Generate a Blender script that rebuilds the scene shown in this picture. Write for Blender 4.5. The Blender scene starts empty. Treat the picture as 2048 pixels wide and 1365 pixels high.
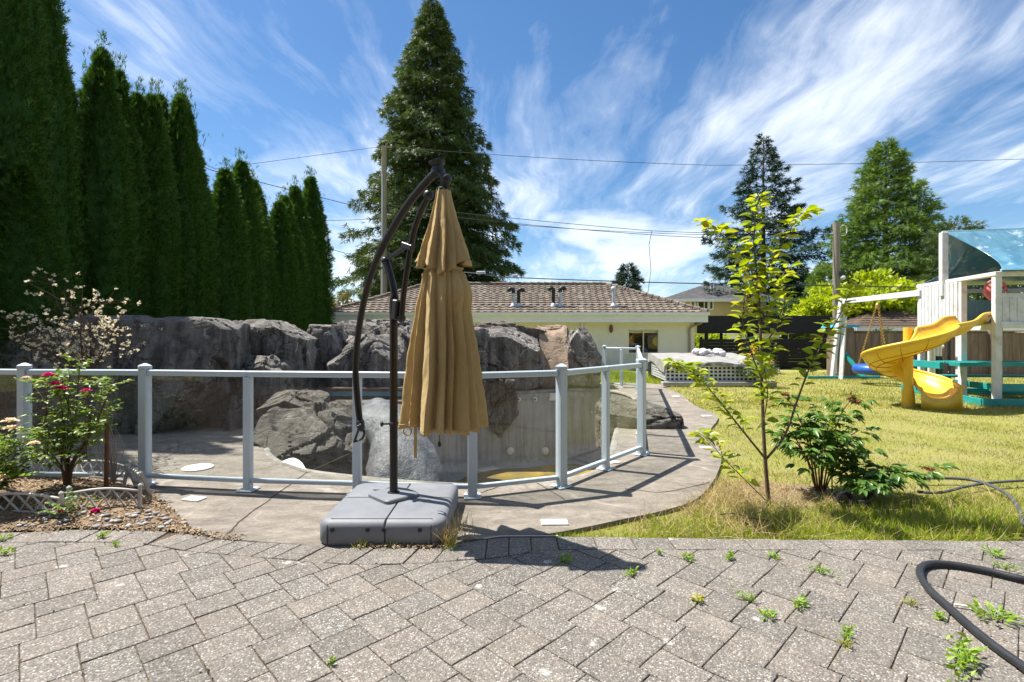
import bpy, bmesh, math, random
import numpy as np
from mathutils import Vector, Matrix, noise
from mathutils.geometry import tessellate_polygon

R = math.radians
random.seed(7)
rng = np.random.default_rng(11)
SC = bpy.context.scene
COL = SC.collection

# ------------------------------------------------------------------ camera
CAM_H, FPX, HZ, CX = 1.43, 1010.0, 672.0, 1024.0
cam = bpy.data.cameras.new('camera')
cam.sensor_width = 36.0
cam.lens = FPX / 2048.0 * 36.0
cam.shift_y = (HZ - 682.5) / 2048.0
cam.clip_end = 2000.0
cam.clip_start = 0.05
camo = bpy.data.objects.new('camera', cam)
camo.location = (0, 0, CAM_H)
camo.rotation_euler = (R(90), 0, 0)
COL.objects.link(camo)
SC.camera = camo

# ------------------------------------------------------------------ light
SUN_TO = Vector((-0.49, 0.21, 1.0)).normalized()      # direction towards the sun
sun = bpy.data.lights.new('sun', 'SUN')
sun.energy = 5.0
sun.angle = R(0.53)
sun.color = (1.0, 0.955, 0.89)
suno = bpy.data.objects.new('sun', sun)
suno.rotation_euler = SUN_TO.to_track_quat('Z', 'Y').to_euler()
suno.location = (-8, 6, 20)
COL.objects.link(suno)

SC.view_settings.view_transform = 'Standard'
SC.view_settings.look = 'None'
SC.view_settings.exposure = 1.06
SC.view_settings.gamma = 1.0
SC.view_settings.use_curve_mapping = False
SC.render.engine = 'CYCLES'
SC.cycles.use_denoising = True
SC.cycles.max_bounces = 8
SC.cycles.transparent_max_bounces = 16
SC.cycles.sample_clamp_indirect = 6.0

world = bpy.data.worlds.new('World')
SC.world = world
world.use_nodes = True


class NT:
    """small helper to write node trees"""
    def __init__(self, tree):
        self.t = tree
        tree.nodes.clear()

    def n(self, typ, **kw):
        nd = self.t.nodes.new(typ)
        ins = kw.pop('ins', {})
        for k, v in kw.items():
            setattr(nd, k, v)
        for k, v in ins.items():
            self.set(nd, k, v)
        return nd

    def set(self, nd, k, v):
        s = nd.inputs[k]
        if hasattr(v, 'is_output') or isinstance(v, bpy.types.NodeSocket):
            self.t.links.new(v, s)
        else:
            s.default_value = v

    def math(self, op, a, b=None, clamp=False):
        nd = self.n('ShaderNodeMath', operation=op)
        nd.use_clamp = clamp
        self.set(nd, 0, a)
        if b is not None:
            self.set(nd, 1, b)
        return nd.outputs[0]

    def vmath(self, op, a, b=None):
        nd = self.n('ShaderNodeVectorMath', operation=op)
        self.set(nd, 0, a)
        if b is not None:
            self.set(nd, 1, b)
        return nd.outputs[0]

    def scale(self, v, s):
        nd = self.n('ShaderNodeVectorMath', operation='SCALE')
        self.set(nd, 0, v)
        nd.inputs[3].default_value = s
        return nd.outputs[0]

    def mix(self, f, a, b, typ='MIX'):
        nd = self.n('ShaderNodeMix', data_type='RGBA', blend_type=typ)
        nd.clamp_factor = True
        self.set(nd, 0, f)
        for s, v in ((6, a), (7, b)):
            if not isinstance(v, bpy.types.NodeSocket) and len(v) == 3:
                v = (*v, 1)
            self.set(nd, s, v)
        return nd.outputs[2]

    def noise(self, vec, scale, detail=4, rough=0.55, dist=0.0, out=0):
        nd = self.n('ShaderNodeTexNoise')
        self.set(nd, 'Vector', vec)
        self.set(nd, 'Scale', scale)
        nd.inputs['Detail'].default_value = detail
        nd.inputs['Roughness'].default_value = rough
        nd.inputs['Distortion'].default_value = dist
        return nd.outputs[out]

    def voro(self, vec, scale, feature='F1', out=0, rnd=1.0):
        nd = self.n('ShaderNodeTexVoronoi', feature=feature)
        self.set(nd, 'Vector', vec)
        nd.inputs['Scale'].default_value = scale
        nd.inputs['Randomness'].default_value = rnd
        return nd.outputs[out]

    def ramp(self, fac, stops, interp='LINEAR'):
        nd = self.n('ShaderNodeValToRGB')
        nd.color_ramp.interpolation = interp
        e = nd.color_ramp.elements
        while len(e) > 1:
            e.remove(e[-1])
        for i, (p, c) in enumerate(stops):
            if not hasattr(c, '__len__'):
                c = (c, c, c)
            el = e[0] if i == 0 else e.new(p)
            el.position = p
            el.color = (*c[:3], 1)
        self.set(nd, 0, fac)
        return nd.outputs[0]

    def mapping(self, vec, rot=(0, 0, 0), scale=(1, 1, 1), loc=(0, 0, 0)):
        nd = self.n('ShaderNodeMapping')
        self.set(nd, 'Vector', vec)
        nd.inputs['Rotation'].default_value = rot
        nd.inputs['Scale'].default_value = scale
        nd.inputs['Location'].default_value = loc
        return nd.outputs[0]

    def sep(self, vec):
        nd = self.n('ShaderNodeSeparateXYZ')
        self.set(nd, 0, vec)
        return nd.outputs

    def comb(self, x, y, z):
        nd = self.n('ShaderNodeCombineXYZ')
        for i, v in enumerate((x, y, z)):
            self.set(nd, i, v)
        return nd.outputs[0]


# ---- sky: Nishita + streaks of cirrus laid out on a high flat layer, all round
w = NT(world.node_tree)
sky = w.n('ShaderNodeTexSky', sky_type='NISHITA')
sky.sun_disc = False
sky.sun_elevation = math.asin(SUN_TO.z)
sky.sun_rotation = math.atan2(SUN_TO.x, SUN_TO.y)
sky.air_density = 1.0
sky.dust_density = 0.35
sky.ozone_density = 2.4
sky.altitude = 60
tc = w.n('ShaderNodeTexCoord')
sx, sy, sz = w.sep(tc.outputs['Generated'])
zz = w.math('ADD', w.math('MAXIMUM', sz, 0.0), 0.13)
flat = w.comb(w.math('DIVIDE', sx, zz), w.math('DIVIDE', sy, zz), 0.0)
CLOUD_ROT = R(-16)
wob = w.noise(flat, 0.9, 3, 0.5, out=1)
wobv = w.scale(w.vmath('SUBTRACT', wob, (0.5, 0.5, 0.5)), 0.55)
flat2 = w.vmath('ADD', flat, wobv)
st = w.mapping(flat2, rot=(0, 0, CLOUD_ROT), scale=(1.35, 0.55, 1), loc=(4.3, 1.7, 0))
streak = w.noise(st, 1.5, 10, 0.58, 0.25)
st2 = w.mapping(flat2, rot=(0, 0, R(16)), scale=(5.5, 0.8, 1), loc=(1.3, 7.7, 0))
fine = w.noise(st2, 1.6, 8, 0.65, 0.25)
mask = w.noise(w.mapping(flat, loc=(5.4, 2.3, 0)), 0.7, 3, 0.5)
cl = w.math('ADD', w.math('MULTIPLY', streak, 0.72), w.math('MULTIPLY', fine, 0.28))
cl = w.math('ADD', cl, w.math('MULTIPLY', w.math('SUBTRACT', mask, 0.5), 0.34))
cirrus = w.ramp(cl, [(0.43, 0.0), (0.51, 0.15), (0.60, 0.50), (0.75, 1.0)])
# low fair-weather cloud banks near the horizon
puffv = w.mapping(tc.outputs['Generated'], scale=(2.2, 2.2, 5.0), loc=(0.55, 0.0, 0.35))
puff = w.noise(puffv, 1.5, 9, 0.55, 0.25)
lowm = w.ramp(sz, [(0.0, 1.0), (0.22, 0.7), (0.36, 0.0)])
puffc = w.math('MULTIPLY', w.ramp(puff, [(0.53, 0.0), (0.62, 0.8), (0.75, 1.0)]), lowm)
cov = w.math('MAXIMUM', cirrus, puffc)
cov = w.math('MULTIPLY', cov, 0.88)
skyc = w.n('ShaderNodeHueSaturation', ins={'Saturation': 1.22, 'Value': 1.0, 'Color': sky.outputs[0]}).outputs[0]
cloudc = w.mix(cov, skyc, (9.6, 9.9, 10.3))
bg = w.n('ShaderNodeBackground', ins={'Color': cloudc, 'Strength': 0.074})
wo = w.n('ShaderNodeOutputWorld')
world.node_tree.links.new(bg.outputs[0], wo.inputs[0])


# ------------------------------------------------------------------ helpers
def G(px, py, z=0.0):
    """ground point under a pixel of the survey photograph"""
    d = (CAM_H - z) * FPX / (py - HZ)
    return Vector(((px - CX) * d / FPX, d, z))


def P(px, py, d):
    return Vector(((px - CX) * d / FPX, d, CAM_H - (py - HZ) * d / FPX))


def link(o, parent=None):
    COL.objects.link(o)
    if parent is not None:
        o.parent = parent
    return o


def tag(o, label=None, cat=None, group=None, kind=None):
    if label: o['label'] = label
    if cat: o['category'] = cat
    if group: o['group'] = group
    if kind: o['kind'] = kind
    return o


def thing(name, label, cat, loc=(0, 0, 0), rz=0.0, group=None):
    o = bpy.data.objects.new(name, None)
    o.empty_display_size = 0.1
    o.location = loc
    o.rotation_euler = (0, 0, rz)
    link(o)
    return tag(o, label, cat, group)


class MB:
    def __init__(self):
        self.v, self.f = [], []

    def add(self, vs, fs):
        b = len(self.v)
        self.v += [tuple(p) for p in vs]
        self.f += [tuple(i + b for i in q) for q in fs]
        return self

    def box(self, c, s, rot=None, bev=0.0):
        cx, cy, cz = c
        hx, hy, hz = s[0] / 2, s[1] / 2, s[2] / 2
        if bev <= 0:
            vs = [Vector((x, y, z)) for z in (-hz, hz) for x, y in ((-hx, -hy), (hx, -hy), (hx, hy), (-hx, hy))]
            fs = [(3, 2, 1, 0), (4, 5, 6, 7), (0, 1, 5, 4), (1, 2, 6, 5), (2, 3, 7, 6), (3, 0, 4, 7)]
        else:
            b = min(bev, hx * .9, hy * .9, hz * .9)
            vs, fs = [], []
            rings = [(-hz, b), (-hz + b, 0), (hz - b, 0), (hz, b)]
            for z, i in rings:
                vs += [Vector((x, y, z)) for x, y in ((-(hx - b), -(hy - i)), (hx - b, -(hy - i)), (hx - i, -(hy - b)), (hx - i, hy - b),
                                                      (hx - b, hy - i), (-(hx - b), hy - i), (-(hx - i), hy - b), (-(hx - i), -(hy - b)))]
            n = 8
            for r in range(3):
                for k in range(n):
                    fs.append((r * n + k, r * n + (k + 1) % n, (r + 1) * n + (k + 1) % n, (r + 1) * n + k))
            fs.append(tuple(range(n - 1, -1, -1)))
            fs.append(tuple(range(3 * n, 4 * n)))
        M_ = rot if rot is not None else Matrix.Identity(3)
        cc = Vector(c)
        return self.add([M_ @ p + cc for p in vs], fs)

    def bar(self, a, b, w, h, up=(0, 0, 1), bev=0.0):
        a, b = Vector(a), Vector(b)
        y = (b - a)
        L = y.length
        y.normalize()
        u = Vector(up)
        x = y.cross(u)
        if x.length < 1e-4:
            x = Vector((1, 0, 0))
        x.normalize()
        z = x.cross(y)
        m = Matrix((x, y, z)).transposed()
        return self.box((a + b) / 2, (w, L, h), m, bev)

    def tube(self, pts, rad, n=8, cap=True):
        pts = [Vector(p) for p in pts]
        k = len(pts)
        if not hasattr(rad, '__len__'):
            rad = [rad] * k
        vs, fs = [], []
        prev = None
        for i, p in enumerate(pts):
            t = (pts[min(i + 1, k - 1)] - pts[max(i - 1, 0)])
            if t.length < 1e-9:
                t = Vector((0, 0, 1))
            t.normalize()
            if prev is None:
                u = t.orthogonal().normalized()
            else:
                u = prev - t * prev.dot(t)
                if u.length < 1e-6:
                    u = t.orthogonal()
                u.normalize()
            prev = u
            v = t.cross(u)
            for j in range(n):
                a = 2 * math.pi * j / n
                vs.append(p + (u * math.cos(a) + v * math.sin(a)) * rad[i])
        for i in range(k - 1):
            for j in range(n):
                fs.append((i * n + j, i * n + (j + 1) % n, (i + 1) * n + (j + 1) % n, (i + 1) * n + j))
        if cap:
            fs.append(tuple(range(n - 1, -1, -1)))
            fs.append(tuple((k - 1) * n + j for j in range(n)))
        return self.add(vs, fs)

    def lathe(self, c, prof, n=16, axis=None, cap=True):
        """prof: list of (r, h) along axis (default z)"""
        c = Vector(c)
        z = Vector(axis if axis else (0, 0, 1)).normalized()
        x = z.orthogonal().normalized()
        y = z.cross(x)
        vs, fs = [], []
        for r, h in prof:
            for j in range(n):
                a = 2 * math.pi * j / n
                vs.append(c + z * h + (x * math.cos(a) + y * math.sin(a)) * r)
        for i in range(len(prof) - 1):
            for j in range(n):
                fs.append((i * n + j, i * n + (j + 1) % n, (i + 1) * n + (j + 1) % n, (i + 1) * n + j))
        if cap:
            fs.append(tuple(range(n - 1, -1, -1)))
            fs.append(tuple((len(prof) - 1) * n + j for j in range(n)))
        return self.add(vs, fs)

    def ball(self, c, r, n=10, sq=(1, 1, 1)):
        m = n
        vs, fs = [], []
        c = Vector(c)
        for i in range(m + 1):
            ph = math.pi * i / m
            for j in range(n):
                a = 2 * math.pi * j / n
                vs.append(c + Vector((math.sin(ph) * math.cos(a) * r * sq[0], math.sin(ph) * math.sin(a) * r * sq[1], -math.cos(ph) * r * sq[2])))
        for i in range(m):
            for j in range(n):
                fs.append((i * n + j, i * n + (j + 1) % n, (i + 1) * n + (j + 1) % n, (i + 1) * n + j))
        return self.add(vs, fs)

    def grid(self, fn, nu, nv, closed_u=False):
        vs = [fn(i / (nu if closed_u else nu - 1), j / (nv - 1)) for j in range(nv) for i in range(nu)]
        fs = []
        for j in range(nv - 1):
            for i in range(nu if closed_u else nu - 1):
                i2 = (i + 1) % nu
                fs.append((j * nu + i, j * nu + i2, (j + 1) * nu + i2, (j + 1) * nu + i))
        return self.add(vs, fs)

    def prism(self, pts, d):
        """polygon pts (3D list) extruded by vector d"""
        d = Vector(d)
        n = len(pts)
        vs = [Vector(p) for p in pts] + [Vector(p) + d for p in pts]
        fs = [tuple(range(n - 1, -1, -1)), tuple(range(n, 2 * n))]
        fs += [(i, (i + 1) % n, n + (i + 1) % n, n + i) for i in range(n)]
        return self.add(vs, fs)

    def mesh(self, name, smooth=False, angle=None, weld=False):
        me = bpy.data.meshes.new(name)
        me.from_pydata(self.v, [], self.f)
        if weld or True:
            bm = bmesh.new()
            bm.from_mesh(me)
            if weld:
                bmesh.ops.remove_doubles(bm, verts=bm.verts, dist=1e-5)
            bmesh.ops.recalc_face_normals(bm, faces=bm.faces)
            bm.to_mesh(me)
            bm.free()
        if smooth or angle:
            me.polygons.foreach_set('use_smooth', [True] * len(me.polygons))
            if angle:
                me.set_sharp_from_angle(angle=R(angle))
        me.update()
        return me

    def build(self, name, mat, parent=None, smooth=False, angle=None, weld=False, loc=None):
        me = self.mesh(name, smooth, angle, weld)
        me.materials.append(mat)
        o = bpy.data.objects.new(name, me)
        link(o, parent)
        if loc is not None:
            o.location = loc
        return o


def one(name, me, mat=None, parent=None, loc=None, rot=None):
    o = bpy.data.objects.new(name, me)
    if mat is not None and not me.materials:
        me.materials.append(mat)
    link(o, parent)
    if loc is not None: o.location = loc
    if rot is not None: o.rotation_euler = rot
    return o


def np_mesh(name, V, F, smooth=False):
    """V (n,3), F (m,k) numpy -> mesh (fast)"""
    me = bpy.data.meshes.new(name)
    n, (m, k) = len(V), F.shape
    me.vertices.add(n)
    me.vertices.foreach_set('co', np.ascontiguousarray(V, dtype=np.float32).ravel())
    me.loops.add(m * k)
    me.loops.foreach_set('vertex_index', np.ascontiguousarray(F, dtype=np.int32).ravel())
    me.polygons.add(m)
    me.polygons.foreach_set('loop_start', np.arange(0, m * k, k, dtype=np.int32))
    if smooth:
        me.polygons.foreach_set('use_smooth', np.ones(m, dtype=bool))
    me.update(calc_edges=True)
    me.validate()
    return me


LEAF4 = (np.array([(0, 0, 0), (.5, .42, .10), (0, 1, -.04), (-.5, .42, .10)]), np.array([(0, 1, 2), (0, 2, 3)]))
LEAF8 = (np.array([(0, 0, 0), (.36, .22, .09), (.5, .5, .10), (.27, .8, .0), (0, 1.04, -.16), (-.27, .8, .0), (-.5, .5, .10), (-.36, .22, .09),
                   (0, .30, 0), (0, .62, -.02)]),
         np.array([(0, 1, 8), (1, 2, 8), (2, 9, 8), (2, 3, 9), (3, 4, 9), (4, 5, 9), (5, 6, 9), (6, 8, 9), (6, 7, 8), (7, 0, 8)]))
SPRAY = (np.array([(-.07, 0, 0), (.07, 0, 0), (0, 1, -.12), (.05, .22, 0), (.02, .42, 0), (.45, .72, .03), (-.05, .16, 0), (-.02, .36, 0), (-.45, .66, .05),
                   (.03, .45, 0), (.0, .62, 0), (.28, .98, -.05)]),
         np.array([(0, 1, 2), (3, 5, 4), (6, 7, 8), (9, 11, 10)]))
BLADE = (np.array([(-.5, 0, 0), (.5, 0, 0), (.32, .55, .09), (-.32, .55, .09), (0, 1, .32)]), None)


def unit(a):
    return a / np.maximum(np.linalg.norm(a, axis=1, keepdims=True), 1e-9)


def scatter(pos, axis, size, width, templ, roll=None, nrm=None):
    """one leaf template per row: axis = leaf length direction, nrm = wanted face normal (approx)"""
    tv, tf = templ
    pos = np.asarray(pos, float)
    n = len(pos)
    y = unit(np.asarray(axis, float))
    if nrm is None:
        nrm = rng.normal(size=(n, 3))
    x = np.cross(y, np.asarray(nrm, float))
    bad = np.linalg.norm(x, axis=1) < 1e-4
    x[bad] = np.cross(y[bad], np.array([.3, .5, .8]))
    x = unit(x)
    z = np.cross(x, y)
    size = np.broadcast_to(np.asarray(size, float), (n,))
    width = np.broadcast_to(np.asarray(width, float), (n,))
    L = tv[None, :, :]
    V = pos[:, None, :] + x[:, None, :] * (L[:, :, 0:1] * (size * width)[:, None, None]) \
        + y[:, None, :] * (L[:, :, 1:2] * size[:, None, None]) + z[:, None, :] * (L[:, :, 2:3] * size[:, None, None])
    k = tv.shape[0]
    F = tf[None, :, :] + (np.arange(n) * k)[:, None, None]
    return V.reshape(-1, 3), F.reshape(-1, tf.shape[1])


def merge(parts):
    Vs, Fs, b = [], [], 0
    for V, F in parts:
        Vs.append(V)
        Fs.append(F + b)
        b += len(V)
    return np.concatenate(Vs), np.concatenate(Fs)


def leaf_obj(name, VF, mat, parent=None, smooth=False):
    me = np_mesh(name, *VF, smooth=smooth)
    me.materials.append(mat)
    o = bpy.data.objects.new(name, me)
    return link(o, parent)


def copy_tree(o, parent=None):
    c = o.copy()
    COL.objects.link(c)
    c.parent = parent
    for ch in o.children:
        copy_tree(ch, c)
    return c


def fill_poly(outer, holes=(), z=0.0):
    """flat triangulated polygon with holes -> (verts, faces)"""
    loops = [[Vector((p[0], p[1], 0)) for p in outer]] + [[Vector((p[0], p[1], 0)) for p in h] for h in holes]
    tris = tessellate_polygon(loops)
    vs = [(p.x, p.y, z) for lp in loops for p in lp]
    return vs, [tuple(t) for t in tris]


def smooth_loop(pts, k=6, closed=True):
    """Catmull-Rom through 2D/3D points"""
    pts = [Vector(p) for p in pts]
    n = len(pts)
    out = []
    for i in range(n if closed else n - 1):
        p0, p1, p2, p3 = (pts[(i + j - 1) % n] if closed else pts[min(max(i + j - 1, 0), n - 1)] for j in range(4))
        for s in range(k):
            t = s / k
            out.append(0.5 * ((2 * p1) + (p2 - p0) * t + (2 * p0 - 5 * p1 + 4 * p2 - p3) * t * t + (3 * p1 - p0 - 3 * p2 + p3) * t ** 3))
    if not closed:
        out.append(pts[-1])
    return out


# ------------------------------------------------------------------ materials
def base_mat(name):
    m = bpy.data.materials.new(name)
    m.use_nodes = True
    t = NT(m.node_tree)
    bs = t.n('ShaderNodeBsdfPrincipled')
    out = t.n('ShaderNodeOutputMaterial')
    m.node_tree.links.new(bs.outputs[0], out.inputs[0])
    return m, t, bs, out


def plain(name, c1, c2=None, scale=6.0, rough=.6, spec=.35, metal=0.0, bump=0.0, bscale=60.0, c3=None, s3=1.5, world_pos=False, coat=0.0, strh=(1, 1, 1)):
    m, t, bs, out = base_mat(name)
    if world_pos:
        vec = t.n('ShaderNodeNewGeometry').outputs['Position']
    else:
        vec = t.n('ShaderNodeTexCoord').outputs['Object']
    if strh != (1, 1, 1):
        vec = t.mapping(vec, scale=strh)
    col = None
    if c2 is not None:
        f = t.ramp(t.noise(vec, scale, 6, .6), [(.36, 0), (.64, 1)])
        col = t.mix(f, c1, c2)
    if c3 is not None:
        f3 = t.ramp(t.noise(vec, s3, 5, .6, .4), [(.48, 0), (.68, 1)])
        col = t.mix(f3, col if col is not None else c1, c3)
    if col is None:
        bs.inputs['Base Color'].default_value = (*c1, 1)
    else:
        t.set(bs, 'Base Color', col)
    t.set(bs, 'Roughness', rough)
    t.set(bs, 'Specular IOR Level', spec)
    t.set(bs, 'Metallic', metal)
    t.set(bs, 'Coat Weight', coat)
    if bump:
        b = t.n('ShaderNodeBump', ins={'Strength': 1.0, 'Distance': bump, 'Height': t.noise(vec, bscale, 6, .65)})
        t.set(bs, 'Normal', b.outputs[0])
    return m


def leafmat(name, cols, trans=.35, rough=.5, spec=.35, patch=None, tcol=None, pscale=1.2):
    """cols: list of colours picked per leaf"""
    m, t, bs, out = base_mat(name)
    geo = t.n('ShaderNodeNewGeometry')
    n = len(cols)
    c = t.ramp(geo.outputs['Random Per Island'], [(i / max(n - 1, 1), q) for i, q in enumerate(cols)])
    if patch is not None:
        f = t.ramp(t.noise(geo.outputs['Position'], pscale, 3, .6), [(.42, 0), (.62, 1)])
        c = t.mix(f, c, patch, 'MIX')
    t.set(bs, 'Base Color', c)
    t.set(bs, 'Roughness', rough)
    t.set(bs, 'Specular IOR Level', spec)
    if trans > 0:
        tr = t.n('ShaderNodeBsdfTranslucent')
        hs = t.n('ShaderNodeHueSaturation', ins={'Hue': .485, 'Saturation': 1.1, 'Value': 1.25, 'Color': c})
        t.set(tr, 'Color', hs.outputs[0])
        mx = t.n('ShaderNodeMixShader', ins={'Fac': trans})
        m.node_tree.links.new(bs.outputs[0], mx.inputs[1])
        m.node_tree.links.new(tr.outputs[0], mx.inputs[2])
        m.node_tree.links.new(mx.outputs[0], out.inputs[0])
    return m


# ------------------------------------------------------------------ setting: ground, deck, pool, patio
def mat_lawn():
    m, t, bs, out = base_mat('lawn')
    pos = t.n('ShaderNodeNewGeometry').outputs['Position']
    f1 = t.ramp(t.noise(pos, .9, 5, .65, .3), [(.38, 0), (.62, 1)])
    f2 = t.ramp(t.noise(pos, 45, 4, .7), [(.35, 0), (.65, 1)])
    f3 = t.ramp(t.noise(pos, 2.6, 6, .75, .5), [(.50, 0), (.62, 1)])
    c = t.mix(f2, (.31, .30, .075), (.18, .21, .04))
    c = t.mix(t.math('MULTIPLY', f1, .55), c, (.38, .33, .12))
    c = t.mix(t.math('MULTIPLY', f3, .6), c, (.33, .27, .155))
    t.set(bs, 'Base Color', c)
    t.set(bs, 'Roughness', .95)
    t.set(bs, 'Specular IOR Level', .1)
    b = t.n('ShaderNodeBump', ins={'Strength': 1.0, 'Distance': .03, 'Height': t.noise(pos, 38, 6, .75)})
    t.set(bs, 'Normal', b.outputs[0])
    return m


def mat_deck():
    m, t, bs, out = base_mat('stamped_concrete')
    pos = t.n('ShaderNodeNewGeometry').outputs['Position']
    f1 = t.ramp(t.noise(pos, .8, 7, .7, .4), [(.35, 0), (.65, 1)])
    f2 = t.ramp(t.noise(t.mapping(pos, rot=(0, 0, .5), scale=(1, 2.2, 1)), 3.6, 9, .74, .5), [(.42, 0), (.60, 1)])
    f3 = t.ramp(t.noise(pos, 34, 6, .75), [(.4, 0), (.62, 1)])
    c = t.mix(f1, (.265, .23, .187), (.18, .158, .13))
    c = t.mix(t.math('MULTIPLY', f2, .7), c, (.37, .32, .26))
    c = t.mix(t.math('MULTIPLY', f3, .5), c, (.17, .152, .128))
    # dark weather stains, pale scratches
    st = t.ramp(t.noise(pos, 2.3, 9, .76, 1.2), [(.51, 0), (.64, 1)])
    c = t.mix(t.math('MULTIPLY', st, .7), c, (.13, .115, .095))
    vv = t.vmath('ADD', pos, t.scale(t.noise(pos, 1.4, 3, .5, out=1), 1.0))
    vein = t.ramp(t.voro(vv, 1.1, 'DISTANCE_TO_EDGE'), [(0.0, 1), (.012, .7), (.03, 0)])
    vm = t.ramp(t.noise(pos, 1.3, 3, .5), [(.5, 0), (.62, 1)])
    c = t.mix(t.math('MULTIPLY', t.math('MULTIPLY', vein, vm), .45), c, (.50, .45, .39))
    t.set(bs, 'Base Color', c)
    t.set(bs, 'Roughness', .85)
    t.set(bs, 'Specular IOR Level', .25)
    pm = t.mapping(pos, rot=(0, 0, .5), scale=(1, 2.6, 1))
    h = t.math('ADD', t.math('MULTIPLY', t.noise(pm, 2.6, 8, .68, .6), 1.0), t.math('MULTIPLY', t.noise(pos, 90, 3, .7), .09))
    h = t.math('SUBTRACT', h, t.math('MULTIPLY', vein, .06))
    b = t.n('ShaderNodeBump', ins={'Strength': 1.0, 'Distance': .06, 'Height': h})
    t.set(bs, 'Normal', b.outputs[0])
    return m


def mat_paver():
    m, t, bs, out = base_mat('exposed_aggregate')
    pos = t.n('ShaderNodeNewGeometry').outputs['Position']
    oi = t.n('ShaderNodeObjectInfo').outputs['Random']
    cell = t.voro(pos, 120, 'F1', 1)
    cr = t.sep(cell)[0]
    c = t.ramp(cr, [(0, (.085, .080, .072)), (.25, (.145, .135, .12)), (.50, (.205, .19, .168)), (.70, (.285, .262, .235)), (.84, (.24, .18, .135)), (.91, (.42, .40, .37))], 'CONSTANT')
    dist = t.voro(pos, 120, 'F1', 0)
    edge = t.ramp(dist, [(.35, 0), (.75, 1)])
    c = t.mix(edge, c, (.12, .111, .097))
    f1 = t.ramp(t.noise(pos, 1.9, 8, .7, .6), [(.42, 0), (.66, 1)])
    c = t.mix(t.math('MULTIPLY', f1, .38), c, (.125, .114, .096))
    f5 = t.ramp(t.noise(pos, 5.5, 6, .7, .3), [(.52, 0), (.70, 1)])
    c = t.mix(t.math('MULTIPLY', f5, .30), c, (.31, .28, .235))
    v = t.math('ADD', t.math('MULTIPLY', oi, .20), .97)
    c = t.mix(1.0, c, t.comb(v, v, v), 'MULTIPLY')
    warm = t.ramp(t.noise(t.comb(oi, oi, oi), 37, 1, .5), [(.4, 0), (.6, 1)])
    c = t.mix(t.math('MULTIPLY', warm, .12), c, (.36, .27, .20))
    # bird-lime and chalk marks
    sp = t.voro(t.vmath('ADD', pos, t.scale(t.noise(pos, 9, 2, .5, out=1), .12)), 3.4, 'F1', 0)
    spm = t.ramp(sp, [(.05, 1), (.11, 0)])
    spn = t.ramp(t.noise(pos, 70, 4, .6), [(.38, 0), (.55, 1)])
    c = t.mix(t.math('MULTIPLY', t.math('MULTIPLY', spm, spn), .75), c, (.66, .64, .60))
    t.set(bs, 'Base Color', c)
    t.set(bs, 'Roughness', .88)
    t.set(bs, 'Specular IOR Level', .25)
    b = t.n('ShaderNodeBump', ins={'Strength': .9, 'Distance': .0045, 'Height': t.math('SUBTRACT', 1.0, dist)})
    t.set(bs, 'Normal', b.outputs[0])
    return m


def mat_rock(name, ca, cb, cc, stain, vein=.6):
    m, t, bs, out = base_mat(name)
    pos = t.n('ShaderNodeNewGeometry').outputs['Position']
    f1 = t.ramp(t.noise(pos, 1.3, 8, .7, .5), [(.34, 0), (.66, 1)])
    f2 = t.ramp(t.noise(pos, 9, 7, .72), [(.35, 0), (.65, 1)])
    c = t.mix(f1, ca, cb)
    c = t.mix(t.math('MULTIPLY', f2, .6), c, cc)
    drip = t.mapping(pos, scale=(3.2, 3.2, .35))
    fs = t.ramp(t.noise(drip, 1.5, 7, .68, .3), [(.46, 0), (.62, 1)])
    c = t.mix(t.math('MULTIPLY', fs, .8), c, stain)
    pale = t.ramp(t.noise(pos, 26, 6, .7), [(.60, 0), (.72, 1)])
    c = t.mix(t.math('MULTIPLY', pale, .35), c, (.42, .38, .33))
    wv = t.vmath('ADD', pos, t.scale(t.noise(pos, 2.2, 4, .6, out=1), .55))
    ve = t.voro(wv, .95, 'DISTANCE_TO_EDGE')
    veinf = t.ramp(ve, [(0, 1), (.010, .8), (.022, 0)])
    vm = t.ramp(t.noise(pos, 2.2, 3, .5), [(.46, 0), (.6, 1)])
    c = t.mix(t.math('MULTIPLY', t.math('MULTIPLY', veinf, vm), vein), c, (.50, .46, .41))
    cv = t.vmath('ADD', pos, t.scale(t.noise(pos, 3.5, 5, .65, out=1), .45))
    ck = t.ramp(t.voro(t.mapping(cv, scale=(1, 1, .7)), 2.1, 'DISTANCE_TO_EDGE'), [(0, 1), (.012, .9), (.03, 0)])
    ckm = t.ramp(t.noise(pos, 1.6, 3, .5), [(.44, 0), (.56, 1)])
    ckf = t.math('MULTIPLY', ck, ckm)
    c = t.mix(t.math('MULTIPLY', ckf, .85), c, (.025, .022, .018))
    gr = t.ramp(t.noise(pos, 70, 5, .75), [(.38, 0), (.62, 1)])
    c = t.mix(t.math('MULTIPLY', gr, .38), c, t.mix(.5, ca, (.03, .027, .023)))
    t.set(bs, 'Base Color', c)
    t.set(bs, 'Roughness', .9)
    t.set(bs, 'Specular IOR Level', .2)
    sk = t.mapping(pos, rot=(.3, .2, .4), scale=(1, 1, 2.2))
    h = t.math('ADD', t.noise(sk, 3.2, 10, .74, .4), t.math('MULTIPLY', t.noise(pos, 40, 6, .75), .22))
    h = t.math('SUBTRACT', h, t.math('MULTIPLY', veinf, .10))
    h = t.math('SUBTRACT', h, t.math('MULTIPLY', ckf, .22))
    b = t.n('ShaderNodeBump', ins={'Strength': 1.0, 'Distance': .09, 'Height': h})
    t.set(bs, 'Normal', b.outputs[0])
    return m


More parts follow.
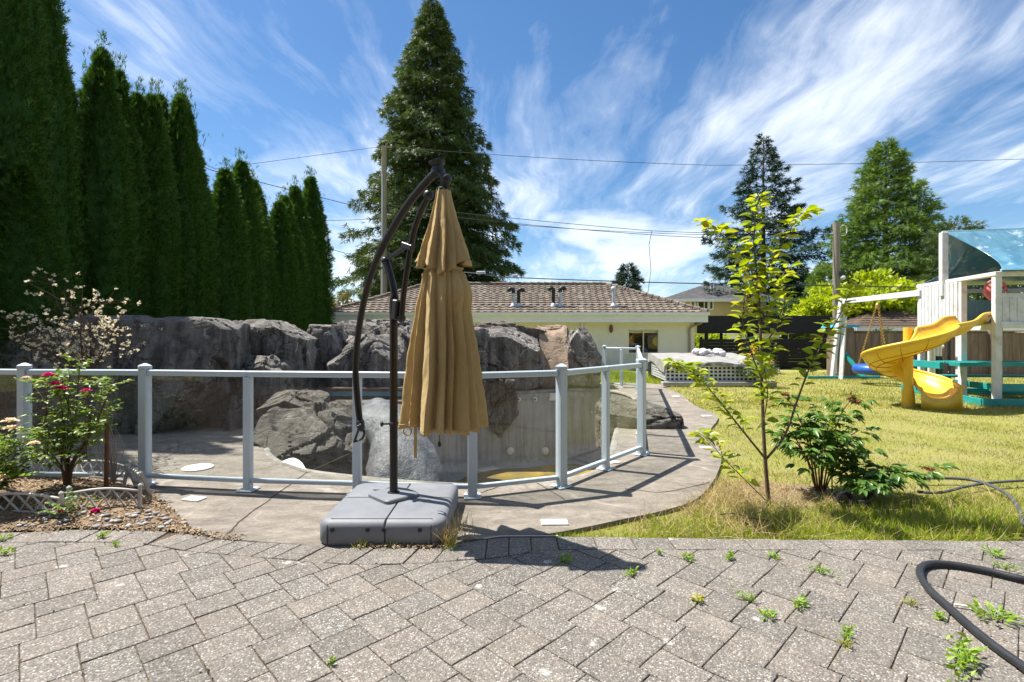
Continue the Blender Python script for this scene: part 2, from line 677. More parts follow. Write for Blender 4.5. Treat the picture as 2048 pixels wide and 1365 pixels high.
def mat_poolwall():
    m, t, bs, out = base_mat('pool_plaster')
    pos = t.n('ShaderNodeNewGeometry').outputs['Position']
    f1 = t.ramp(t.noise(pos, .9, 7, .7, .5), [(.35, 0), (.66, 1)])
    c = t.mix(f1, (.38, .365, .34), (.27, .255, .235))
    dr = t.mapping(pos, scale=(5, 5, .3))
    f2 = t.ramp(t.noise(dr, 1.6, 7, .7), [(.48, 0), (.66, 1)])
    c = t.mix(t.math('MULTIPLY', f2, .6), c, (.13, .12, .10))
    f3 = t.ramp(t.noise(dr, 2.7, 6, .7), [(.56, 0), (.68, 1)])
    c = t.mix(t.math('MULTIPLY', f3, .6), c, (.36, .35, .33))
    f4 = t.ramp(t.noise(pos, 55, 5, .7), [(.55, 0), (.72, 1)])
    c = t.mix(t.math('MULTIPLY', f4, .45), c, (.36, .35, .34))
    t.set(bs, 'Base Color', c)
    t.set(bs, 'Roughness', .85)
    b = t.n('ShaderNodeBump', ins={'Strength': .7, 'Distance': .012, 'Height': t.noise(pos, 30, 6, .7)})
    t.set(bs, 'Normal', b.outputs[0])
    return m


M = {}
M['lawn'] = mat_lawn()
M['deck'] = mat_deck()
M['paver'] = mat_paver()
M['rock'] = mat_rock('dark_rock', (.27, .248, .222), (.135, .124, .112), (.40, .37, .33), (.045, .042, .038), 1.0)
M['rock_light'] = mat_rock('warm_grey_rock', (.19, .172, .142), (.12, .108, .09), (.25, .225, .185), (.07, .063, .052), .5)  # warm grey is this rock's own colour
M['rock_tan'] = mat_rock('tan_rock', (.40, .29, .20), (.30, .225, .165), (.46, .35, .25), (.21, .165, .125), .35)
M['rock_brown'] = mat_rock('brown_rock', (.20, .165, .125), (.13, .11, .09), (.25, .21, .16), (.07, .06, .05))
M['poolwall'] = mat_poolwall()
M['sand'] = plain('joint_sand', (.15, .105, .07), (.075, .058, .042), 60, .95, .1, bump=.01, world_pos=True)
M['soil'] = plain('bed_soil', (.15, .11, .075), (.25, .185, .125), 22, .95, .1, bump=.03, bscale=40, world_pos=True, c3=(.30, .21, .13), s3=9)
M['lid'] = plain('white_plastic_lid', (.74, .72, .66), (.66, .64, .57), 14, .5, .4, world_pos=True)
M['coping'] = plain('coping_concrete', (.33, .31, .265), (.22, .205, .175), 5, .85, .2, bump=.02, bscale=18, world_pos=True, c3=(.16, .15, .125), s3=2)
M['water'] = plain('pool_puddle', (.13, .11, .05), (.20, .15, .045), 1.4, .25, .4, world_pos=True, c3=(.48, .31, .03), s3=.55)
M['reflection_teal'] = plain('teal_reflection_paint', (.10, .23, .27), (.14, .29, .33), 9, .3, .5, world_pos=True)
M['tile_grey'] = plain('waterline_tile_grey', (.34, .335, .31), (.24, .24, .225), 9, .5, .4, world_pos=True)
M['red_brown'] = plain('red_brown_band_and_lamp', (.21, .11, .08), (.15, .085, .065), 9, .7, .3, world_pos=True)

POOL = [(-3.13, 6.53), (-2.75, 5.90), (-2.23, 5.44), (-1.68, 5.20), (-.95, 4.98), (-.20, 4.88), (.45, 5.02), (.93, 5.45), (1.20, 6.2), (1.48, 7.3),
        (1.80, 8.5), (2.2, 9.6), (2.62, 10.9), (2.85, 12.1), (2.6, 13.3), (1.8, 13.75), (1.1, 13.45), (.4, 13.1), (-.6, 12.95), (-1.5, 12.3), (-1.9, 11), (-2.2, 9.6), (-2.7, 8.6), (-3.3, 7.6)]
POOL = [(p.x, p.y) for p in smooth_loop([(a, b, 0) for a, b in POOL], 5)]


def offset_loop(lp, d):
    n = len(lp)
    out = []
    for i in range(n):
        a, b = Vector(lp[i - 1]), Vector(lp[(i + 1) % n])
        t = (b - a).normalized()
        out.append((lp[i][0] + t.y * d, lp[i][1] - t.x * d))
    return out


def poly_area(lp):
    return sum(lp[i - 1][0] * lp[i][1] - lp[i][0] * lp[i - 1][1] for i in range(len(lp))) / 2


if poly_area(POOL) < 0:
    POOL.reverse()
POOL_OUT = offset_loop(POOL, .06)

# lawn, one sheet to the horizon with the pool cut out of it
vs, fs = fill_poly([(-900, -300), (900, -300), (900, 1500), (-900, 1500)], [offset_loop(POOL, .12)], -.035)
lawn = MB().add(vs, fs).build('lawn', M['lawn'])
tag(lawn, kind='structure')

# concrete deck round the pool
DECK_R = [(930, 1080), (1000, 1074.5), (1085, 1069), (1153, 1058), (1258, 1036), (1328, 1021), (1390, 1000), (1425, 965), (1441, 930), (1443, 912), (1438, 893), (1422, 872),
          (1420, 860), (1436, 838), (1426, 826), (1400, 816), (1382, 806), (1366, 792), (1345, 781), (1325, 775)]
dr = [G(*p) for p in DECK_R]
deck_outer = [(p.x, p.y) for p in smooth_loop(dr, 3, False)]
deck_outer += [(4.6, 14.6), (4.0, 15.3), (1, 15.6), (-4, 15.2), (-7.2, 13), (-8.6, 9), (-8.8, 6.0), (-6.5, 4.95)]
bed_edge = [G(120, 955), G(215, 958), G(300, 982), G(335, 1010), G(360, 1035), G(385, 1058), G(440, 1078)]
deck_outer += [(p.x, p.y) for p in bed_edge]
deck_outer += [(-1.7, 3.50), (-1.375, 3.45), (-.82, 3.42), (-.486, 3.41)]
vs, fs = fill_poly(deck_outer, [POOL_OUT], 0.0)
mb = MB().add(vs, fs)
n = len(deck_outer)
mb.add([(x, y, 0) for x, y in deck_outer] + [(x, y, -.12) for x, y in deck_outer], [(i, (i + 1) % n, n + (i + 1) % n, n + i) for i in range(n)])
deck = mb.build('pool_deck', M['deck'], weld=True)
tag(deck, kind='structure')

# rounded coping lip round the pool edge
prof = [(.0605, -.003), (.035, .006), (.0, .004), (-.022, -.012), (-.03, -.035), (-.022, -.06), (.0, -.07)]
loops = [[(x, y, z) for (x, y) in offset_loop(POOL, o)] for o, z in prof]
mb = MB()
k = len(POOL)
for a in range(len(loops) - 1):
    mb.add(loops[a] + loops[a + 1], [(i, (i + 1) % k, k + (i + 1) % k, k + i) for i in range(k)])
cop = mb.build('coping', M['coping'], deck, smooth=True, weld=True)

# pool shell: waterline band, wall, cove, floor
PD = -1.90
pool = MB()
lv = [(0.0, -.065), (0.0, -.28), (.0, -.9), (.0, -1.6), (-.03, -1.78), (-.10, -1.87), (-.2, PD)]
loops = [[(x, y, z) for (x, y) in offset_loop(POOL, o)] for o, z in lv]
for a in range(len(loops) - 1):
    pool.add(loops[a] + loops[a + 1], [(i, (i + 1) % k, k + (i + 1) % k, k + i) for i in range(k)])
vs, fs = fill_poly([(x, y) for x, y, z in loops[-1]], [], PD)
pool.add(vs, fs)
pool = pool.build('pool', M['poolwall'], smooth=True, angle=40, weld=True)
tag(pool, kind='structure')
# stain-coloured puddle left on the pool floor
pud = [(-1.5, 9.6), (-.6, 8.8), (.8, 9.0), (1.7, 10.6), (2.2, 12.1), (1.7, 13.1), (.9, 12.95), (.3, 12.7), (-.6, 12.45), (-1.3, 11.4)]
vs, fs = fill_poly([(p.x, p.y) for p in smooth_loop([(a, b, 0) for a, b in pud], 4)], [], PD + .006)
MB().add(vs, fs).build('puddle', M['water'], pool)
# waterline tiles along the far right wall (each 15 cm tile its own piece)
L = offset_loop(POOL, -.004)
tile_me = None
cnt = 0
for i in range(k):
    a, b = Vector((*L[i], 0)), Vector((*L[(i + 1) % k], 0))
    if not (a.y > 9.6 and a.x > -2.2):
        continue
    seg = (b - a)
    nt = max(1, round(seg.length / .15))
    for j in range(nt):
        p = a + seg * ((j + .5) / nt)
        if tile_me is None:
            tile_me = MB().box((0, 0, 0), (.142, .012, .142), bev=.004).mesh('tile')
            tile_me.materials.append(M['tile_grey'])
        o = one('tile', tile_me, None, pool, (p.x, p.y, -.155), (0, 0, math.atan2(seg.y, seg.x)))
        o.scale = (seg.length / nt / .15, 1, 1)

# wall fittings of the pool: two underwater lights, return jets
def wall_d(px):
    best = 0
    for d_ in np.arange(6, 14.5, .01):
        x_ = (px - CX) * d_ / FPX
        if pool_in(x_, d_):
            best = d_
    return best


def pool_in(x, y):
    c = False
    for i in range(len(POOL)):
        (x0, y0), (x1, y1) = POOL[i - 1], POOL[i]
        if (y0 > y) != (y1 > y) and x < (x1 - x0) * (y - y0) / (y1 - y0) + x0:
            c = not c
    return c


def pool_disc(px, py, d, r, mat, name):
    d = wall_d(px) - .03
    p = P(px, py, d)
    mb = MB().lathe((0, 0, 0), [(r * .2, -.035), (r * .72, -.032), (r * .9, -.018), (r, 0), (r, .04)], 20, (0, 1, 0))
    return mb.build(name, mat, pool, smooth=True, angle=50, loc=p)


M['lens'] = plain('milky_lens', (.70, .67, .57), (.62, .59, .48), 20, .4, .4)
M['lid_dark'] = plain('dark_fitting', (.09, .085, .08), (.13, .12, .11), 20, .6, .3)
for px in (1020, 1090):
    pool_disc(px, 903, 13.72, .105, M['lens'], 'pool_light')
for px in (1037, 1070):
    j = pool_disc(px, 799, 13.72, .065, M['lens'], 'return_jet')
    MB().lathe((0, -.037, 0), [(.012, 0), (.026, -.004), (.026, .01)], 12, (0, 1, 0)).build('nozzle', M['lid_dark'], j)
pool_disc(1183.5, 825, 12.6, .03, M['lens'], 'return_jet')
# weir opening of the skimmer, a dark slot in the far wall
mb = MB().box((0, 0, 0), (.34, .03, .2), bev=.006)
mb.build('skimmer_frame', M['lid'], pool, loc=P(1105, 794, wall_d(1105) - .02))
# solid ledges at the back left; teal and red-brown bands imitate glass reflections
for i in range(3):
    z = .46 - .22 * i
    y0 = 9.45 - .22 * i
    xc = -2.75 + .10 * i
    s = MB().box((xc, y0 + .5, z - .5), (1.5, 1.0, 1.0), bev=.02).build('band_ledge', M['rock_brown'], pool)
    MB().box((xc, y0 - .008, z - .03), (1.46, .02, .05), bev=.004).build('reddish_reflection_band', M['red_brown'], s)
    MB().box((xc, y0 - .006, z - .115), (1.46, .012, .09), bev=.003).build('teal_reflection_band', M['reflection_teal'], s)

# lids let into the deck
def lid_round(px, py, r, label, sx=1.0):
    c = G(px, py)
    o = MB().lathe((0, 0, 0), [(r, 0), (r, .012), (r - .008, .016), (r - .03, .0165), (r - .034, .013), (r - .04, .0165), (.001, .0185)], 32).build('skimmer_lid', M['lid'], loc=(c.x, c.y, .001), smooth=True, angle=35)
    b = MB().box((0, 0, .018), (r * .5, .012, .004)).build('finger_slot', M['lid_dark'], o)
    b.rotation_euler = (0, 0, .5)
    return tag(o, label, 'lid', 'white lids let into the pool deck')


def lid_square(px, py, w_, d_, rz, label):
    c = G(px, py)
    o = MB().box((0, 0, .006), (w_, d_, .012), bev=.004).build('square_lid', M['lid'], loc=(c.x, c.y, .001))
    o.rotation_euler = (0, 0, rz)
    return tag(o, label, 'lid', 'white lids let into the pool deck')


lid_round(395.5, 937, .152, 'round white skimmer lid on deck behind left glass panels')
lid_round(1339, 853, .15, 'round white skimmer lid on the path right of the pool')
lid_square(388.5, 999.5, .17, .105, -.25, 'pale square lid on concrete beside the flower bed')
lid_square(1109, 1046.5, .205, .105, .02, 'pale rectangular lid between umbrella base and grass strip')
lid_square(1411, 896.5, .13, .10, 0, 'white square lid on path beside young tree leaves')
lid_square(1413, 833, .16, .12, .1, 'white square lid on path near its bulging outer edge')
lid_square(1352, 794, .17, .12, .1, 'small white lid at far end of the pool path')
lid_square(1228, 926, .13, .09, .4, 'white square lid just inside railing beside thin post')

# saw-cut joints of the deck
M['joint'] = plain('dirty_joint', (.05, .042, .034), (.085, .07, .05), 30, .95, .1, world_pos=True)
for pts in ([(700, 908), (612, 948), (560, 985), (520, 1014), (478, 1045), (455, 1070)], [(1130, 1000), (1050, 958), (985, 978), (955, 990)],
            [(1290, 872), (1330, 874), (1358, 876)], [(1290, 838), (1330, 838), (1345, 839)], [(1290, 905), (1360, 904)], [(1420, 965), (1330, 985), (1250, 978)],
            [(320, 905), (352, 895), (390, 890)]):
    pp = smooth_loop([G(*p) for p in pts], 5, False)
    mb = MB()
    vs = []
    for i, p in enumerate(pp):
        t_ = (pp[min(i + 1, len(pp) - 1)] - pp[max(i - 1, 0)]).normalized()
        nn = Vector((-t_.y, t_.x, 0)) * (.0035 + .003 * random.random())
        jit = Vector((-t_.y, t_.x, 0)) * random.uniform(-.01, .01)
        vs += [p + nn + jit + Vector((0, 0, .004)), p - nn + jit + Vector((0, 0, .004))]
    mb.add(vs, [(2 * i, 2 * i + 2, 2 * i + 3, 2 * i + 1) for i in range(len(pp) - 1)]).build('deck_joint', M['joint'], deck)

# ---------------- patio of herringbone pavers
PO = [(-15, 3.66), (-6.5, 3.66), (-3.72, 3.665), (-3.25, 3.73), (-2.63, 3.71), (-2.37, 3.665), (-2.05, 3.555), (-1.375, 3.455), (-.82, 3.42), (-.486, 3.41), (-.33, 3.50), (-.085, 3.59), (.447, 3.60),
      (.98, 3.585), (1.67, 3.56), (3.59, 3.53), (6.5, 3.50), (15, 3.45)]
PI_ = [(-6.5, 3.50), (-3.55, 3.505), (-2.62, 3.505), (-2.18, 3.366), (-1.82, 3.297), (-1.51, 3.238), (-1.09, 3.167), (-.80, 3.16), (-.54, 3.18), (-.35, 3.22), (-.217, 3.23), (.02, 3.293),
       (.147, 3.366), (.318, 3.378), (.92, 3.374), (3.42, 3.374), (6.5, 3.36)]


def lut(tab, x):
    for (x0, y0), (x1, y1) in zip(tab, tab[1:]):
        if x0 <= x <= x1:
            return y0 + (y1 - y0) * (x - x0) / (x1 - x0)
    return tab[0][1] if x < tab[0][0] else tab[-1][1]


def slope(tab, x, e=.04):
    return (lut(tab, x + e) - lut(tab, x - e)) / (2 * e)


bedp = [(x, y + .005) for x, y in PO] + [(15, -4.0), (-15, -4.0)]  # sand bed runs on unseen at both sides, added to darken glass reflections
vs, fs = fill_poly(bedp, [], -.009)
patio = MB().add(vs, fs).build('patio', M['sand'])
tag(patio, kind='structure')


def clip(poly, n_, c_):
    """keep the part of the 2D polygon with n.p <= c"""
    out = []
    for i in range(len(poly)):
        a, b = poly[i - 1], poly[i]
        da, db = n_[0] * a[0] + n_[1] * a[1] - c_, n_[0] * b[0] + n_[1] * b[1] - c_
        if (da <= 0) != (db <= 0):
            t_ = da / (da - db)
            out.append((a[0] + (b[0] - a[0]) * t_, a[1] + (b[1] - a[1]) * t_))
        if db <= 0:
            out.append(b)
    return out


def slab(poly, th=.05, bev=.0045):
    """paver mesh from a convex 2D polygon (local), top at z=0, worn edge"""
    n_ = len(poly)
    cx_ = sum(p[0] for p in poly) / n_
    cy_ = sum(p[1] for p in poly) / n_
    mb_ = MB()
    ring = []
    for z, i in ((-th, 0), (-bev, 0), (-bev * .3, bev * .35), (0, bev)):
        for x, y in poly:
            dx, dy = x - cx_, y - cy_
            l = math.hypot(dx, dy) or 1
            s_ = max(0, 1 - i * 1.3 / l)
            ring.append((cx_ + dx * s_, cy_ + dy * s_, z))
    mb_.add(ring, [(r * n_ + k_, r * n_ + (k_ + 1) % n_, (r + 1) * n_ + (k_ + 1) % n_, (r + 1) * n_ + k_) for r in range(3) for k_ in range(n_)] + [tuple(3 * n_ + k_ for k_ in range(n_))])
    return mb_


PW, PL, TH = .191, .249, R(44.4)
ct, st_ = math.cos(TH), math.sin(TH)
GAP = .0021
U0, V0 = 2.166, 1.615
prnd = random.Random(5)


def worn(w_, h_):
    """rectangle outline with slightly uneven sides"""
    pts = []
    for (ax, ay), (bx, by) in (((0, 0), (w_, 0)), ((w_, 0), (w_, h_)), ((w_, h_), (0, h_)), ((0, h_), (0, 0))):
        for s_ in (0.0, .33, .66):
            j = .0015 if s_ else .001
            pts.append((ax + (bx - ax) * s_ + prnd.uniform(-j, j) - w_ / 2, ay + (by - ay) * s_ + prnd.uniform(-j, j) - h_ / 2))
    return pts


pav_var = []
for i in range(10):
    me = slab(worn(PL - 2 * GAP, PW - 2 * GAP)).mesh('paver')
    me.materials.append(M['paver'])
    pav_var.append(me)
cells = []
for a in range(-40, 40):
    for b in range(-40, 40):
        ou, ov = U0 + a * PW + b * PL, V0 - a * PW + b * PL
        for vert in (0, 1):
            if vert == 0:
                u0, u1, v0, v1 = ou, ou + PL, ov - PW, ov
            else:
                u0, u1, v0, v1 = ou + PL - PW, ou + PL, ov, ov + PL
            uc, vc = (u0 + u1) / 2, (v0 + v1) / 2
            x, y = uc * ct - vc * st_, uc * st_ + vc * ct
            if not (-5.0 < x < 5.0 and .2 < y < 3.75):
                continue
            cells.append((x, y, vert, u0, u1, v0, v1))
loose = MB()
n_ind = 0
for x, y, vert, u0, u1, v0, v1 in cells:
    g = GAP
    rect = [(u * ct - v * st_, u * st_ + v * ct) for u, v in ((u0 + g, v0 + g), (u1 - g, v0 + g), (u1 - g, v1 - g), (u0 + g, v1 - g))]
    lim = [lut(PI_, p[0]) - p[1] for p in rect]
    if max(lim) <= .01:
        continue
    inview = y > 1.85 and abs(x) < y * 1.06 + .2 and n_ind < 285
    tilt = (prnd.uniform(-.004, .004), prnd.uniform(-.004, .004))
    zt = prnd.uniform(-.002, .002)
    if min(lim) > .004:
        if inview:
            o = one('paver', prnd.choice(pav_var), None, patio, (x, y, zt), (tilt[0], tilt[1], TH + (math.pi / 2 if vert else 0) + prnd.uniform(-.008, .008)))
            n_ind += 1
        else:
            loose.add([(p[0], p[1], zt) for p in rect] + [(p[0], p[1], -.04) for p in rect], [(0, 1, 2, 3), (0, 4, 5, 1), (1, 5, 6, 2), (2, 6, 7, 3), (3, 7, 4, 0)])
    else:
        s_ = slope(PI_, x)
        nn = Vector((-s_, 1)).normalized()
        cc = nn.x * x + nn.y * lut(PI_, x) - .006
        q = clip(rect, nn, cc)
        if len(q) < 3 or abs(poly_area(q)) < .0012:
            continue
        if poly_area(q) < 0:
            q = q[::-1]
        mx, my = sum(p[0] for p in q) / len(q), sum(p[1] for p in q) / len(q)
        o = slab([(p[0] - mx, p[1] - my) for p in q], bev=.004).build('paver', M['paver'], patio, loc=(mx, my, zt))
        n_ind += 1
lo = loose.build('outer_pavers', M['paver'], patio)
tag(lo, kind='stuff')
# border course
x = -4.6
while x < 4.8:
    wid = .262 if (x > .25 or x < -2.75) else prnd.uniform(.155, .185)
    x1 = x + wid * (1 / math.hypot(1, slope(PI_, x + .1)))
    sh = 0.0
    if -2.6 < x < -.5:
        sh = .10 * (1 if x < -1.0 else .6)
    q = []
    for xx, tab, yy in ((x + .004, PI_, .004), (x1 - .004, PI_, .004), (x1 - .004, PO, -.006), (x + .004, PO, -.006)):
        xs = xx + (sh if tab is PO else 0)
        q.append((xs, lut(tab, xs) + yy))
    mx, my = sum(p[0] for p in q) / 4, sum(p[1] for p in q) / 4
    o = slab([(p[0] - mx, p[1] - my) for p in q]).build('border_paver', M['paver'], patio, loc=(mx, my, prnd.uniform(-.003, .002)))
    o.rotation_euler = (prnd.uniform(-.004, .004), prnd.uniform(-.004, .004), 0)
    x = x1
# pale bead of old sealant between deck and pavers in the umbrella's shadow
pp = [Vector((lut_x, lut(PO, lut_x) + .004, .004)) for lut_x in np.linspace(-.2, .33, 10)]
MB().tube(pp, .004, 6).build('sealant_bead', M['lid'], deck)


# ------------------------------------------------------------------ rocks
def boulder(label, c, s, seed, mat='rock', cuts=(), nrand=6, res=38, rough=.055, name='boulder', exp=10.0, rz=0.0, crack=.05, group='rocks set round the pool'):
    rr = random.Random(seed)
    bm = bmesh.new()
    bmesh.ops.create_cube(bm, size=2.0)
    bmesh.ops.subdivide_edges(bm, edges=bm.edges, cuts=res, use_grid_fill=True)
    c, s = Vector(c), Vector(s)
    pl = [(Vector(n_).normalized(), o_) for n_, o_ in cuts]
    for _ in range(nrand):
        v = Vector((rr.gauss(0, 1), rr.gauss(0, 1), rr.gauss(0, .8))).normalized()
        sup = abs(v.x) + abs(v.y) + abs(v.z)
        pl.append((v, sup * rr.uniform(.70, .88)))
    off = Vector((seed * 3.7, seed * 1.3, seed * 2.1))
    m = min(s)
    for v in bm.verts:
        p = v.co
        k_ = (abs(p.x) ** exp + abs(p.y) ** exp + abs(p.z) ** exp) ** (1 / exp)
        q = p / k_
        w0 = Vector((q.x * s.x, q.y * s.y, q.z * s.z)) * .5 + off
        nrm = q.normalized()
        # broken blocks: every cell of a warped lattice stands a little proud or set back
        dist, pts_ = noise.voronoi(Vector((w0.x * .95, w0.y * .95, w0.z * .75)) + noise.noise_vector(w0 * 1.7) * .18)
        blk = noise.cell(pts_[0] * 13.7) * 1.0
        q = q + nrm * (blk * rough * 2.2 / m)
        for n_, o_ in pl:
            d_ = q.dot(n_) - o_
            if d_ > 0:
                q = q - n_ * d_
        w_ = Vector((q.x * s.x, q.y * s.y, q.z * s.z)) * .5
        h = w_ + off
        dent = max(0.0, 1 - (dist[1] - dist[0]) / .045)
        d2, p2 = noise.voronoi(h * 2.7 + noise.noise_vector(h * 3.0) * .12)
        chip = noise.cell(p2[0] * 9.1) * .55 - .5 * max(0.0, 1 - (d2[1] - d2[0]) / .05)
        a = noise.fractal(h * 2.2, 1.0, 2.0, 5)
        w_ += nrm * (rough * (.45 * a + chip) - crack * dent)
        v.co = w_
    bmesh.ops.recalc_face_normals(bm, faces=bm.faces)
    me = bpy.data.meshes.new(name)
    bm.to_mesh(me)
    bm.free()
    me.polygons.foreach_set('use_smooth', [True] * len(me.polygons))
    me.set_sharp_from_angle(angle=R(14))
    me.materials.append(M[mat])
    o = bpy.data.objects.new(name, me)
    o.location = c
    o.rotation_euler = (0, 0, rz)
    link(o)
    return tag(o, label, 'rock', group)


def rockpx(label, x0, x1, yt, d, depth, seed, zb=-.1, **kw):
    """boulder whose front face stands at distance d and spans the survey columns x0..x1"""
    a = (x0 - CX) * d / FPX
    b = (x1 - CX) * d / FPX
    zt = CAM_H - (yt - HZ) * d / FPX
    return boulder(label, ((a + b) / 2, d + depth / 2, (zt + zb) / 2), (b - a, depth, zt - zb), seed, **kw)


# big slab on the left: sloping shoulder at its left end, overhanging right edge
rockpx('huge dark slab of rock behind the rose bush, widest of all', -150, 424, 633, 7.3, 1.7, 3, res=64, nrand=3,
       cuts=[((-.62, -.1, .78), .84), ((.05, -.35, .93), 1.16), ((.9, -.2, -.42), 1.02), ((.1, -.97, .22), .97), ((.8, 0, .6), 1.28)], rough=.05, crack=.04)
rockpx('narrow upright rock block between huge left slab and squared rock', 412, 476, 655, 8.3, 1.2, 5, rough=.04)
rockpx('squared dark rock standing before the hedge left of dark cleft', 455, 584, 644, 8.7, 1.5, 8, res=32, cuts=[((.85, -.1, -.5), .98), ((0, -.4, .9), 1.2)], nrand=3)
rockpx('low fractured rock ledge at the foot of the squared rock', 405, 548, 722, 8.0, 1.0, 112, rough=.06, crack=.05, res=40, cuts=[((-.3, -.45, .85), 1.0)])
rockpx('cracked rock block right of the dark cleft', 578, 680, 652, 9.9, 1.4, 15, cuts=[((-.75, -.4, .5), 1.05)], nrand=5)
rockpx('rounded grey rock behind the long curved umbrella arm', 640, 790, 676, 9.6, 1.5, 19, exp=5.0, res=46, nrand=7, cuts=[((-.5, -.4, .75), 1.0), ((.6, -.3, .7), 1.1)])
rockpx('flat topped rock at the back just below the white garage fascia', 655, 815, 641, 11.6, 1.6, 23, res=30, cuts=[((0, -.5, .86), 1.15)])
rockpx('rock with hollow face behind the umbrella pole', 755, 885, 648, 10.8, 1.5, 27)
rockpx('rock mostly hidden behind the tan umbrella canopy', 835, 980, 650, 13.0, 1.5, 31)
rockpx('broad dark rock right of umbrella with top sloping down right', 940, 1082, 654, 13.15, 1.5, 36, res=34, nrand=3, cuts=[((.42, -.25, .87), .86), ((0, -.5, .86), 1.1)], zb=-.05)
rockpx('long brown rock ridge running behind the dark sloping rock', 930, 1098, 649, 14.2, 1.3, 41, mat='rock_brown', res=30, cuts=[((.25, 0, .97), 1.02)])
rockpx('dark angular rock right of the tan slide', 1134, 1204, 658, 13.7, 1.6, 45, res=30, nrand=4, cuts=[((.72, -.1, .68), .88), ((.3, -.75, .6), 1.15), ((-.6, -.2, .77), 1.15)], zb=-.05)
rockpx('small boulder at the foot of the tan slide', 1054, 1090, 719, 13.3, .6, 49, res=18, exp=4, rough=.03, zb=.05)
rockpx('ragged brown rock hanging into the pool below dark rock', 955, 1042, 754, 12.75, 1.2, 53, mat='rock_brown', res=44, zb=-1.35, cuts=[((-.75, -.1, -.65), .66), ((.62, -.1, -.78), .72), ((0, -.75, -.65), 1.0)], rough=.07, crack=.06)
rockpx('dark rock inside the shaded cleft', 536, 604, 705, 10.4, 1.0, 57)
rockpx('rock ledge low at the back of the pool', 575, 712, 745, 10.9, 1.0, 61, zb=-1.2)
rockpx('pale craggy boulder atop the slab left of concrete hump', 503, 614, 792, 7.05, .85, 65, mat='rock_light', res=30, nrand=8, cuts=[((-.5, -.35, .8), .84), ((.55, -.2, .8), .92)], zb=.16, rough=.05)
rockpx('broad grey slab rock at pool edge under the pale boulder', 488, 700, 832, 6.35, 1.35, 69, mat='rock_light', res=40, nrand=3, cuts=[((-.1, -.62, .78), .93), ((.55, -.2, .8), 1.02), ((.3, -.9, -.2), 1.0)], zb=-1.1, rough=.06, crack=.07)
boulder('low flat boulder at the right pool edge under railing', (2.02, 8.35, -.06), (1.25, 1.25, .78), 73, mat='rock_light', res=30, nrand=4, cuts=[((0, -.45, .9), .92), ((.4, 0, .9), 1.02)], rough=.05)
rockpx('slender rock left of the broad left pool rocks at foot', 452, 500, 790, 7.7, .5, 77, mat='rock', res=18, zb=-.05)

# tan flume between the rocks, worn smooth by water
def flume(u, v):
    x = -.42 + .84 * u
    y = 14.9 - 1.25 * v
    z = 1.62 - .22 * v - 1.05 * (max(0, v - .35) / .65) ** 1.5
    rim = abs(u - .5) * 2
    z += .13 * rim ** 2.2 + noise.noise(Vector((x * 3, y * 3, 2))) * .04
    return (1.16 + x * (1 - .12 * v), y, z)


tan = thing('rock_flume', 'tan rock water flume worn smooth between two dark rocks', 'water slide', (0, 0, 0))
mb = MB().grid(flume, 22, 26)
top = list(mb.v)
nv_ = len(top)
mb.add([(x, y + .05, .02) for x, y, z in top], [])
edge = [i for i in range(22)] + [22 * j + 21 for j in range(1, 26)] + [22 * 25 + i for i in range(20, -1, -1)] + [22 * j for j in range(24, 0, -1)]
mb.f += [(edge[i], edge[(i + 1) % len(edge)], nv_ + edge[(i + 1) % len(edge)], nv_ + edge[i]) for i in range(len(edge))]
mb.build('flume_bed', M['rock_tan'], tan, smooth=True, angle=50)
b_ = rockpx('x', 1046, 1142, 655, 14.6, .8, 81, mat='rock_tan', res=24, exp=5)
for k_ in ('label', 'category', 'group'):
    del b_[k_]
b_.name = 'head_rock'
b_.parent = tan

# grey concrete hump of the old water slide, running down into the pool
M['hump'] = plain('limed_concrete', (.12, .122, .122), (.07, .072, .073), 3.4, .5, .45, bump=.035, bscale=9, c3=(.21, .215, .215), s3=2.6, strh=(1, 1, .5))
path = smooth_loop([(-2.50, 8.3, -.02), (-2.2, 7.9, .18), (-1.85, 7.5, .19), (-1.55, 7.0, .02), (-1.36, 6.5, -.35), (-1.24, 6.1, -.95), (-1.17, 5.8, -1.8)], 7, False)
mb = MB()
rows = []
for i, p in enumerate(path):
    t_ = (path[min(i + 1, len(path) - 1)] - path[max(i - 1, 0)]).normalized()
    side = t_.cross(Vector((0, 0, 1))).normalized()
    up = side.cross(t_).normalized()
    row = []
    for j in range(25):
        a = math.pi * (j / 24 * 1.30 - .15)
        rw = .44 + .06 * math.sin(i * .5)
        q = p + side * (-math.cos(a) * rw) + up * (math.sin(a) * .30) - up * .05
        q += (side * -math.cos(a) + up * math.sin(a)) * noise.fractal(Vector(q) * 2.6, 1, 2, 5) * .06
        row.append(q)
    rows.append(row)
mb.add([q for r_ in rows for q in r_], [(i * 25 + j, i * 25 + j + 1, (i + 1) * 25 + j + 1, (i + 1) * 25 + j) for i in range(len(rows) - 1) for j in range(24)])
mb.f.append(tuple(range(25)))
tag(mb.build('slide_hump', M['hump'], smooth=True), 'smooth pale grey concrete hump curving down into empty pool', 'water slide')
# curved white ladder-tread lying on the pool ledge
pp = smooth_loop([G(562, 930), G(585, 922), G(602, 930), G(612, 946)], 6, False)
mb = MB()
for a, b in zip(pp, pp[1:]):
    pass
vs, fs = fill_poly([(p.x, p.y) for p in pp] + [(-2.45, 5.52)], [], 0)
q = MB().prism([(x, y, .004) for x, y, z in vs], (0, 0, .03)).build('curved_step_panel', M['lid'])
tag(q, 'curved white panel lying on deck at the pool lip', 'panel')

# ------------------------------------------------------------------ glass railing
M['rail'] = plain('pale_blue_grey_powder_coat', (.50, .565, .60), (.46, .525, .56), 3, .38, .45)


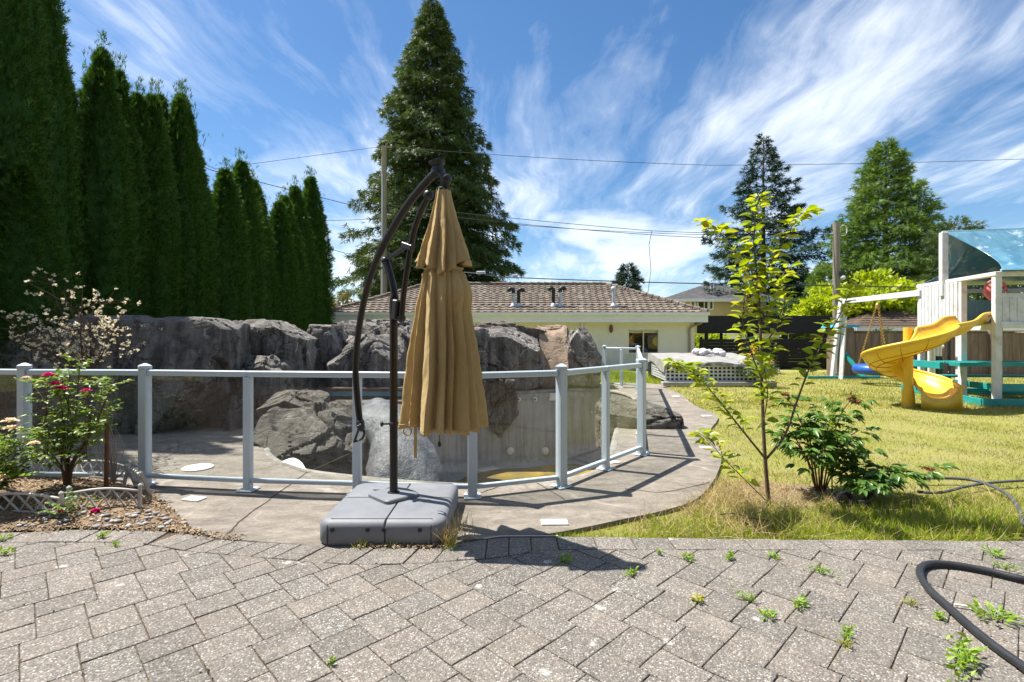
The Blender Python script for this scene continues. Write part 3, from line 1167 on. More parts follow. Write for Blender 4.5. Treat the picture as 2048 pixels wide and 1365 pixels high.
def mat_glass():
    m = bpy.data.materials.new('railing_glass')
    m.use_nodes = True
    t = NT(m.node_tree)
    out = t.n('ShaderNodeOutputMaterial')
    pos = t.n('ShaderNodeNewGeometry').outputs['Position']
    tr = t.n('ShaderNodeBsdfTransparent', ins={'Color': (.955, .97, .965, 1)})
    gl = t.n('ShaderNodeBsdfGlossy', ins={'Roughness': .01, 'Color': (1, 1, 1, 1)})
    lw = t.n('ShaderNodeLayerWeight', ins={'Blend': .5})
    fr = t.math('ADD', t.math('MULTIPLY', t.math('POWER', lw.outputs['Facing'], 5.0), .9), .024)
    mx = t.n('ShaderNodeMixShader', ins={'Fac': fr})
    t.t.links.new(tr.outputs[0], mx.inputs[1])
    t.t.links.new(gl.outputs[0], mx.inputs[2])
    df = t.n('ShaderNodeBsdfDiffuse', ins={'Color': (.55, .55, .52, 1)})
    dirt = t.math('MULTIPLY', t.ramp(t.noise(t.mapping(pos, scale=(1, 1, .45)), 2.3, 8, .72, .6), [(.42, .002), (.66, .022)]), 1.0)
    mx2 = t.n('ShaderNodeMixShader', ins={'Fac': dirt})
    t.t.links.new(mx.outputs[0], mx2.inputs[1])
    t.t.links.new(df.outputs[0], mx2.inputs[2])
    t.t.links.new(mx2.outputs[0], out.inputs[0])
    return m


M['glass'] = mat_glass()
POSTS = [  # x, y, main post?, bears glass to the next
    (-8.2, 5.6, 1), (-6.45, 5.15, 1), (-4.72, 4.89, 1), (-3.51, 4.83, 1), (-2.44, 4.67, 0), (-1.40, 4.57, 0), (-.35, 4.47, 1), (.468, 4.777, 1), (1.005, 5.41, 0), (1.558, 6.07, 1),
    (1.88, 7.35, 0), (2.19, 8.63, 0), (2.50, 9.91, 0), (2.81, 11.19, 0), (3.12, 12.47, 0), (3.43, 13.75, 1), (3.03, 13.98, 0), (2.62, 14.3, 1)]


def railing(pts, label, first_extra=None):
    root = thing('glass_railing', label, 'railing', (pts[0][0], pts[0][1], 0))
    org = Vector((pts[0][0], pts[0][1], 0))
    for i, (x, y, main) in enumerate(pts):
        a = Vector(pts[max(i - 1, 0)][:2])
        b = Vector(pts[min(i + 1, len(pts) - 1)][:2])
        t_ = (b - a)
        rz = math.atan2(t_.y, t_.x)
        s_ = .083 if main else .068
        h = 1.125 if main else 1.05
        po = MB().box((0, 0, h / 2), (s_, s_, h), bev=.006).build('post', M['rail'], root, loc=(x - org.x, y - org.y, 0))
        po.rotation_euler = (0, 0, rz)
        if main:
            MB().lathe((0, 0, h), [(.075, -.004), (.076, .014), (.072, .02), (.014, .042)], 4).build('cap', M['rail'], po).rotation_euler = (0, 0, R(45))
        MB().box((0, 0, .009), (.15, .15, .012), bev=.003).build('base_plate', M['rail'], po)
        for bx, by in ((.055, .055), (-.055, .055), (.055, -.055), (-.055, -.055)):
            MB().lathe((bx, by, .015), [(.009, 0), (.009, .008), (.004, .011)], 8).build('bolt', M['rail'], po)
    for i in range(len(pts) - 1):
        a, b = Vector((*pts[i][:2], 0)) - org, Vector((*pts[i + 1][:2], 0)) - org
        t_ = (b - a).normalized()
        e0 = .0425 if pts[i][2] else -.001
        e1 = .0425 if pts[i + 1][2] else -.001
        z = Vector((0, 0, 1.0785))
        MB().bar(a + t_ * e0 + z, b - t_ * e1 + z, .062, .055, bev=.008).build('top_rail', M['rail'], root)
        i0 = .042 if pts[i][2] else .035
        i1 = .042 if pts[i + 1][2] else .035
        z = Vector((0, 0, .093))
        MB().bar(a + t_ * i0 + z, b - t_ * i1 + z, .048, .036, bev=.004).build('bottom_rail', M['rail'], root)
        g0, g1 = a + t_ * (i0 + .016), b - t_ * (i1 + .016)
        MB().bar(g0 + Vector((0, 0, .582)), g1 + Vector((0, 0, .582)), .006, .935).build('glass_panel', M['glass'], root)
    return root


railing(POSTS[:10], 'long pale metal railing with clear glass panels in front of pool')
railing([(1.60, 6.20, 0)] + POSTS[10:], 'pale glass railing running back along right side of the pool')

# ------------------------------------------------------------------ cantilever umbrella
M['bronze'] = plain('dark_bronze_paint', (.011, .0075, .007), (.017, .011, .010), 8, .36, .4)
M['blackplastic'] = plain('black_plastic', (.016, .016, .017), (.024, .024, .025), 12, .45, .4)
M['greyplastic'] = plain('grey_blue_plastic', (.185, .194, .21), (.16, .168, .183), 4, .55, .4, bump=.0015, bscale=160, c3=(.21, .217, .228), s3=2.5)


def mat_canvas():
    m, t, bs, out = base_mat('tan_canvas')
    tcn = t.n('ShaderNodeTexCoord').outputs['Object']
    f1 = t.ramp(t.noise(t.mapping(tcn, scale=(1, 1, .4)), 5, 6, .65), [(.35, 0), (.65, 1)])
    c = t.mix(f1, (.62, .44, .19), (.53, .37, .15))
    f2 = t.ramp(t.noise(t.mapping(tcn, scale=(6, 6, .5)), 3.0, 6, .7), [(.56, 0), (.72, 1)])
    c = t.mix(t.math('MULTIPLY', f2, .5), c, (.33, .25, .105))
    t.set(bs, 'Base Color', c)
    t.set(bs, 'Roughness', .85)
    t.set(bs, 'Specular IOR Level', .15)
    t.set(bs, 'Sheen Weight', .15)
    wv = t.n('ShaderNodeTexWave', wave_type='BANDS', bands_direction='Z', ins={'Vector': tcn, 'Scale': 95.0, 'Distortion': 1.0})
    h = t.math('ADD', t.math('MULTIPLY', t.noise(tcn, 9, 6, .6, .3), 1.0), t.math('MULTIPLY', wv.outputs[1], .05))
    b = t.n('ShaderNodeBump', ins={'Strength': .8, 'Distance': .012, 'Height': h})
    t.set(bs, 'Normal', b.outputs[0])
    tr = t.n('ShaderNodeBsdfTranslucent')
    t.set(tr, 'Color', c)
    mx = t.n('ShaderNodeMixShader', ins={'Fac': .2})
    t.t.links.new(bs.outputs[0], mx.inputs[1])
    t.t.links.new(tr.outputs[0], mx.inputs[2])
    t.t.links.new(mx.outputs[0], out.inputs[0])
    return m


M['canvas'] = mat_canvas()
PX0, PY0 = -.93, 3.97
UX, UY = .815, -.58
umb = thing('cantilever_umbrella', 'closed tan cantilever umbrella hanging from dark bronze curved arm', 'umbrella', (PX0, PY0, 0))
UO = Vector((PX0, PY0, 0))


def U(px, py):
    """point of the arm's upright plane seen at a survey pixel, relative to the pole foot"""
    k_ = (px - CX) / FPX
    s_ = (k_ * PY0 - PX0) / (UX - k_ * UY)
    y = PY0 + s_ * UY
    return Vector((s_ * UX, s_ * UY, CAM_H - (py - HZ) * y / FPX))


MB().tube([(0, 0, .18), (0, 0, 1.0), (0, 0, 1.62)], .0315, 18).build('pole', M['bronze'], umb, smooth=True, angle=40)
cl_ = MB().lathe((0, 0, 0), [(.0325, -.014), (.037, -.012), (.037, .012), (.0325, .014)], 18).build('collar', M['blackplastic'], umb, smooth=True, angle=40, loc=(0, 0, CAM_H - (848 - HZ) * PY0 / FPX))
MB().tube([(-.03, 0, 0), (-.085, -.01, 0)], .008, 8).lathe((-.085, -.01, 0), [(.010, -.006), (.022, 0), (.022, .012), (.012, .016)], 10, (-1, -.1, 0)).build('knob', M['blackplastic'], cl_, smooth=True, angle=40)
pt = [Vector((0, 0, 1.60)), Vector((0, 0, 1.68)), U(789, 590), U(783, 560), U(776, 535), U(771, 522)]
MB().tube(smooth_loop(pt, 4, False), [.0335] * 8 + [.028] * 13, 14).build('mast_head', M['bronze'], umb, smooth=True, angle=40)
arm_px = [(720, 846), (714, 790), (711, 740), (713, 700), (719, 650), (727, 606), (739, 560), (755, 516), (773, 480), (794, 444), (815, 411), (837, 383), (857, 360), (871, 347)]
ap = smooth_loop([U(*p) for p in arm_px], 3, False)
MB().tube(ap, [.026] * 22 + [.030] * (len(ap) - 22), 14).build('long_arm', M['bronze'], umb, smooth=True, angle=40)
a2 = smooth_loop([U(*p) for p in [(803, 638), (806, 600), (811, 560), (817, 520), (823, 485), (831, 452), (843, 420), (857, 392)]], 3, False)
back = Vector((UX, UY, 0)).cross(Vector((0, 0, 1))).normalized() * .05
MB().tube([p + back * .0 for p in a2], .023, 12).build('short_arm', M['bronze'], umb, smooth=True, angle=40)
for (px, py, r_) in ((771, 522, .035), (857, 391, .040), (803, 637, .034)):
    MB().ball(U(px, py), r_, 12).build('pivot_knob', M['blackplastic'], umb, smooth=True)
for px, py in ((759, 536), (776, 537), (774, 509)):
    MB().ball(U(px, py) - back * .55, .012, 8).build('bolt', M['greyplastic'], umb, smooth=True)
MB().bar(U(773, 520), U(815, 492), .03, .028, bev=.004).build('link_strut', M['bronze'], umb)
MB().bar(U(806, 490), U(826, 497), .05, .045, bev=.006).build('strut_bracket', M['blackplastic'], umb)
MB().bar(U(793, 640), U(797, 600), .085, .06, up=(UX, UY, 0), bev=.01).build('mast_bracket', M['blackplastic'], umb)
hp = U(875, 335)
MB().lathe(hp, [(.02, -.06), (.052, -.045), (.052, -.02), (.038, .005), (.045, .02), (.060, .032), (.060, .042), (.04, .05)], 20, (-.12, 0, 1)).build('hub_cap', M['blackplastic'], umb, smooth=True, angle=50)
MB().ball(U(892, 359), .043, 12).build('swivel_ball', M['blackplastic'], umb, smooth=True)
MB().tube([U(868, 350), U(880, 345), U(892, 359), U(889, 382)], [.03, .03, .028, .034], 12).build('swivel_neck', M['blackplastic'], umb, smooth=True)
# crank handle: a fork-shaped grip at the lower end of the long arm
h0 = U(720, 848)
hd = MB().lathe(h0, [(.028, -.02), (.033, -.01), (.033, .02), (.026, .03)], 14, (.1, 0, 1)).build('handle', M['blackplastic'], umb, smooth=True, angle=45)
MB().tube([h0 + Vector((.004, 0, 0)), h0 + Vector((.012, -.01, -.03)), h0 + Vector((.0, -.015, -.055))], [.034, .030, .022], 12).ball(h0 + Vector((-.004, -.03, -.02)), .016, 8).build('gear_housing', M['blackplastic'], hd, smooth=True)
MB().tube(smooth_loop([h0 + Vector((.03, 0, -.04)), h0 + Vector((.034, 0, -.09)), h0 + Vector((.015, 0, -.125)), h0 + Vector((-.02, 0, -.14)), h0 + Vector((-.055, 0, -.15))], 4, False), .0095, 8).build('grip', M['blackplastic'], hd, smooth=True)
MB().tube(smooth_loop([h0 + Vector((-.006, -.01, -.04)), h0 + Vector((-.025, -.01, -.09)), h0 + Vector((-.042, -.01, -.14))], 4, False), .010, 8).build('grip', M['blackplastic'], hd, smooth=True)
MB().tube([h0 + Vector((.012, -.012, -.07)), h0 + Vector((-.012, -.012, -.135))], .006, 8).build('spring_bar', M['lens'], hd)

# folded canopy: two tiers of pleated cloth
cc = U(887, 450)
CXc, CYc = cc.x, cc.y
zt, zm, zb = U(888, 380).z, U(886, 541).z, U(886, 848).z


# creases of the two tiers (degrees, 270 faces the patio); lobes between them bulge according to their width
CR_LOW = [5, 48, 95, 140, 176, 207, 226, 258, 283, 296, 322, 341]
CR_UP = [20, 75, 130, 184, 214, 250, 287, 318, 345]
crn = random.Random(12)
LOBE = {}
for key, cr_ in (('low', CR_LOW), ('up', CR_UP)):
    LOBE[key] = [(crn.uniform(-.022, .022), crn.uniform(.88, 1.12), crn.uniform(-1, 1)) for _ in cr_]


def lobe(key, th, v):
    cr_ = CR_LOW if key == 'low' else CR_UP
    d = math.degrees(th) + 7 * math.sin(v * 3.1 + 2 * th) * v + 4 * noise.noise(Vector((math.cos(th) * 2, math.sin(th) * 2, v * 3)))
    d %= 360
    n_ = len(cr_)
    for i in range(n_):
        a_, b_ = cr_[i], cr_[(i + 1) % n_]
        w_ = (b_ - a_) % 360
        o_ = (d - a_) % 360
        if o_ < w_:
            x = o_ / w_
            pk = .80 + .08 * LOBE[key][i][2]          # each fold rises gently and tucks sharply under the next
            f = (x / pk) ** .85 if x < pk else ((1 - x) / (1 - pk)) ** .7
            return f, w_, i
    return 0, 30, 0


def cloth_low(u, v):
    th = 2 * math.pi * u
    f, w_, i = lobe('low', th, v)
    dz, sc, sk_ = LOBE['low'][i]
    if v < .06:
        r = .108 + .04 * (v / .06)
    else:
        t_ = (v - .06) / .94
        r = .140 + .142 * t_ ** .95
    dep = (.14 + .0095 * w_) * min(1, .35 + v * 1.3)
    r *= (1 - dep * .62) + dep * f * sc
    r *= 1 + .05 * math.sin(2 * th + .4) + .07 * noise.noise(Vector((math.cos(th) * 1.5, math.sin(th) * 1.5, v * 1.8 + 3)))
    r += .010 * noise.fractal(Vector((math.cos(th) * 3 + v * 2.2, math.sin(th) * 3, v * 5)), 1, 2, 4) * min(1, v * 4)
    # slack pouch just under the strap on the right-hand side
    r += .045 * math.exp(-((v - .16) / .10) ** 2) * max(0, math.cos(th - R(335))) ** 2
    z = zm + .025 + (zb - zm - .025) * v + v ** 4 * (dz + .028 * (1 - f) ** 1.5 - .02 * math.cos(th - R(300)))
    return (CXc + r * math.cos(th), CYc + r * math.sin(th), z)


def cloth_up(u, v):
    th = 2 * math.pi * u
    f, w_, i = lobe('up', th, v)
    dz, sc, sk_ = LOBE['up'][i]
    r = .050 + .118 * v ** 1.15
    dep = (.12 + .0085 * w_) * min(1, .3 + v * 1.2)
    r *= (1 - dep * .6) + dep * f * sc
    r *= 1 + .16 * v ** 2 * (max(0, math.cos(th - R(200))) ** 4 + max(0, math.cos(th - R(338))) ** 4)
    r += .006 * noise.fractal(Vector((math.cos(th) * 3, math.sin(th) * 3, v * 6 + 9)), 1, 2, 4) * min(1, v * 3)
    z = zt + (zm + .01 - zt) * v
    z += v ** 3 * (.05 * (1 - max(0, math.cos(th - R(262))) ** 2) - .05 * max(0, math.cos(th - R(262))) ** 6 + dz * 1.4)
    return (CXc + r * math.cos(th), CYc + r * math.sin(th), z)


low = MB().grid(cloth_low, 300, 70, True)
co = low.build('canopy', M['canvas'], umb, smooth=True)
so = co.modifiers.new('thick', 'SOLIDIFY')
so.thickness = .0025
up_ = MB().grid(cloth_up, 220, 44, True)
cu = up_.build('upper_canopy_tier', M['canvas'], umb, smooth=True)
so = cu.modifiers.new('thick', 'SOLIDIFY')
so.thickness = .0025
# stitched hem of the big tier
MB().tube([Vector(cloth_low(j / 240, .975)) * 1.0 + Vector((0, 0, 0)) for j in range(241)], .0028, 4, False).build('hem_stitch', M['canvas'], umb)
MB().lathe((CXc, CYc, zt), [(.052, -.01), (.054, .004), (.03, .02)], 20).build('canopy_collar', M['blackplastic'], umb, smooth=True, angle=45)
# tie strap round the waist and the loose end below
ring = []
for j in range(61):
    th = 2 * math.pi * j / 60
    x, y, z = cloth_low(j / 60, .015)
    ring.append(Vector((CXc + (x - CXc) * 1.06, CYc + (y - CYc) * 1.06, zm + .012 + .006 * math.sin(th * 3))))
MB().tube(ring, .012, 6).build('tie_strap', M['canvas'], umb, smooth=True)
q = U(836, 862)
MB().box((q.x, q.y - .1, q.z - .03), (.022, .004, .30)).build('strap_end', M['canvas'], umb)
lp = [Vector((q.x - .055, q.y - .12, q.z + .03)) + Vector((.03 * math.cos(a), 0, .03 * math.sin(a) - .01)) for a in np.linspace(0, 2 * math.pi, 14)]
MB().tube(lp, .006, 6).build('strap_loop', M['canvas'], umb)
# rib ends peeping out below the hem, and the hanging toggle
for j in range(8):
    th = 2 * math.pi * (j + .3) / 8
    MB().tube([(CXc + .05 * math.cos(th), CYc + .05 * math.sin(th), zb + .5), (CXc + .17 * math.cos(th), CYc + .17 * math.sin(th), zb - .035)], .011, 6).build('rib', M['bronze'], umb)
MB().tube([(CXc, CYc, zt), (CXc, CYc, zb + .1)], .02, 10).build('canopy_stem', M['bronze'], umb)
q = U(883, 880)
MB().tube([(q.x, q.y - .1, q.z + .06), (q.x, q.y - .1, q.z)], .003, 6).ball((q.x, q.y - .1, q.z - .012), .013, 8, (1, 1, 1.6)).build('toggle', M['blackplastic'], umb)

# weighted base: four tanks with rounded outer edges, hub plate in the middle
BX0, BX1, BY0, BY1, BH = -1.335, -.455, 3.43, 4.37, .17
base = thing('umbrella_base', 'large grey plastic weighted umbrella base standing on the deck edge', 'umbrella base', ((BX0 + BX1) / 2, (BY0 + BY1) / 2, 0))


def rounded(x0, x1, y0, y1, rads, seg=5):
    """outline, rads per corner (x0y0, x1y0, x1y1, x0y1)"""
    pts = []
    for (cx_, cy_, a0, r_) in ((x0, y0, 180, rads[0]), (x1, y0, 270, rads[1]), (x1, y1, 0, rads[2]), (x0, y1, 90, rads[3])):
        sx_ = 1 if cx_ == x0 else -1
        sy_ = 1 if cy_ == y0 else -1
        for s_ in range(seg + 1):
            a = R(a0 + 90 * s_ / seg)
            pts.append((cx_ + sx_ * r_ + r_ * math.cos(a), cy_ + sy_ * r_ + r_ * math.sin(a)))
    return pts


def tank(x0, x1, y0, y1, rads, outer):
    """outer: which sides get the big top round-over (-x, +x, -y, +y)"""
    mb_ = MB()
    n_ = None
    rings = [(0, .012), (.02, 0), (BH - .045, 0), (BH - .022, .008), (BH - .007, .024), (BH, .05)]
    vs_ = []
    for z, i in rings:
        ii = [i if o_ else min(i, .004) for o_ in outer]
        o_ = rounded(x0 + ii[0], x1 - ii[1], y0 + ii[2], y1 - ii[3], [max(.006, r_ - i * .6) for r_ in rads])
        n_ = len(o_)
        vs_ += [(x, y, z) for x, y in o_]
    fs_ = [(r_ * n_ + k_, r_ * n_ + (k_ + 1) % n_, (r_ + 1) * n_ + (k_ + 1) % n_, (r_ + 1) * n_ + k_) for r_ in range(len(rings) - 1) for k_ in range(n_)]
    fs_ += [tuple((len(rings) - 1) * n_ + k_ for k_ in range(n_)), tuple(range(n_ - 1, -1, -1))]
    return mb_.add(vs_, fs_)


hx, hy = (BX1 - BX0) / 2, (BY1 - BY0) / 2
g = .003
br = .10
jx, jy = .03, .04
for (x0, x1, y0, y1, rads, outer) in ((-hx, jx - g, -hy, jy - g, (br, .008, .008, .008), (1, 0, 1, 0)), (jx + g, hx, -hy, jy - g, (.008, br, .008, .008), (0, 1, 1, 0)),
                                      (jx + g, hx, jy + g, hy, (.008, .008, br, .008), (0, 1, 0, 1)), (-hx, jx - g, jy + g, hy, (.008, .008, .008, br), (1, 0, 0, 1))):
    tank(x0, x1, y0, y1, rads, outer).build('water_tank', M['greyplastic'], base, smooth=True, angle=38)
for x in (-.325, -.085, .025, .27):
    MB().lathe((x, -hy - .0005, .112), [(.015, .006), (.015, -.001), (.011, -.003), (.010, .001)], 14, (0, -1, 0)).build('plug', M['blackplastic'], base)
for x in (-.36, .345):
    MB().box((x, -hy - .001, .078), (.004, .004, .135)).build('seam', M['blackplastic'], base)
MB().box((0, -hy + .048, BH - .0005), (.70, .004, .004)).build('seam', M['blackplastic'], base)
px_, py_ = PX0 - (BX0 + BX1) / 2, PY0 - (BY0 + BY1) / 2
hub = rounded(-.15, .15, -.15, .15, (.04,) * 4)
mb = MB()
cr, sr = math.cos(R(45)), math.sin(R(45))
vs = []
for z, s_ in ((BH + .001, 1.0), (BH + .022, 1.0), (BH + .030, .95)):
    vs += [(px_ + (x * cr - y * sr) * s_, py_ - .01 + (x * sr + y * cr) * s_ * .98, z) for x, y in hub]
n_ = len(hub)
mb.add(vs, [(r_ * n_ + k_, r_ * n_ + (k_ + 1) % n_, (r_ + 1) * n_ + (k_ + 1) % n_, (r_ + 1) * n_ + k_) for r_ in range(2) for k_ in range(n_)] + [tuple(2 * n_ + k_ for k_ in range(n_))])
mb.build('hub_plate', M['greyplastic'], base, smooth=True, angle=40)
MB().lathe((px_, py_, BH + .028), [(.05, 0), (.045, .008), (.034, .010)], 18).build('pole_socket', M['blackplastic'], base, smooth=True, angle=40)


# ------------------------------------------------------------------ trees and hedge
M['bark'] = plain('bark', (.10, .075, .055), (.065, .05, .038), 9, .95, .1, bump=.03, bscale=14, strh=(1, 1, .2))
M['hedge'] = leafmat('hedge_cedar', [(.018, .056, .008), (.030, .092, .011), (.055, .15, .018), (.022, .07, .010), (.11, .22, .028), (.09, .085, .02)], trans=.35, rough=.6, spec=.25)  # brightest green puts sunlit spray tips into the leaf colour
M['cedar'] = leafmat('cedar_sprays', [(.036, .070, .016), (.056, .100, .022), (.085, .135, .030), (.044, .078, .022), (.130, .145, .045)], trans=.28, rough=.55, spec=.25)
M['cedar_lit'] = leafmat('bright_cedar_sprays', [(.065, .13, .022), (.10, .19, .03), (.155, .25, .04), (.08, .145, .028), (.20, .27, .05)], trans=.3, rough=.55, spec=.25)
M['spruce'] = leafmat('spruce_needles', [(.012, .032, .018), (.018, .045, .024), (.028, .060, .028), (.016, .038, .024)], trans=.12, rough=.6, spec=.2)
M['maple'] = leafmat('lime_leaves', [(.26, .36, .02), (.36, .45, .03), (.44, .50, .045), (.20, .30, .02)], trans=.4, rough=.5)
M['shrub'] = leafmat('shrub_leaves', [(.05, .10, .02), (.08, .14, .03), (.035, .075, .018)], trans=.3)
M['rust'] = leafmat('tired_foliage', [(.26, .17, .045), (.19, .17, .04), (.12, .15, .035), (.32, .20, .07)], trans=.3)


def column_cedar(name, h, r, seed, ns):
    """one columnar hedge cedar (returns foliage mesh, trunk mesh); base at the origin"""
    g_ = np.random.default_rng(seed)
    ph = g_.uniform(0, 6.28, 6)

    def rad(t, th):
        body = np.where(t < .10, .80 + 2.0 * t, np.where(t < .45, 1.0, 1.0 - ((t - .45) / .55) ** 1.9 * .96))
        return r * body * (1 + .10 * np.sin(3 * th + ph[0] + t * 5) + .07 * np.sin(5 * th + ph[1] - t * 9) + .05 * np.sin(9 * th + ph[2] + t * 17))
    t = g_.uniform(0, 1, ns) ** .9
    th = g_.uniform(0, 2 * math.pi, ns)
    rr_ = rad(t, th) * (1 - .20 * g_.random(ns) ** 1.5 + .07 * g_.normal(size=ns).clip(-1, 1.8)) + .10 * np.sin(7 * th + 3.1 * np.sin(t * h * 4.5 + ph[3])) * np.sin(t * h * 8.3 + 2 * np.sin(4 * th + ph[4]))
    pos = np.stack([rr_ * np.cos(th), rr_ * np.sin(th), t * h], 1)
    out_ = np.stack([np.cos(th), np.sin(th), np.zeros(ns)], 1)
    ax = out_ * .75 + np.array([0, 0, 1.0]) * g_.uniform(.3, 1.1, (ns, 1)) + g_.normal(size=(ns, 3)) * .38
    sz = g_.uniform(.07, .17, ns)
    nr = np.cross(out_, np.array([0, 0, 1.0])) + g_.normal(size=(ns, 3)) * .5
    A = scatter(pos, ax, sz, .75, SPRAY, nrm=nr)
    # leader shoots at the tip
    k_ = 150
    zt_ = g_.uniform(.86, 1.05, k_)
    pos = np.stack([g_.normal(size=k_) * r * (.06 + 2.2 * (1.05 - zt_)), g_.normal(size=k_) * r * (.06 + 2.2 * (1.05 - zt_)), zt_ * h], 1)
    ax = np.array([0, 0, 1.0]) + g_.normal(size=(k_, 3)) * .35
    B = scatter(pos, ax, g_.uniform(.10, .2, k_), .6, SPRAY)
    # inner foliage mass
    T, TH_ = np.meshgrid(np.linspace(0, 1, 26), np.linspace(0, 2 * math.pi, 18, endpoint=False), indexing='ij')
    R_ = rad(T, TH_) * .80
    V = np.stack([R_ * np.cos(TH_), R_ * np.sin(TH_), T * h * .985], -1).reshape(-1, 3)
    idx = np.arange(26 * 18).reshape(26, 18)
    q = np.stack([idx[:-1], np.roll(idx, -1, 1)[:-1], np.roll(idx, -1, 1)[1:], idx[1:]], -1).reshape(-1, 4)
    tri = np.concatenate([q[:, [0, 1, 2]], q[:, [0, 2, 3]]])
    fo = np_mesh('foliage', *merge([A, B, (V, tri)]))
    fo.materials.append(M['hedge'])
    tk = MB().tube([(0, 0, -.1), (0, 0, h * .5)], [.09, .05], 8).mesh('trunk', True)
    tk.materials.append(M['bark'])
    return fo, tk


hv = [column_cedar('c', 7.0, .66, s_, 19000) for s_ in (1, 2, 3, 4)]
HX = 8.3
# distance along the row, crown height, radius scale, height in the picture
hedge = [(6.6, 7.6, .8), (7.35, 8.4, .8), (7.75, 4.1, .75), (8.15, 9.4, .74), (8.95, 9.6, .72), (9.5, 6.4, .6), (9.9, 7.15, .70), (10.5, 7.0, .70), (11.0, 6.75, .68), (11.42, 6.85, .66), (11.98, 7.15, .72),
         (12.35, 7.25, .70), (12.82, 7.45, .74), (13.3, 7.0, .80), (14.2, 6.15, .84), (15.35, 6.7, .86), (16.5, 6.5, .86), (17.6, 6.1, .84), (18.65, 6.55, .88), (19.8, 7.25, .92), (21.0, 8.0, .98)]
words = ['outermost', 'second', 'low front', 'tallest', 'second tallest', 'stubby', 'first pointed', 'second pointed', 'third pointed', 'fourth pointed', 'fifth pointed', 'sixth pointed', 'seventh pointed',
         'last pointed', 'first', 'second', 'third', 'fourth', 'fifth', 'second last', 'last']
for i, (y, h, rs) in enumerate(hedge):
    fo, tk = hv[i % 4]
    if i < 14:
        lab = words[i] + ' columnar cedar of the tall near part of the left hedge'
    else:
        lab = words[i] + ' columnar cedar of the lower far part of the left hedge'
    t_ = thing('columnar_cedar', lab, 'tree', (-HX + .12 * math.sin(i * 2.3) + (.9 if i == 2 else 0), y, -.05), i * 1.9, 'columnar cedars in the left hedge')
    t_.rotation_euler = (.022 * math.sin(i * 4.1), .022 * math.sin(i * 2.7 + 1), i * 1.9)
    for nm, me in (('foliage', fo), ('trunk', tk)):
        o = one(nm, me, None, t_)
        o.scale = (rs * (1.12 if i > 4 else 1.04), rs * (1.12 if i > 4 else 1.04), h / 7.0)


def conifer(name, label, base, H, Rmax, seed, mat, n_br, per, spr, droop, lift, bare=.06, gaps=.25, shape=1.0, tipcurl=.1, spw=.85, trunk_r=None, group='trees beyond the garden'):
    g_ = np.random.default_rng(seed)
    t_ = thing(name, label, 'tree', base, 0, group)
    tr_ = trunk_r or H * .016
    MB().tube([(0, 0, -.3), (0, 0, H * .5), (0, 0, H * .985)], [tr_, tr_ * .6, .03], 8).build('trunk', M['bark'], t_, smooth=True)
    P_, A_, S_ = [], [], []
    wood = MB()
    for b in range(n_br):
        t = (b + g_.random()) / n_br
        t = bare + (1 - bare) * t ** .85
        L_ = Rmax * ((1 - t) ** shape) * g_.uniform(.52, 1.15) + .25
        if t < .18:
            L_ *= .72 + 1.6 * t
        az = b * 2.399 + g_.normal() * .4
        dirh = np.array([math.cos(az), math.sin(az), 0])
        z0 = t * H
        k_ = max(5, int(per * (L_ / Rmax) ** 1.0 * 1.0 + 4))
        s_ = np.sqrt(g_.uniform(.03, 1, k_))
        zc = z0 + L_ * (lift * s_ - droop * s_ ** 2 + tipcurl * s_ ** 4)
        side = np.array([-dirh[1], dirh[0], 0])
        spread = (1 - s_) * .15 * L_ + .16 * L_ * np.sin(np.pi * np.clip(s_, 0, 1)) + .1
        lat = g_.normal(size=k_) * spread
        p = dirh[None] * (s_ * L_)[:, None] + side[None] * lat[:, None]
        p[:, 2] = zc + g_.normal(size=k_) * .10 - abs(lat) * .25
        P_.append(p)
        a_ = dirh[None] * .8 + side[None] * (np.sign(lat) * .5)[:, None] + g_.normal(size=(k_, 3)) * .4
        a_[:, 2] += lift * .4 - droop * 1.3 * s_ - (.35 if droop > .35 else 0)
        A_.append(a_)
        S_.append(spr * g_.uniform(.6, 1.25, k_) * (1 - .25 * t))
        if b % 2 == 0:
            ss = np.linspace(0, .92, 5)
            wood.tube([tuple(dirh * (q * L_) + np.array([0, 0, z0 + L_ * (lift * q - droop * q * q + tipcurl * q ** 4)])) for q in ss], [max(.012, tr_ * .22 * (1 - t) * (1 - q) + .012) for q in ss], 5, False)
    wood.build('branches', M['bark'], t_)
    P_, A_, S_ = np.concatenate(P_), np.concatenate(A_), np.concatenate(S_)
    leaf_obj('crown', scatter(P_, A_, S_, spw, SPRAY), M[mat], t_)
    return t_


conifer('cedar_tree', 'tall pointed cedar behind the garage and closed umbrella', (-5.05, 32, -.5), 23.2, 6.9, 21, 'cedar', 620, 220, .52, .42, .18, bare=.04, shape=.80, tipcurl=.08)
conifer('spruce_tree', 'dark spruce with layered boughs above the yellow house', (22.4, 45, -.5), 19.8, 9.6, 22, 'spruce', 170, 260, .62, .34, .20, bare=.03, shape=1.0, tipcurl=.22, spw=.8)
conifer('cedar_tree', 'bright green cedar right of the short wooden pole', (25.9, 35, -.5), 15.4, 5.6, 23, 'cedar_lit', 380, 170, .48, .34, .26, bare=.03, shape=.72, tipcurl=.16)
conifer('pine_tree', 'small far conifer above the right end of garage roof', (13.7, 60, -.5), 10.4, 2.6, 24, 'spruce', 90, 60, .8, .2, .3, bare=.1, shape=.45)
conifer('fir_tree', 'dark conifer half hidden behind the playset canopy', (25.4, 29, -.5), 8.6, 3.1, 25, 'cedar', 100, 70, .5, .2, .4, bare=.03, shape=.55)
conifer('fir_tree', 'tiny far treetop poking above the garage ridge', (10.4, 75, -.5), 8.9, 1.6, 29, 'spruce', 40, 30, .7, .2, .3)


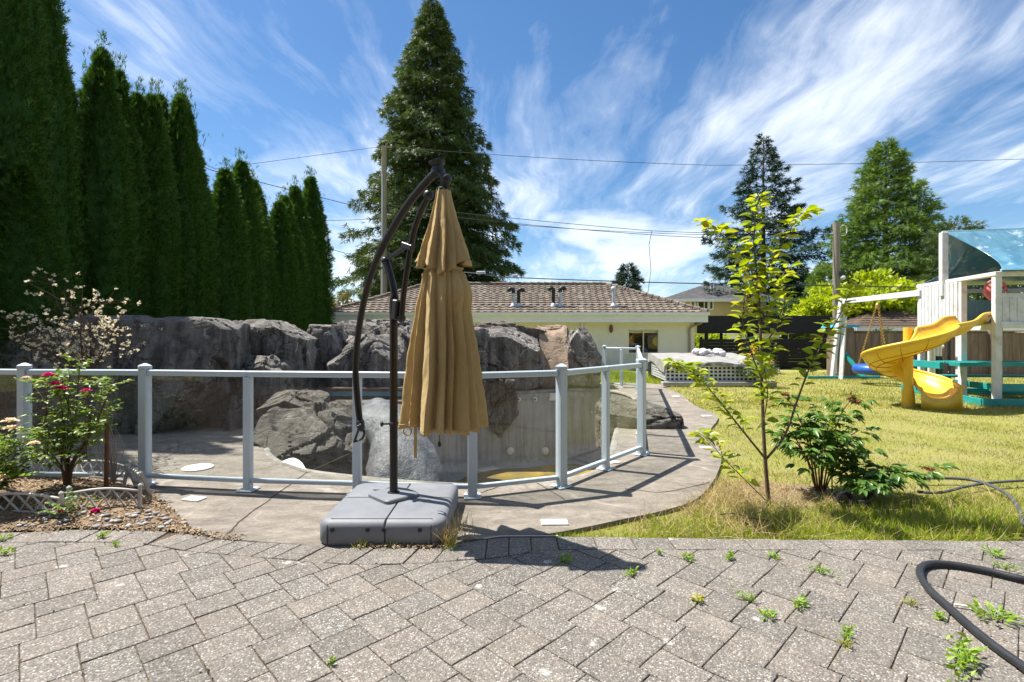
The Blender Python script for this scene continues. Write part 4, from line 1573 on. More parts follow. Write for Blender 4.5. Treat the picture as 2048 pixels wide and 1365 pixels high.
def bushy(name, label, base, H, rx, ry, seed, mat, n_, leaf, zc=.55, trunk=.10, clumps=40, flat=.55, templ=LEAF4, lw=.6, cat='tree', group='trees beyond the garden', droop=0.0):
    g_ = np.random.default_rng(seed)
    t_ = thing(name, label, cat, base, 0, group)
    MB().tube([(0, 0, -.1), (.03, 0, H * .35), (0, 0, H * .8)], [trunk, trunk * .7, trunk * .2], 7).build('trunk', M['bark'], t_, smooth=True)
    c = g_.normal(size=(clumps, 3))
    c = unit(c) * (g_.random((clumps, 1)) ** .45)
    c[:, 2] = np.abs(c[:, 2]) * 1.0 - .25
    C_ = c * np.array([rx, ry, H * .52]) + np.array([0, 0, H * (zc - .07)])
    wood = MB()
    for q in C_[::2]:
        wood.tube([(0, 0, H * .25), tuple(q * .5 + np.array([0, 0, H * .15])), tuple(q)], [trunk * .4, trunk * .25, .01], 5, False)
    wood.build('branches', M['bark'], t_)
    ci = g_.integers(0, clumps, n_)
    rad_ = np.array([rx, ry, H * flat * .5]) * .34
    p = C_[ci] + unit(g_.normal(size=(n_, 3))) * (g_.random((n_, 1)) ** .5) * rad_
    a_ = g_.normal(size=(n_, 3)) + (p - np.array([0, 0, H * .4])) * .25
    a_[:, 2] -= droop
    leaf_obj('crown', scatter(p, a_, leaf * g_.uniform(.6, 1.3, n_), lw, templ), M[mat], t_)
    return t_


bushy('maple_tree', 'lime green spreading maple behind the wooden fence', (19.6, 28, -.2), 6.0, 3.3, 2.6, 31, 'maple', 20000, .27, zc=.55, clumps=70, flat=.35, lw=.7)
bushy('weeping_shrub', 'rusty green weeping shrub between hedge end and garage roof', (-8.75, 25.5, 0), 4.2, .95, .9, 32, 'rust', 3500, .24, clumps=30, lw=.25, droop=1.2)
bushy('green_shrub', 'small green shrub in front of the brick chimney house', (20.0, 36, 0), 4.8, 1.7, 1.2, 33, 'shrub', 3000, .24, clumps=26)
bushy('street_tree', 'dark leafy tree behind the brick chimney', (26.0, 47, 0), 8.2, 3.6, 2.6, 34, 'spruce', 6000, .42, clumps=40)
bushy('garden_tree', 'yellow green little tree in front of the yellow house', (18.2, 38, 0), 5.9, .85, .8, 35, 'rust', 1600, .22, clumps=18)
bushy('backyard_tree', 'thin wispy treetop above the playset canopy ridge', (27.5, 27, 0), 7.3, 3.0, 1.4, 36, 'cedar', 3200, .26, clumps=34, lw=.4)
bushy('hedge_bush', 'green bush seen under the black carport roof', (10.2, 27.5, 0), 1.75, 2.2, 1.2, 37, 'maple', 6000, .14, clumps=40)
bushy('hedge_bush', 'leafy bush peeping over the wooden fence beside swing', (15.4, 21.6, 0), 2.0, 1.6, .8, 38, 'shrub', 5000, .12, clumps=40)

# ------------------------------------------------------------------ garage
M['stucco'] = plain('cream_stucco', (.79, .765, .70), (.76, .735, .67), 3, .9, .15, bump=.006, bscale=60, world_pos=True)
M['white'] = plain('white_painted_metal', (.76, .785, .80), (.71, .735, .75), 2.5, .45, .4, world_pos=True)
M['whitewood'] = plain('weathered_white_paint', (.66, .67, .66), (.58, .59, .585), 7, .6, .3, bump=.003, bscale=30, c3=(.47, .47, .45), s3=3.2, world_pos=True)
M['rooftile'] = plain('concrete_roof_tile', (.19, .155, .12), (.13, .105, .085), 9, .9, .15, bump=.015, bscale=40, world_pos=True, c3=(.27, .23, .185), s3=2.4)
M['pane'] = plain('dark_window_pane', (.012, .014, .016), None, rough=.04, spec=.6)
M['galv'] = plain('galvanised_pipe', (.50, .53, .56), (.42, .45, .48), 12, .4, .4, metal=.3)
M['concrete'] = plain('plain_concrete', (.36, .345, .32), (.29, .28, .26), 5, .9, .2, bump=.006, bscale=40, world_pos=True)
gar = thing('garage', 'low cream stucco garage with brown tile hip roof behind the pool', 'building', (0, 22, 0))
GO = Vector((0, 22, 0))
GW0, GW1, GD = -7.4, 7.95, 6.6
# front wall with a window opening
WX0, WX1, WZ0, WZ1 = (1256 - CX) * 22 / FPX, (1318 - CX) * 22 / FPX, CAM_H - (708 - HZ) * 22 / FPX, CAM_H - (659 - HZ) * 22 / FPX
ZE = 2.12
mb = MB()
for (x0, x1, z0, z1) in ((GW0, WX0, -.3, ZE), (WX1, GW1, -.3, ZE), (WX0, WX1, -.3, WZ0), (WX0, WX1, WZ1, ZE)):
    mb.box(((x0 + x1) / 2, .09, (z0 + z1) / 2), (x1 - x0, .18, z1 - z0))
mb.box((GW0 + .09, GD / 2 + .1, ZE / 2 - .15), (.18, GD - .3, ZE + .3))
mb.box((GW1 - .09, GD / 2 + .1, ZE / 2 - .15), (.18, GD - .3, ZE + .3))
mb.box(((GW0 + GW1) / 2, GD, ZE / 2 - .15), (GW1 - GW0, .18, ZE + .3))
mb.build('wall', M['stucco'], gar)
win = MB()
fw = .045
win.box(((WX0 + WX1) / 2, .05, WZ0 + fw / 2), (WX1 - WX0, .07, fw)).box(((WX0 + WX1) / 2, .05, WZ1 - fw / 2), (WX1 - WX0, .07, fw))
for x in (WX0 + fw / 2, WX1 - fw / 2, (WX0 + WX1) / 2):
    win.box((x, .048, (WZ0 + WZ1) / 2), (fw, .068, WZ1 - WZ0 - 2 * fw))
win = win.build('window', M['lid'], gar)
for s_ in (0, 1):
    xm = (WX0 + WX1) / 2
    a, b = (WX0 + fw, xm - fw / 2) if s_ == 0 else (xm + fw / 2, WX1 - fw)
    MB().box(((a + b) / 2, .06, (WZ0 + WZ1) / 2), (b - a, .008, WZ1 - WZ0 - 2 * fw)).build('pane', M['glass'], win)
MB().box(((WX0 + WX1) / 2, -.02, WZ0 - .03), (WX1 - WX0 + .14, .10, .05), bev=.008).build('sill', M['lid'], win)
MB().box(((WX0 + WX1) / 2, .16, WZ1 - .10), (WX1 - WX0 - .1, .03, .12)).build('rolled_blind', M['lid'], win)
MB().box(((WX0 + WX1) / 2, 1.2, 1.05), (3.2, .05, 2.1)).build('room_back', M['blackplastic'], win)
# things stored behind the window, seen dimly through the glass
M['yellow'] = plain('yellow_plastic', (.76, .47, .035), (.70, .42, .028), 4, .38, .45, world_pos=True, c3=(.78, .53, .08), s3=2.0)
M['blue'] = plain('blue_plastic', (.025, .10, .42), (.02, .08, .36), 6, .4, .4)
tag(MB().ball(P(1313, 683, 22.35), .19, 12, (1, .5, 1.1)).build('yellow_float', M['yellow'], smooth=True), 'yellow rounded float seen inside the garage window', 'float')
tag(MB().ball(P(1291, 701, 22.32), .12, 10, (.8, .6, 1)).build('blue_jug', M['blue'], smooth=True), 'blue jug standing inside the garage window', 'jug')
# fascia, soffit, gutter
EX0, EX1, EY0 = -7.85, 8.28, -.62
FZ0, FZ1 = CAM_H - (645 - HZ) * 21.4 / FPX, CAM_H - (624.5 - HZ) * 21.4 / FPX
EY1 = GD + .6
MB().box(((EX0 + EX1) / 2, (EY0 + EY1) / 2, FZ0 + .03), (EX1 - EX0 - .06, EY1 - EY0 - .06, .04)).build('soffit', M['white'], gar)
for a, b in (((EX0, EY0), (EX1, EY0)), ((EX1, EY0), (EX1, EY1)), ((EX0, EY1), (EX1, EY1)), ((EX0, EY0), (EX0, EY1))):
    MB().bar((a[0], a[1], (FZ0 + FZ1) / 2), (b[0], b[1], (FZ0 + FZ1) / 2), .04, FZ1 - FZ0).build('fascia', M['white'], gar)
gt = MB()
prof = [(0, 0), (-.10, .0), (-.13, .03), (-.13, .13), (-.115, .13), (-.11, .035), (-.01, .015)]
gt.prism([(EX0 - .05, EY0 - .021 + y, FZ1 - .15 + z) for y, z in prof], (EX1 - EX0 + .1, 0, 0)).build('gutter', M['white'], gar)
# hip roof in overlapping tile courses
RZ0 = FZ1 - .02
RUN = 3.6
RZ1 = RZ0 + RUN * .425
rx0, rx1, ry0, ry1 = EX0 + .02, EX1 - .02, EY0 - .03, EY0 - .03 + 2 * RUN
ridge0, ridge1 = rx0 + RUN, rx1 - RUN
rf = MB().add([(rx0, ry0, RZ0), (rx1, ry0, RZ0), (rx1, ry1, RZ0), (rx0, ry1, RZ0), (ridge0, ry0 + RUN, RZ1), (ridge1, ry0 + RUN, RZ1)], [(0, 1, 5, 4), (1, 2, 5), (2, 3, 4, 5), (3, 0, 4)]).build('roof', M['rooftile'], gar)
NC = 13
tl = MB()
trnd = random.Random(3)
TW = .30
for c_ in range(NC):
    s0, s1 = c_ / NC, (c_ + 1) / NC
    y0_, y1_ = ry0 + RUN * s0, ry0 + RUN * s1
    z0_, z1_ = RZ0 + (RZ1 - RZ0) * s0, RZ0 + (RZ1 - RZ0) * s1
    xa, xb = rx0 + RUN * s0, rx1 - RUN * s0
    n_ = int((xb - xa) / TW)
    for q in range(n_):
        x = xa + (xb - xa) * (q + .5) / n_
        w_ = (xb - xa) / n_
        dz = trnd.uniform(-.004, .006)
        # rolled pan tile: raised roll at each side, dished pan, thick nose at the lower end
        pr = [(-.5, .045), (-.36, .05), (-.22, .018), (.2, .018), (.36, .05), (.5, .045)]
        vs_ = [(x + u * w_ * .995, y0_ - .03, z0_ + h + .012 + dz) for u, h in pr] + [(x + u * w_ * .995, y1_ + .02, z1_ + h * .35 + dz) for u, h in pr] + [(x + u * w_ * .995, y0_ - .03, z0_ - .012) for u, h in pr]
        tl.add(vs_, [(i, i + 1, 7 + i, 6 + i) for i in range(5)] + [(12 + i, 13 + i, i + 1, i) for i in range(5)])
tl = tl.build('roof_tiles', M['rooftile'], rf)
tag(tl, kind='stuff')
for a, b in (((rx0, ry0, RZ0), (ridge0, ry0 + RUN, RZ1)), ((rx1, ry0, RZ0), (ridge1, ry0 + RUN, RZ1)), ((ridge0, ry0 + RUN, RZ1), (ridge1, ry0 + RUN, RZ1))):
    a, b = Vector(a), Vector(b)
    n_ = int((b - a).length / .33)
    cap_me = None
    for q in range(n_):
        p0 = a + (b - a) * (q / n_)
        p1 = a + (b - a) * ((q + 1.12) / n_)
        MB().tube([p0 + Vector((0, 0, .05)), p1 + Vector((0, 0, .035))], [.11, .085], 7).build('ridge_cap', M['rooftile'], rf, smooth=True, angle=50)


def rz(y_rel):
    return RZ0 + (y_rel - ry0) * .425


def vent(px, py_t, kind, mats, label):
    """pipe on the roof slope: foot on the slope at image row ~619"""
    yr = .05
    d = 22 + yr
    x = (px - CX) * d / FPX
    z0 = rz(yr)
    zt_ = CAM_H - (py_t - HZ) * d / FPX
    t_ = thing('roof_pipe', label, 'pipe', (x, d, z0), 0, 'pipes on the garage roof')
    MB().lathe((0, 0, 0), [(.17, -.05), (.16, .03), (.10, .10), (.075, .14)], 12).build('flashing', M['galv'], t_, smooth=True, angle=45)
    H_ = zt_ - z0
    if kind == 'cap':
        MB().tube([(0, 0, .05), (0, 0, H_ - .1)], .075, 12).build('pipe', M['galv'], t_, smooth=True, angle=45)
        MB().lathe((0, 0, H_ - .1), [(.12, -.02), (.125, .06), (.09, .10), (.0, .12)], 12).build('cowl', M['galv'], t_, smooth=True, angle=45)
    else:
        s_ = -1 if kind == 'L' else 1
        MB().tube([(0, 0, .05), (0, 0, H_ - .16)], .075, 12).build('pipe', M[mats[0]], t_, smooth=True, angle=45)
        MB().tube(smooth_loop([(0, 0, H_ - .22), (0, 0, H_ - .10), (s_ * .07, 0, H_ - .03), (s_ * .17, 0, H_ - .04), (s_ * .21, 0, H_ - .14)], 4, False), .085, 12).build('elbow', M[mats[1]], t_, smooth=True, angle=45)
    return t_


vent(1027, 577, 'L', ('galv', 'blackplastic'), 'grey roof pipe with black elbow, leftmost on garage roof')
vent(1037.5, 578, 'R', ('blackplastic', 'blackplastic'), 'black elbow pipe right beside the leftmost grey roof pipe')
vent(1107, 576, 'L', ('blackplastic', 'blackplastic'), 'black elbow pipe of the middle pair, bent to the left')
vent(1120.5, 575, 'R', ('galv', 'blackplastic'), 'grey roof pipe with black elbow of the middle pair')
vent(1227.5, 574, 'cap', None, 'grey capped roof vent standing alone right of the elbow pipes')
# wall lamp, downpipes
lp_ = P(1222, 658, 22)
wl = MB().lathe((0, 0, 0), [(.07, 0), (.09, .04), (.075, .10), (.03, .13)], 14, (0, -1, 0)).build('wall_lamp', M['red_brown'], smooth=True, loc=(lp_.x, 22 - .003, lp_.z))
wl.scale = (.95, 1, 2.0)
tag(wl, 'oval bulkhead lamp on the cream garage wall', 'lamp')
x = (1163.5 - CX) * 22 / FPX
MB().box((x, -.07, 1.4), (.11, .09, 1.5), bev=.01).bar((x, -.07, 2.1), (x, -.56, 2.3), .1, .08).build('downpipe', M['white'], gar)
x = (1378 - CX) * 22 / FPX
M['tanpipe'] = plain('tan_painted_pipe', (.36, .29, .23), (.33, .265, .21), 5, .5, .3)
MB().tube(smooth_loop([(x, -.08, -.2), (x, -.08, 1.35), (x, -.08, 1.70), (x + .12, -.12, 1.85), (x + .42, -.3, 1.98), (x + .52, -.55, 2.2)], 4, False), .05, 10).build('downpipe', M['tanpipe'], gar, smooth=True)

# ------------------------------------------------------------------ black carport and fence beside the garage
M['blackwood'] = plain('black_stained_wood', (.010, .010, .011), (.016, .016, .016), 8, .6, .3, world_pos=True)
cp = thing('carport', 'black flat roofed carport between garage and wooden fence', 'carport', (10.9, 22.4, 0))
MB().box((.2, 1.6, 2.02), (5.9, 3.6, .09)).build('roof', M['blackwood'], cp)
MB().box((.2, -.22, 1.92), (5.94, .06, .78), bev=.004).build('fascia', M['blackwood'], cp)
for x in (-2.3, -.3, 1.1, 3.0):
    for y in (-.05, 3.2):
        MB().box((x, y, .98), (.12, .12, 2.0)).build('post', M['blackwood'], cp)
bf = thing('board_fence', 'black horizontal board fence under the carport roof', 'fence', (10.9, 22.1, 0))
for i in range(9):
    MB().box((.1, 0, .08 + i * .142), (5.6, .03, .138), bev=.004).build('board', M['blackwood'], bf)
for x in (-2.6, -.9, .9, 2.7):
    MB().box((x, .07, .68), (.09, .09, 1.40)).build('post', M['blackwood'], bf)
# white arbour and low roof glimpsed beyond
ar = thing('arbour', 'small white slatted arbour glimpsed below the carport roof', 'arbour', (15.3, 30, 0))
for x in (-.45, .75):
    MB().box((x, 0, .85), (.14, .14, 1.7)).build('post', M['whitewood'], ar)
for i in range(6):
    MB().bar((-.75 + i * .3, -.5, 1.74), (-.75 + i * .3, .5, 1.74), .06, .12).build('slat', M['whitewood'], ar)
MB().box((.1, -.03, 1.64), (2.0, .08, .09)).build('beam', M['whitewood'], ar)

# ------------------------------------------------------------------ wooden fence on the right
M['fencewood'] = plain('weathered_fence_board', (.215, .155, .12), (.16, .115, .09), 4, .9, .15, bump=.006, bscale=25, strh=(3, 3, .35), world_pos=True, c3=(.27, .20, .16), s3=3)
FA, FB = Vector((12.55, 18.9, 0)), Vector((24.5, 17.6, 0))
fen = thing('wooden_fence', 'brown vertical board fence with capped posts behind playset', 'fence', FA)
dirf = (FB - FA)
LF = dirf.length
dirf.normalize()
rzf = math.atan2(dirf.y, dirf.x)
fb_me = MB().box((0, 0, .79), (.136, .02, 1.56), bev=.003).mesh('board')
fb_me.materials.append(M['fencewood'])
n_ = int(LF / .14)
for i in range(n_):
    p = dirf * (i * .14 + .07)
    o = one('board', fb_me, None, fen, (p.x, p.y + (.006 if i % 2 else 0), -.02), (random.uniform(-.004, .004), 0, rzf))
for i in range(int(LF / 2.4) + 1):
    p = dirf * (i * 2.4 + .0)
    po = MB().box((0, 0, .84), (.115, .115, 1.76), bev=.006).build('post', M['fencewood'], fen, loc=(p.x + .05, p.y - .07, 0))
    po.rotation_euler = (0, 0, rzf)
    MB().box((0, 0, 1.735), (.15, .15, .04), bev=.01).build('cap', M['fencewood'], po)
    if i < int(LF / 2.4):
        c0, c1 = p + dirf * .08 + Vector((.0, -.005, 1.60)), p + dirf * 2.34 + Vector((0, -.005, 1.60))
        MB().bar(c0, c1, .13, .04, bev=.005).build('cap_rail', M['fencewood'], fen)

# ------------------------------------------------------------------ houses behind
M['yellowwall'] = plain('pale_yellow_siding', (.58, .47, .25), (.54, .435, .23), 2, .85, .2, world_pos=True)
M['shingle'] = plain('grey_shingle', (.135, .13, .135), (.10, .098, .10), 18, .95, .1, bump=.02, bscale=30, world_pos=True, c3=(.165, .16, .16), s3=1.5)
M['brick'] = plain('red_brick', (.33, .10, .06), (.25, .075, .045), 9, .9, .15, world_pos=True)
M['thatch'] = plain('brown_shake', (.13, .095, .07), (.085, .065, .05), 8, .95, .1, bump=.03, bscale=16, world_pos=True)


def hip_house(root, x0, x1, y0, y1, zw, zr, ov, wallm, roofm, courses=14):
    MB().box(((x0 + x1) / 2, (y0 + y1) / 2, zw / 2 - .5), (x1 - x0, y1 - y0, zw + 1)).build('wall', wallm, root)
    a0, a1, b0, b1 = x0 - ov, x1 + ov, y0 - ov, y1 + ov
    run = (b1 - b0) / 2
    mb_ = MB()
    for s_ in range(courses):
        u0, u1 = s_ / courses, (s_ + 1) / courses
        lift = .03
        A = [(a0 + run * u0, b0 + run * u0), (a1 - run * u0, b0 + run * u0), (a1 - run * u0, b1 - run * u0), (a0 + run * u0, b1 - run * u0)]
        B = [(a0 + run * u1, b0 + run * u1), (a1 - run * u1, b0 + run * u1), (a1 - run * u1, b1 - run * u1), (a0 + run * u1, b1 - run * u1)]
        z0, z1 = zw + (zr - zw) * u0 + lift, zw + (zr - zw) * u1
        vs_ = [(x, y, z0) for x, y in A] + [(x, y, z1) for x, y in B] + [(x, y, z0 - lift - .01) for x, y in A]
        mb_.add(vs_, [(i, (i + 1) % 4, 4 + (i + 1) % 4, 4 + i) for i in range(4)] + [(8 + i, 8 + (i + 1) % 4, (i + 1) % 4, i) for i in range(4)])
    rf_ = mb_.build('roof', roofm, root)
    for a, b in (((a0, b0), (a1, b0)), ((a1, b0), (a1, b1)), ((a0, b0), (a0, b1))):
        MB().bar((*a, zw - .08), (*b, zw - .08), .10, .2).build('gutter', M['white'], root)
    return rf_


def far_window(root, x, z, w_, h_, yw, name='window'):
    f_ = MB()
    t0 = .09
    f_.box((x, yw - .03, z + h_ / 2), (w_ + .16, .07, t0)).box((x, yw - .03, z - h_ / 2), (w_ + .16, .07, t0))
    for q in (-w_ / 2 - .04, 0, w_ / 2 + .04):
        f_.box((x + q, yw - .028, z), (t0 * .8, .066, h_ - .09))
    f_ = f_.build(name, M['white'], root)
    for q in (-1, 1):
        MB().box((x + q * w_ / 4, yw - .012, z), (w_ / 2 - .08, .02, h_ - .09)).build('pane', M['pane'], f_)
    for q in (-.4, .28):
        MB().box((x + q * w_, yw - .024, z), (w_ * .16, .006, h_ - .12)).build('curtain', M['lid'], f_)
    return f_


hs = thing('yellow_house', 'pale yellow house with grey shingle hip roof beyond the carport', 'house', (0, 40, 0))
rf_ = hip_house(hs, 12.9, 21.8, .3, 7.2, 4.3, 5.75, .55, M['yellowwall'], M['shingle'])
for (px, w_) in ((1408, 1.35), (1388, .55), (1545, 1.6)):
    far_window(hs, (px - CX) * 40.3 / FPX, CAM_H - (611 - HZ) * 40.3 / FPX, w_, .62, .3)
ch = MB().box(((1558 - CX) * 42.5 / FPX, 2.4, 5.2), (.75, .75, 2.4), bev=.02).build('chimney', M['yellowwall'], rf_)
MB().box(((1558 - CX) * 42.5 / FPX, 2.4, 6.42), (.9, .9, .14), bev=.02).build('chimney_cap', M['concrete'], rf_)
for px, y in ((1421, 1.8), (1432, 2.3)):
    MB().lathe(((px - CX) * 42 / FPX, y, 4.9), [(.10, -.4), (.10, .75), (.15, .78), (.15, .92), (.05, .95)], 10).build('roof_vent', M['galv'], rf_)
MB().box(((1474 - CX) * 41.5 / FPX, 1.3, 4.83), (.9, 1.0, .08)).build('skylight', M['pane'], rf_).rotation_euler = (0, 0, 0)
MB().lathe(((1574 - CX) * 40 / FPX, -.2, CAM_H - (607 - HZ) * 40 / FPX), [(.02, .12), (.2, .06), (.34, -.05), (.33, -.07), (.05, .03)], 16, (-.5, .8, -.4)).build('satellite_dish', M['galv'], hs)
hb = thing('brick_chimney_house', 'dark roofed house with tall red brick chimney behind maple', 'house', (0, 43, 0))
hip_house(hb, 24.6, 31.5, 0, 6, 3.4, 5.3, .5, M['white'], M['thatch'], 8)
MB().box(((1634 - CX) * 43 / FPX, .3, 3.5), (.72, .6, 6.2)).build('chimney', M['brick'], hb)
for i in range(14):
    MB().box(((1634 - CX) * 43 / FPX, .3, 3.9 + i * .2), (.735, .615, .012)).build('brick_course', M['concrete'], hb)
far_window(hb, (1651 - CX) * 43 / FPX, 2.6, .8, 1.3, 0)
sh = thing('shed', 'low brown roofed shed beyond the wooden fence', 'shed', (0, 24, 0))
hip_house(sh, 16.6, 24.0, .2, 4.2, 1.8, 2.75, .4, M['thatch'], M['thatch'], 8)
nb = thing('neighbour_roof_house', 'small pale roofed outbuilding glimpsed under carport roof', 'shed', (0, 33, 0))
hip_house(nb, 15.0, 18.2, .2, 2.6, 1.75, 2.15, .25, M['white'], M['concrete'], 5)

# ------------------------------------------------------------------ poles and wires
M['polewood'] = plain('weathered_pole', (.30, .265, .20), (.21, .185, .14), 5, .9, .15, bump=.01, bscale=20, strh=(4, 4, .3))
M['wire'] = plain('black_wire', (.02, .02, .022), None, rough=.6)
D1, D2 = 27.0, 23.5
p1 = P(768, 293, D1)
pole1 = thing('utility_pole', 'tall slim weathered utility pole in front of the big cedar', 'pole', (p1.x, D1, 0), 0, 'utility poles')
MB().tube([(0, 0, -.2), (0, 0, p1.z)], [.19, .13], 12).build('shaft', M['polewood'], pole1, smooth=True, angle=40)
MB().bar((-.35, 0, p1.z - .05), (.45, 0, p1.z - .05), .09, .09).build('crossarm', M['polewood'], pole1)
for x in (-.3, .4):
    MB().lathe((x, 0, p1.z), [(.03, 0), (.05, .05), (.03, .09)], 8).build('insulator', M['galv'], pole1)
MB().box((-.05, -.16, 6.0), (.06, .05, 8.0)).build('conduit', M['galv'], pole1)
p2 = P(1673, 447, D2)
pole2 = thing('utility_pole', 'short thick wooden pole with white cable loop beside swing beam', 'pole', (p2.x, D2, 0), 0, 'utility poles')
MB().tube([(0, 0, -.2), (0, 0, p2.z)], [.17, .15], 12).build('shaft', M['polewood'], pole2, smooth=True, angle=40)
MB().tube(smooth_loop([(.1, -.1, p2.z - .25), (.2, -.1, p2.z - .12), (.36, -.1, p2.z - .15), (.42, -.1, p2.z - .35), (.35, -.1, p2.z - .55), (.14, -.1, p2.z - .6)], 4, False), .02, 6).build('cable_loop', M['lid'], pole2)
MB().box((.12, -.18, p2.z - 2.35), (.2, .1, .22), bev=.02).build('lamp_bracket', M['blackplastic'], pole2)
MB().ball((.17, -.2, p2.z - 2.55), .11, 10).build('lamp_globe', M['lid'], pole2, smooth=True)


def wire(pts, sag, r_, label):
    out_ = []
    for a, b in zip(pts, pts[1:]):
        for i in range(12):
            t_ = i / 12
            p = a.lerp(b, t_)
            out_.append(p + Vector((0, 0, -sag * 4 * t_ * (1 - t_))))
    out_.append(pts[-1])
    o = MB().tube(out_, r_, 5).build('overhead_wire', M['wire'])
    tag(o, label, 'wire', 'overhead wires')


wire([P(-300, 20, 14), P(430, 338, 22), P(768, 293, D1)], .0, .010, 'thin wire from hedge to the tall pole top')
wire([P(768, 293, D1), P(1420, 331, 27), P(2200, 312, 30)], .12, .013, 'highest single wire crossing sky to the right edge')
wire([P(770, 410, D1), P(1300, 462, 26), P(1668, 470, D2)], .05, .014, 'upper of three wires reaching the short pole')
wire([P(770, 418, D1), P(1300, 470, 26), P(1668, 478, D2)], .10, .014, 'middle of three wires reaching the short pole')
wire([P(770, 424, D1), P(1300, 466, 26), P(1668, 462, D2)], .14, .012, 'lowest of three wires reaching the short pole')
wire([P(-200, 30, 11), P(420, 340, 21.8), P(700, 410, 26.8), P(768, 418, D1)], .0, .016, 'black cable rising leftward over the hedge from tall pole')
wire([P(560, 442, 24), P(768, 437, D1)], .05, .012, 'short level wire left of the tall pole')
wire([P(600, 480, 24), P(768, 522, D1), P(960, 546, 26)], .1, .014, 'slack wire low behind the umbrella frame')
wire([P(768, 524, D1), P(960, 548, 25), P(1040, 556, 24.5), P(1670, 572, D2), P(2200, 574, 26)], .06, .024, 'thick cable just above the garage roof')
wire([P(1304, 462, 26), P(1298, 490, 26), P(1302, 540, 26), P(1296, 585, 26), P(1290, 597, 26)], 0, .014, 'frayed wire end hanging from the three wires')
for px in (962, 1030):
    q = P(px, 546 + (px - 962) * .1, 25)
    tag(MB().box((0, 0, 0), (.45 if px < 1000 else .28, .12, .16), bev=.03).build('splice_box', M['galv'], loc=q), ('long' if px < 1000 else 'short') + ' pale splice box on the thick cable over garage', 'cable box')


# ------------------------------------------------------------------ covered tub with lattice skirt
M['tarp_grey'] = plain('grey_cover_fabric', (.33, .32, .30), (.27, .26, .245), 4, .85, .2, bump=.01, bscale=9, world_pos=True, c3=(.21, .20, .19), s3=2.2)
tub = thing('covered_tub', 'lattice sided raised tub under a grey fabric cover near garage', 'tub', (4.45, 14.6, 0))
TW_, TD_ = 2.75, 2.9
TL = Vector((.35, 0, 0))


def cover(u, v):
    x = -.06 + u * (TW_ + .12) + .30 * v
    y = -.08 + v * TD_
    z = .64 + .20 * v + .035 * math.sin(v * 3.1) - .03 * math.sin(u * 9.5) * (1 - v) + .02 * noise.noise(Vector((x * 2.2, y * 2.2, 0)))
    return (x, y, z)


cv = MB().grid(cover, 40, 16)
# skirt of the cover hanging over the front and the left edge
cv.grid(lambda u, v: (cover(u, 0)[0], -.08 - .02 * v + .012 * math.sin(u * 60) * v, cover(u, 0)[2] - v * (.085 + .02 * math.sin(u * 13) + .02 * math.sin(u * 41))), 90, 5)
cv.grid(lambda u, v: (cover(0, u)[0] - .015 * v, cover(0, u)[1], cover(0, u)[2] - v * (.26 + .05 * math.sin(u * 7))), 24, 5)
cv.build('cover', M['tarp_grey'], tub, smooth=True, angle=50, weld=True)
bay = MB().box((TW_ / 2 + .1, TD_ / 2, .27), (TW_ - .25, TD_ - .3, .5))
bay.build('tub_body', M['blackwood'], tub)
n_ = 23
for i in range(n_):
    x = i * TW_ / (n_ - 1)
    MB().box((x, -.004, .335), (.048, .012, .47)).build('lattice_slat', M['whitewood'], tub)
for j in range(5):
    MB().box((TW_ / 2, .009, .125 + j * .105), (TW_, .012, .048)).build('lattice_slat', M['whitewood'], tub)
for i in range(16):
    y = .05 + i * (TD_ - .1) / 15
    MB().box((.30 * y / TD_ - .01, y, .36), (.012, .034, .46)).build('lattice_slat', M['whitewood'], tub)
for j in range(7):
    MB().bar((-.0, .02, .15 + j * .075), (.30, TD_, .15 + j * .075), .012, .034).build('lattice_slat', M['whitewood'], tub)
MB().box((TW_ / 2 + .1, -.1, .045), (TW_ + .5, .24, .13), bev=.012).build('kerb', M['concrete'], tub)
# heap of pale stones in a bag on the cover
M['stone_white'] = plain('white_stones', (.60, .60, .60), (.45, .45, .45), 20, .8, .2)
sb = MB()
srnd = random.Random(4)
for i in range(26):
    q = cover(.62 + srnd.uniform(-.16, .16), .62 + srnd.uniform(-.14, .14))
    sb.ball((4.45 + q[0], 14.6 + q[1], q[2] + .06 + srnd.uniform(0, .09)), srnd.uniform(.07, .11), 7, (1.2, 1, .8))
tag(sb.build('stone_heap', M['stone_white'], smooth=True, angle=50), 'heap of white rounded stones on the grey tub cover', 'stones', kind='stuff')
M['yflower'] = leafmat('yellow_blooms', [(.60, .36, .02), (.70, .46, .04), (.5, .27, .015)], trans=.2)
M['greyleaf'] = leafmat('grey_green_leaves', [(.14, .19, .10), (.20, .25, .15), (.10, .15, .08)], trans=.25)
bushy('flowering_shrub', 'grey green shrub with yellow flower spike before the tub', (6.95, 14.25, 0), .95, .50, .4, 51, 'greyleaf', 2600, .09, trunk=.02, clumps=30, lw=.3, cat='shrub', group='shrubs')
g_ = np.random.default_rng(8)
for ox, oz, nn in ((-.16, 1.08, 90), (-.32, .80, 40), (.35, .72, 40)):
    p = np.stack([6.95 + ox + g_.normal(size=nn) * .04, 14.2 + g_.normal(size=nn) * .04, oz + g_.uniform(-.14, .14, nn)], 1)
    o = leaf_obj('yellow_bloom', scatter(p, g_.normal(size=(nn, 3)), .05, .8, LEAF4), M['yflower'])
    tag(o, 'spike of yellow flowers ' + {-.16: 'tallest above', -.32: 'low at left of', .35: 'low at right of'}[ox] + ' the grey green shrub', 'flower')

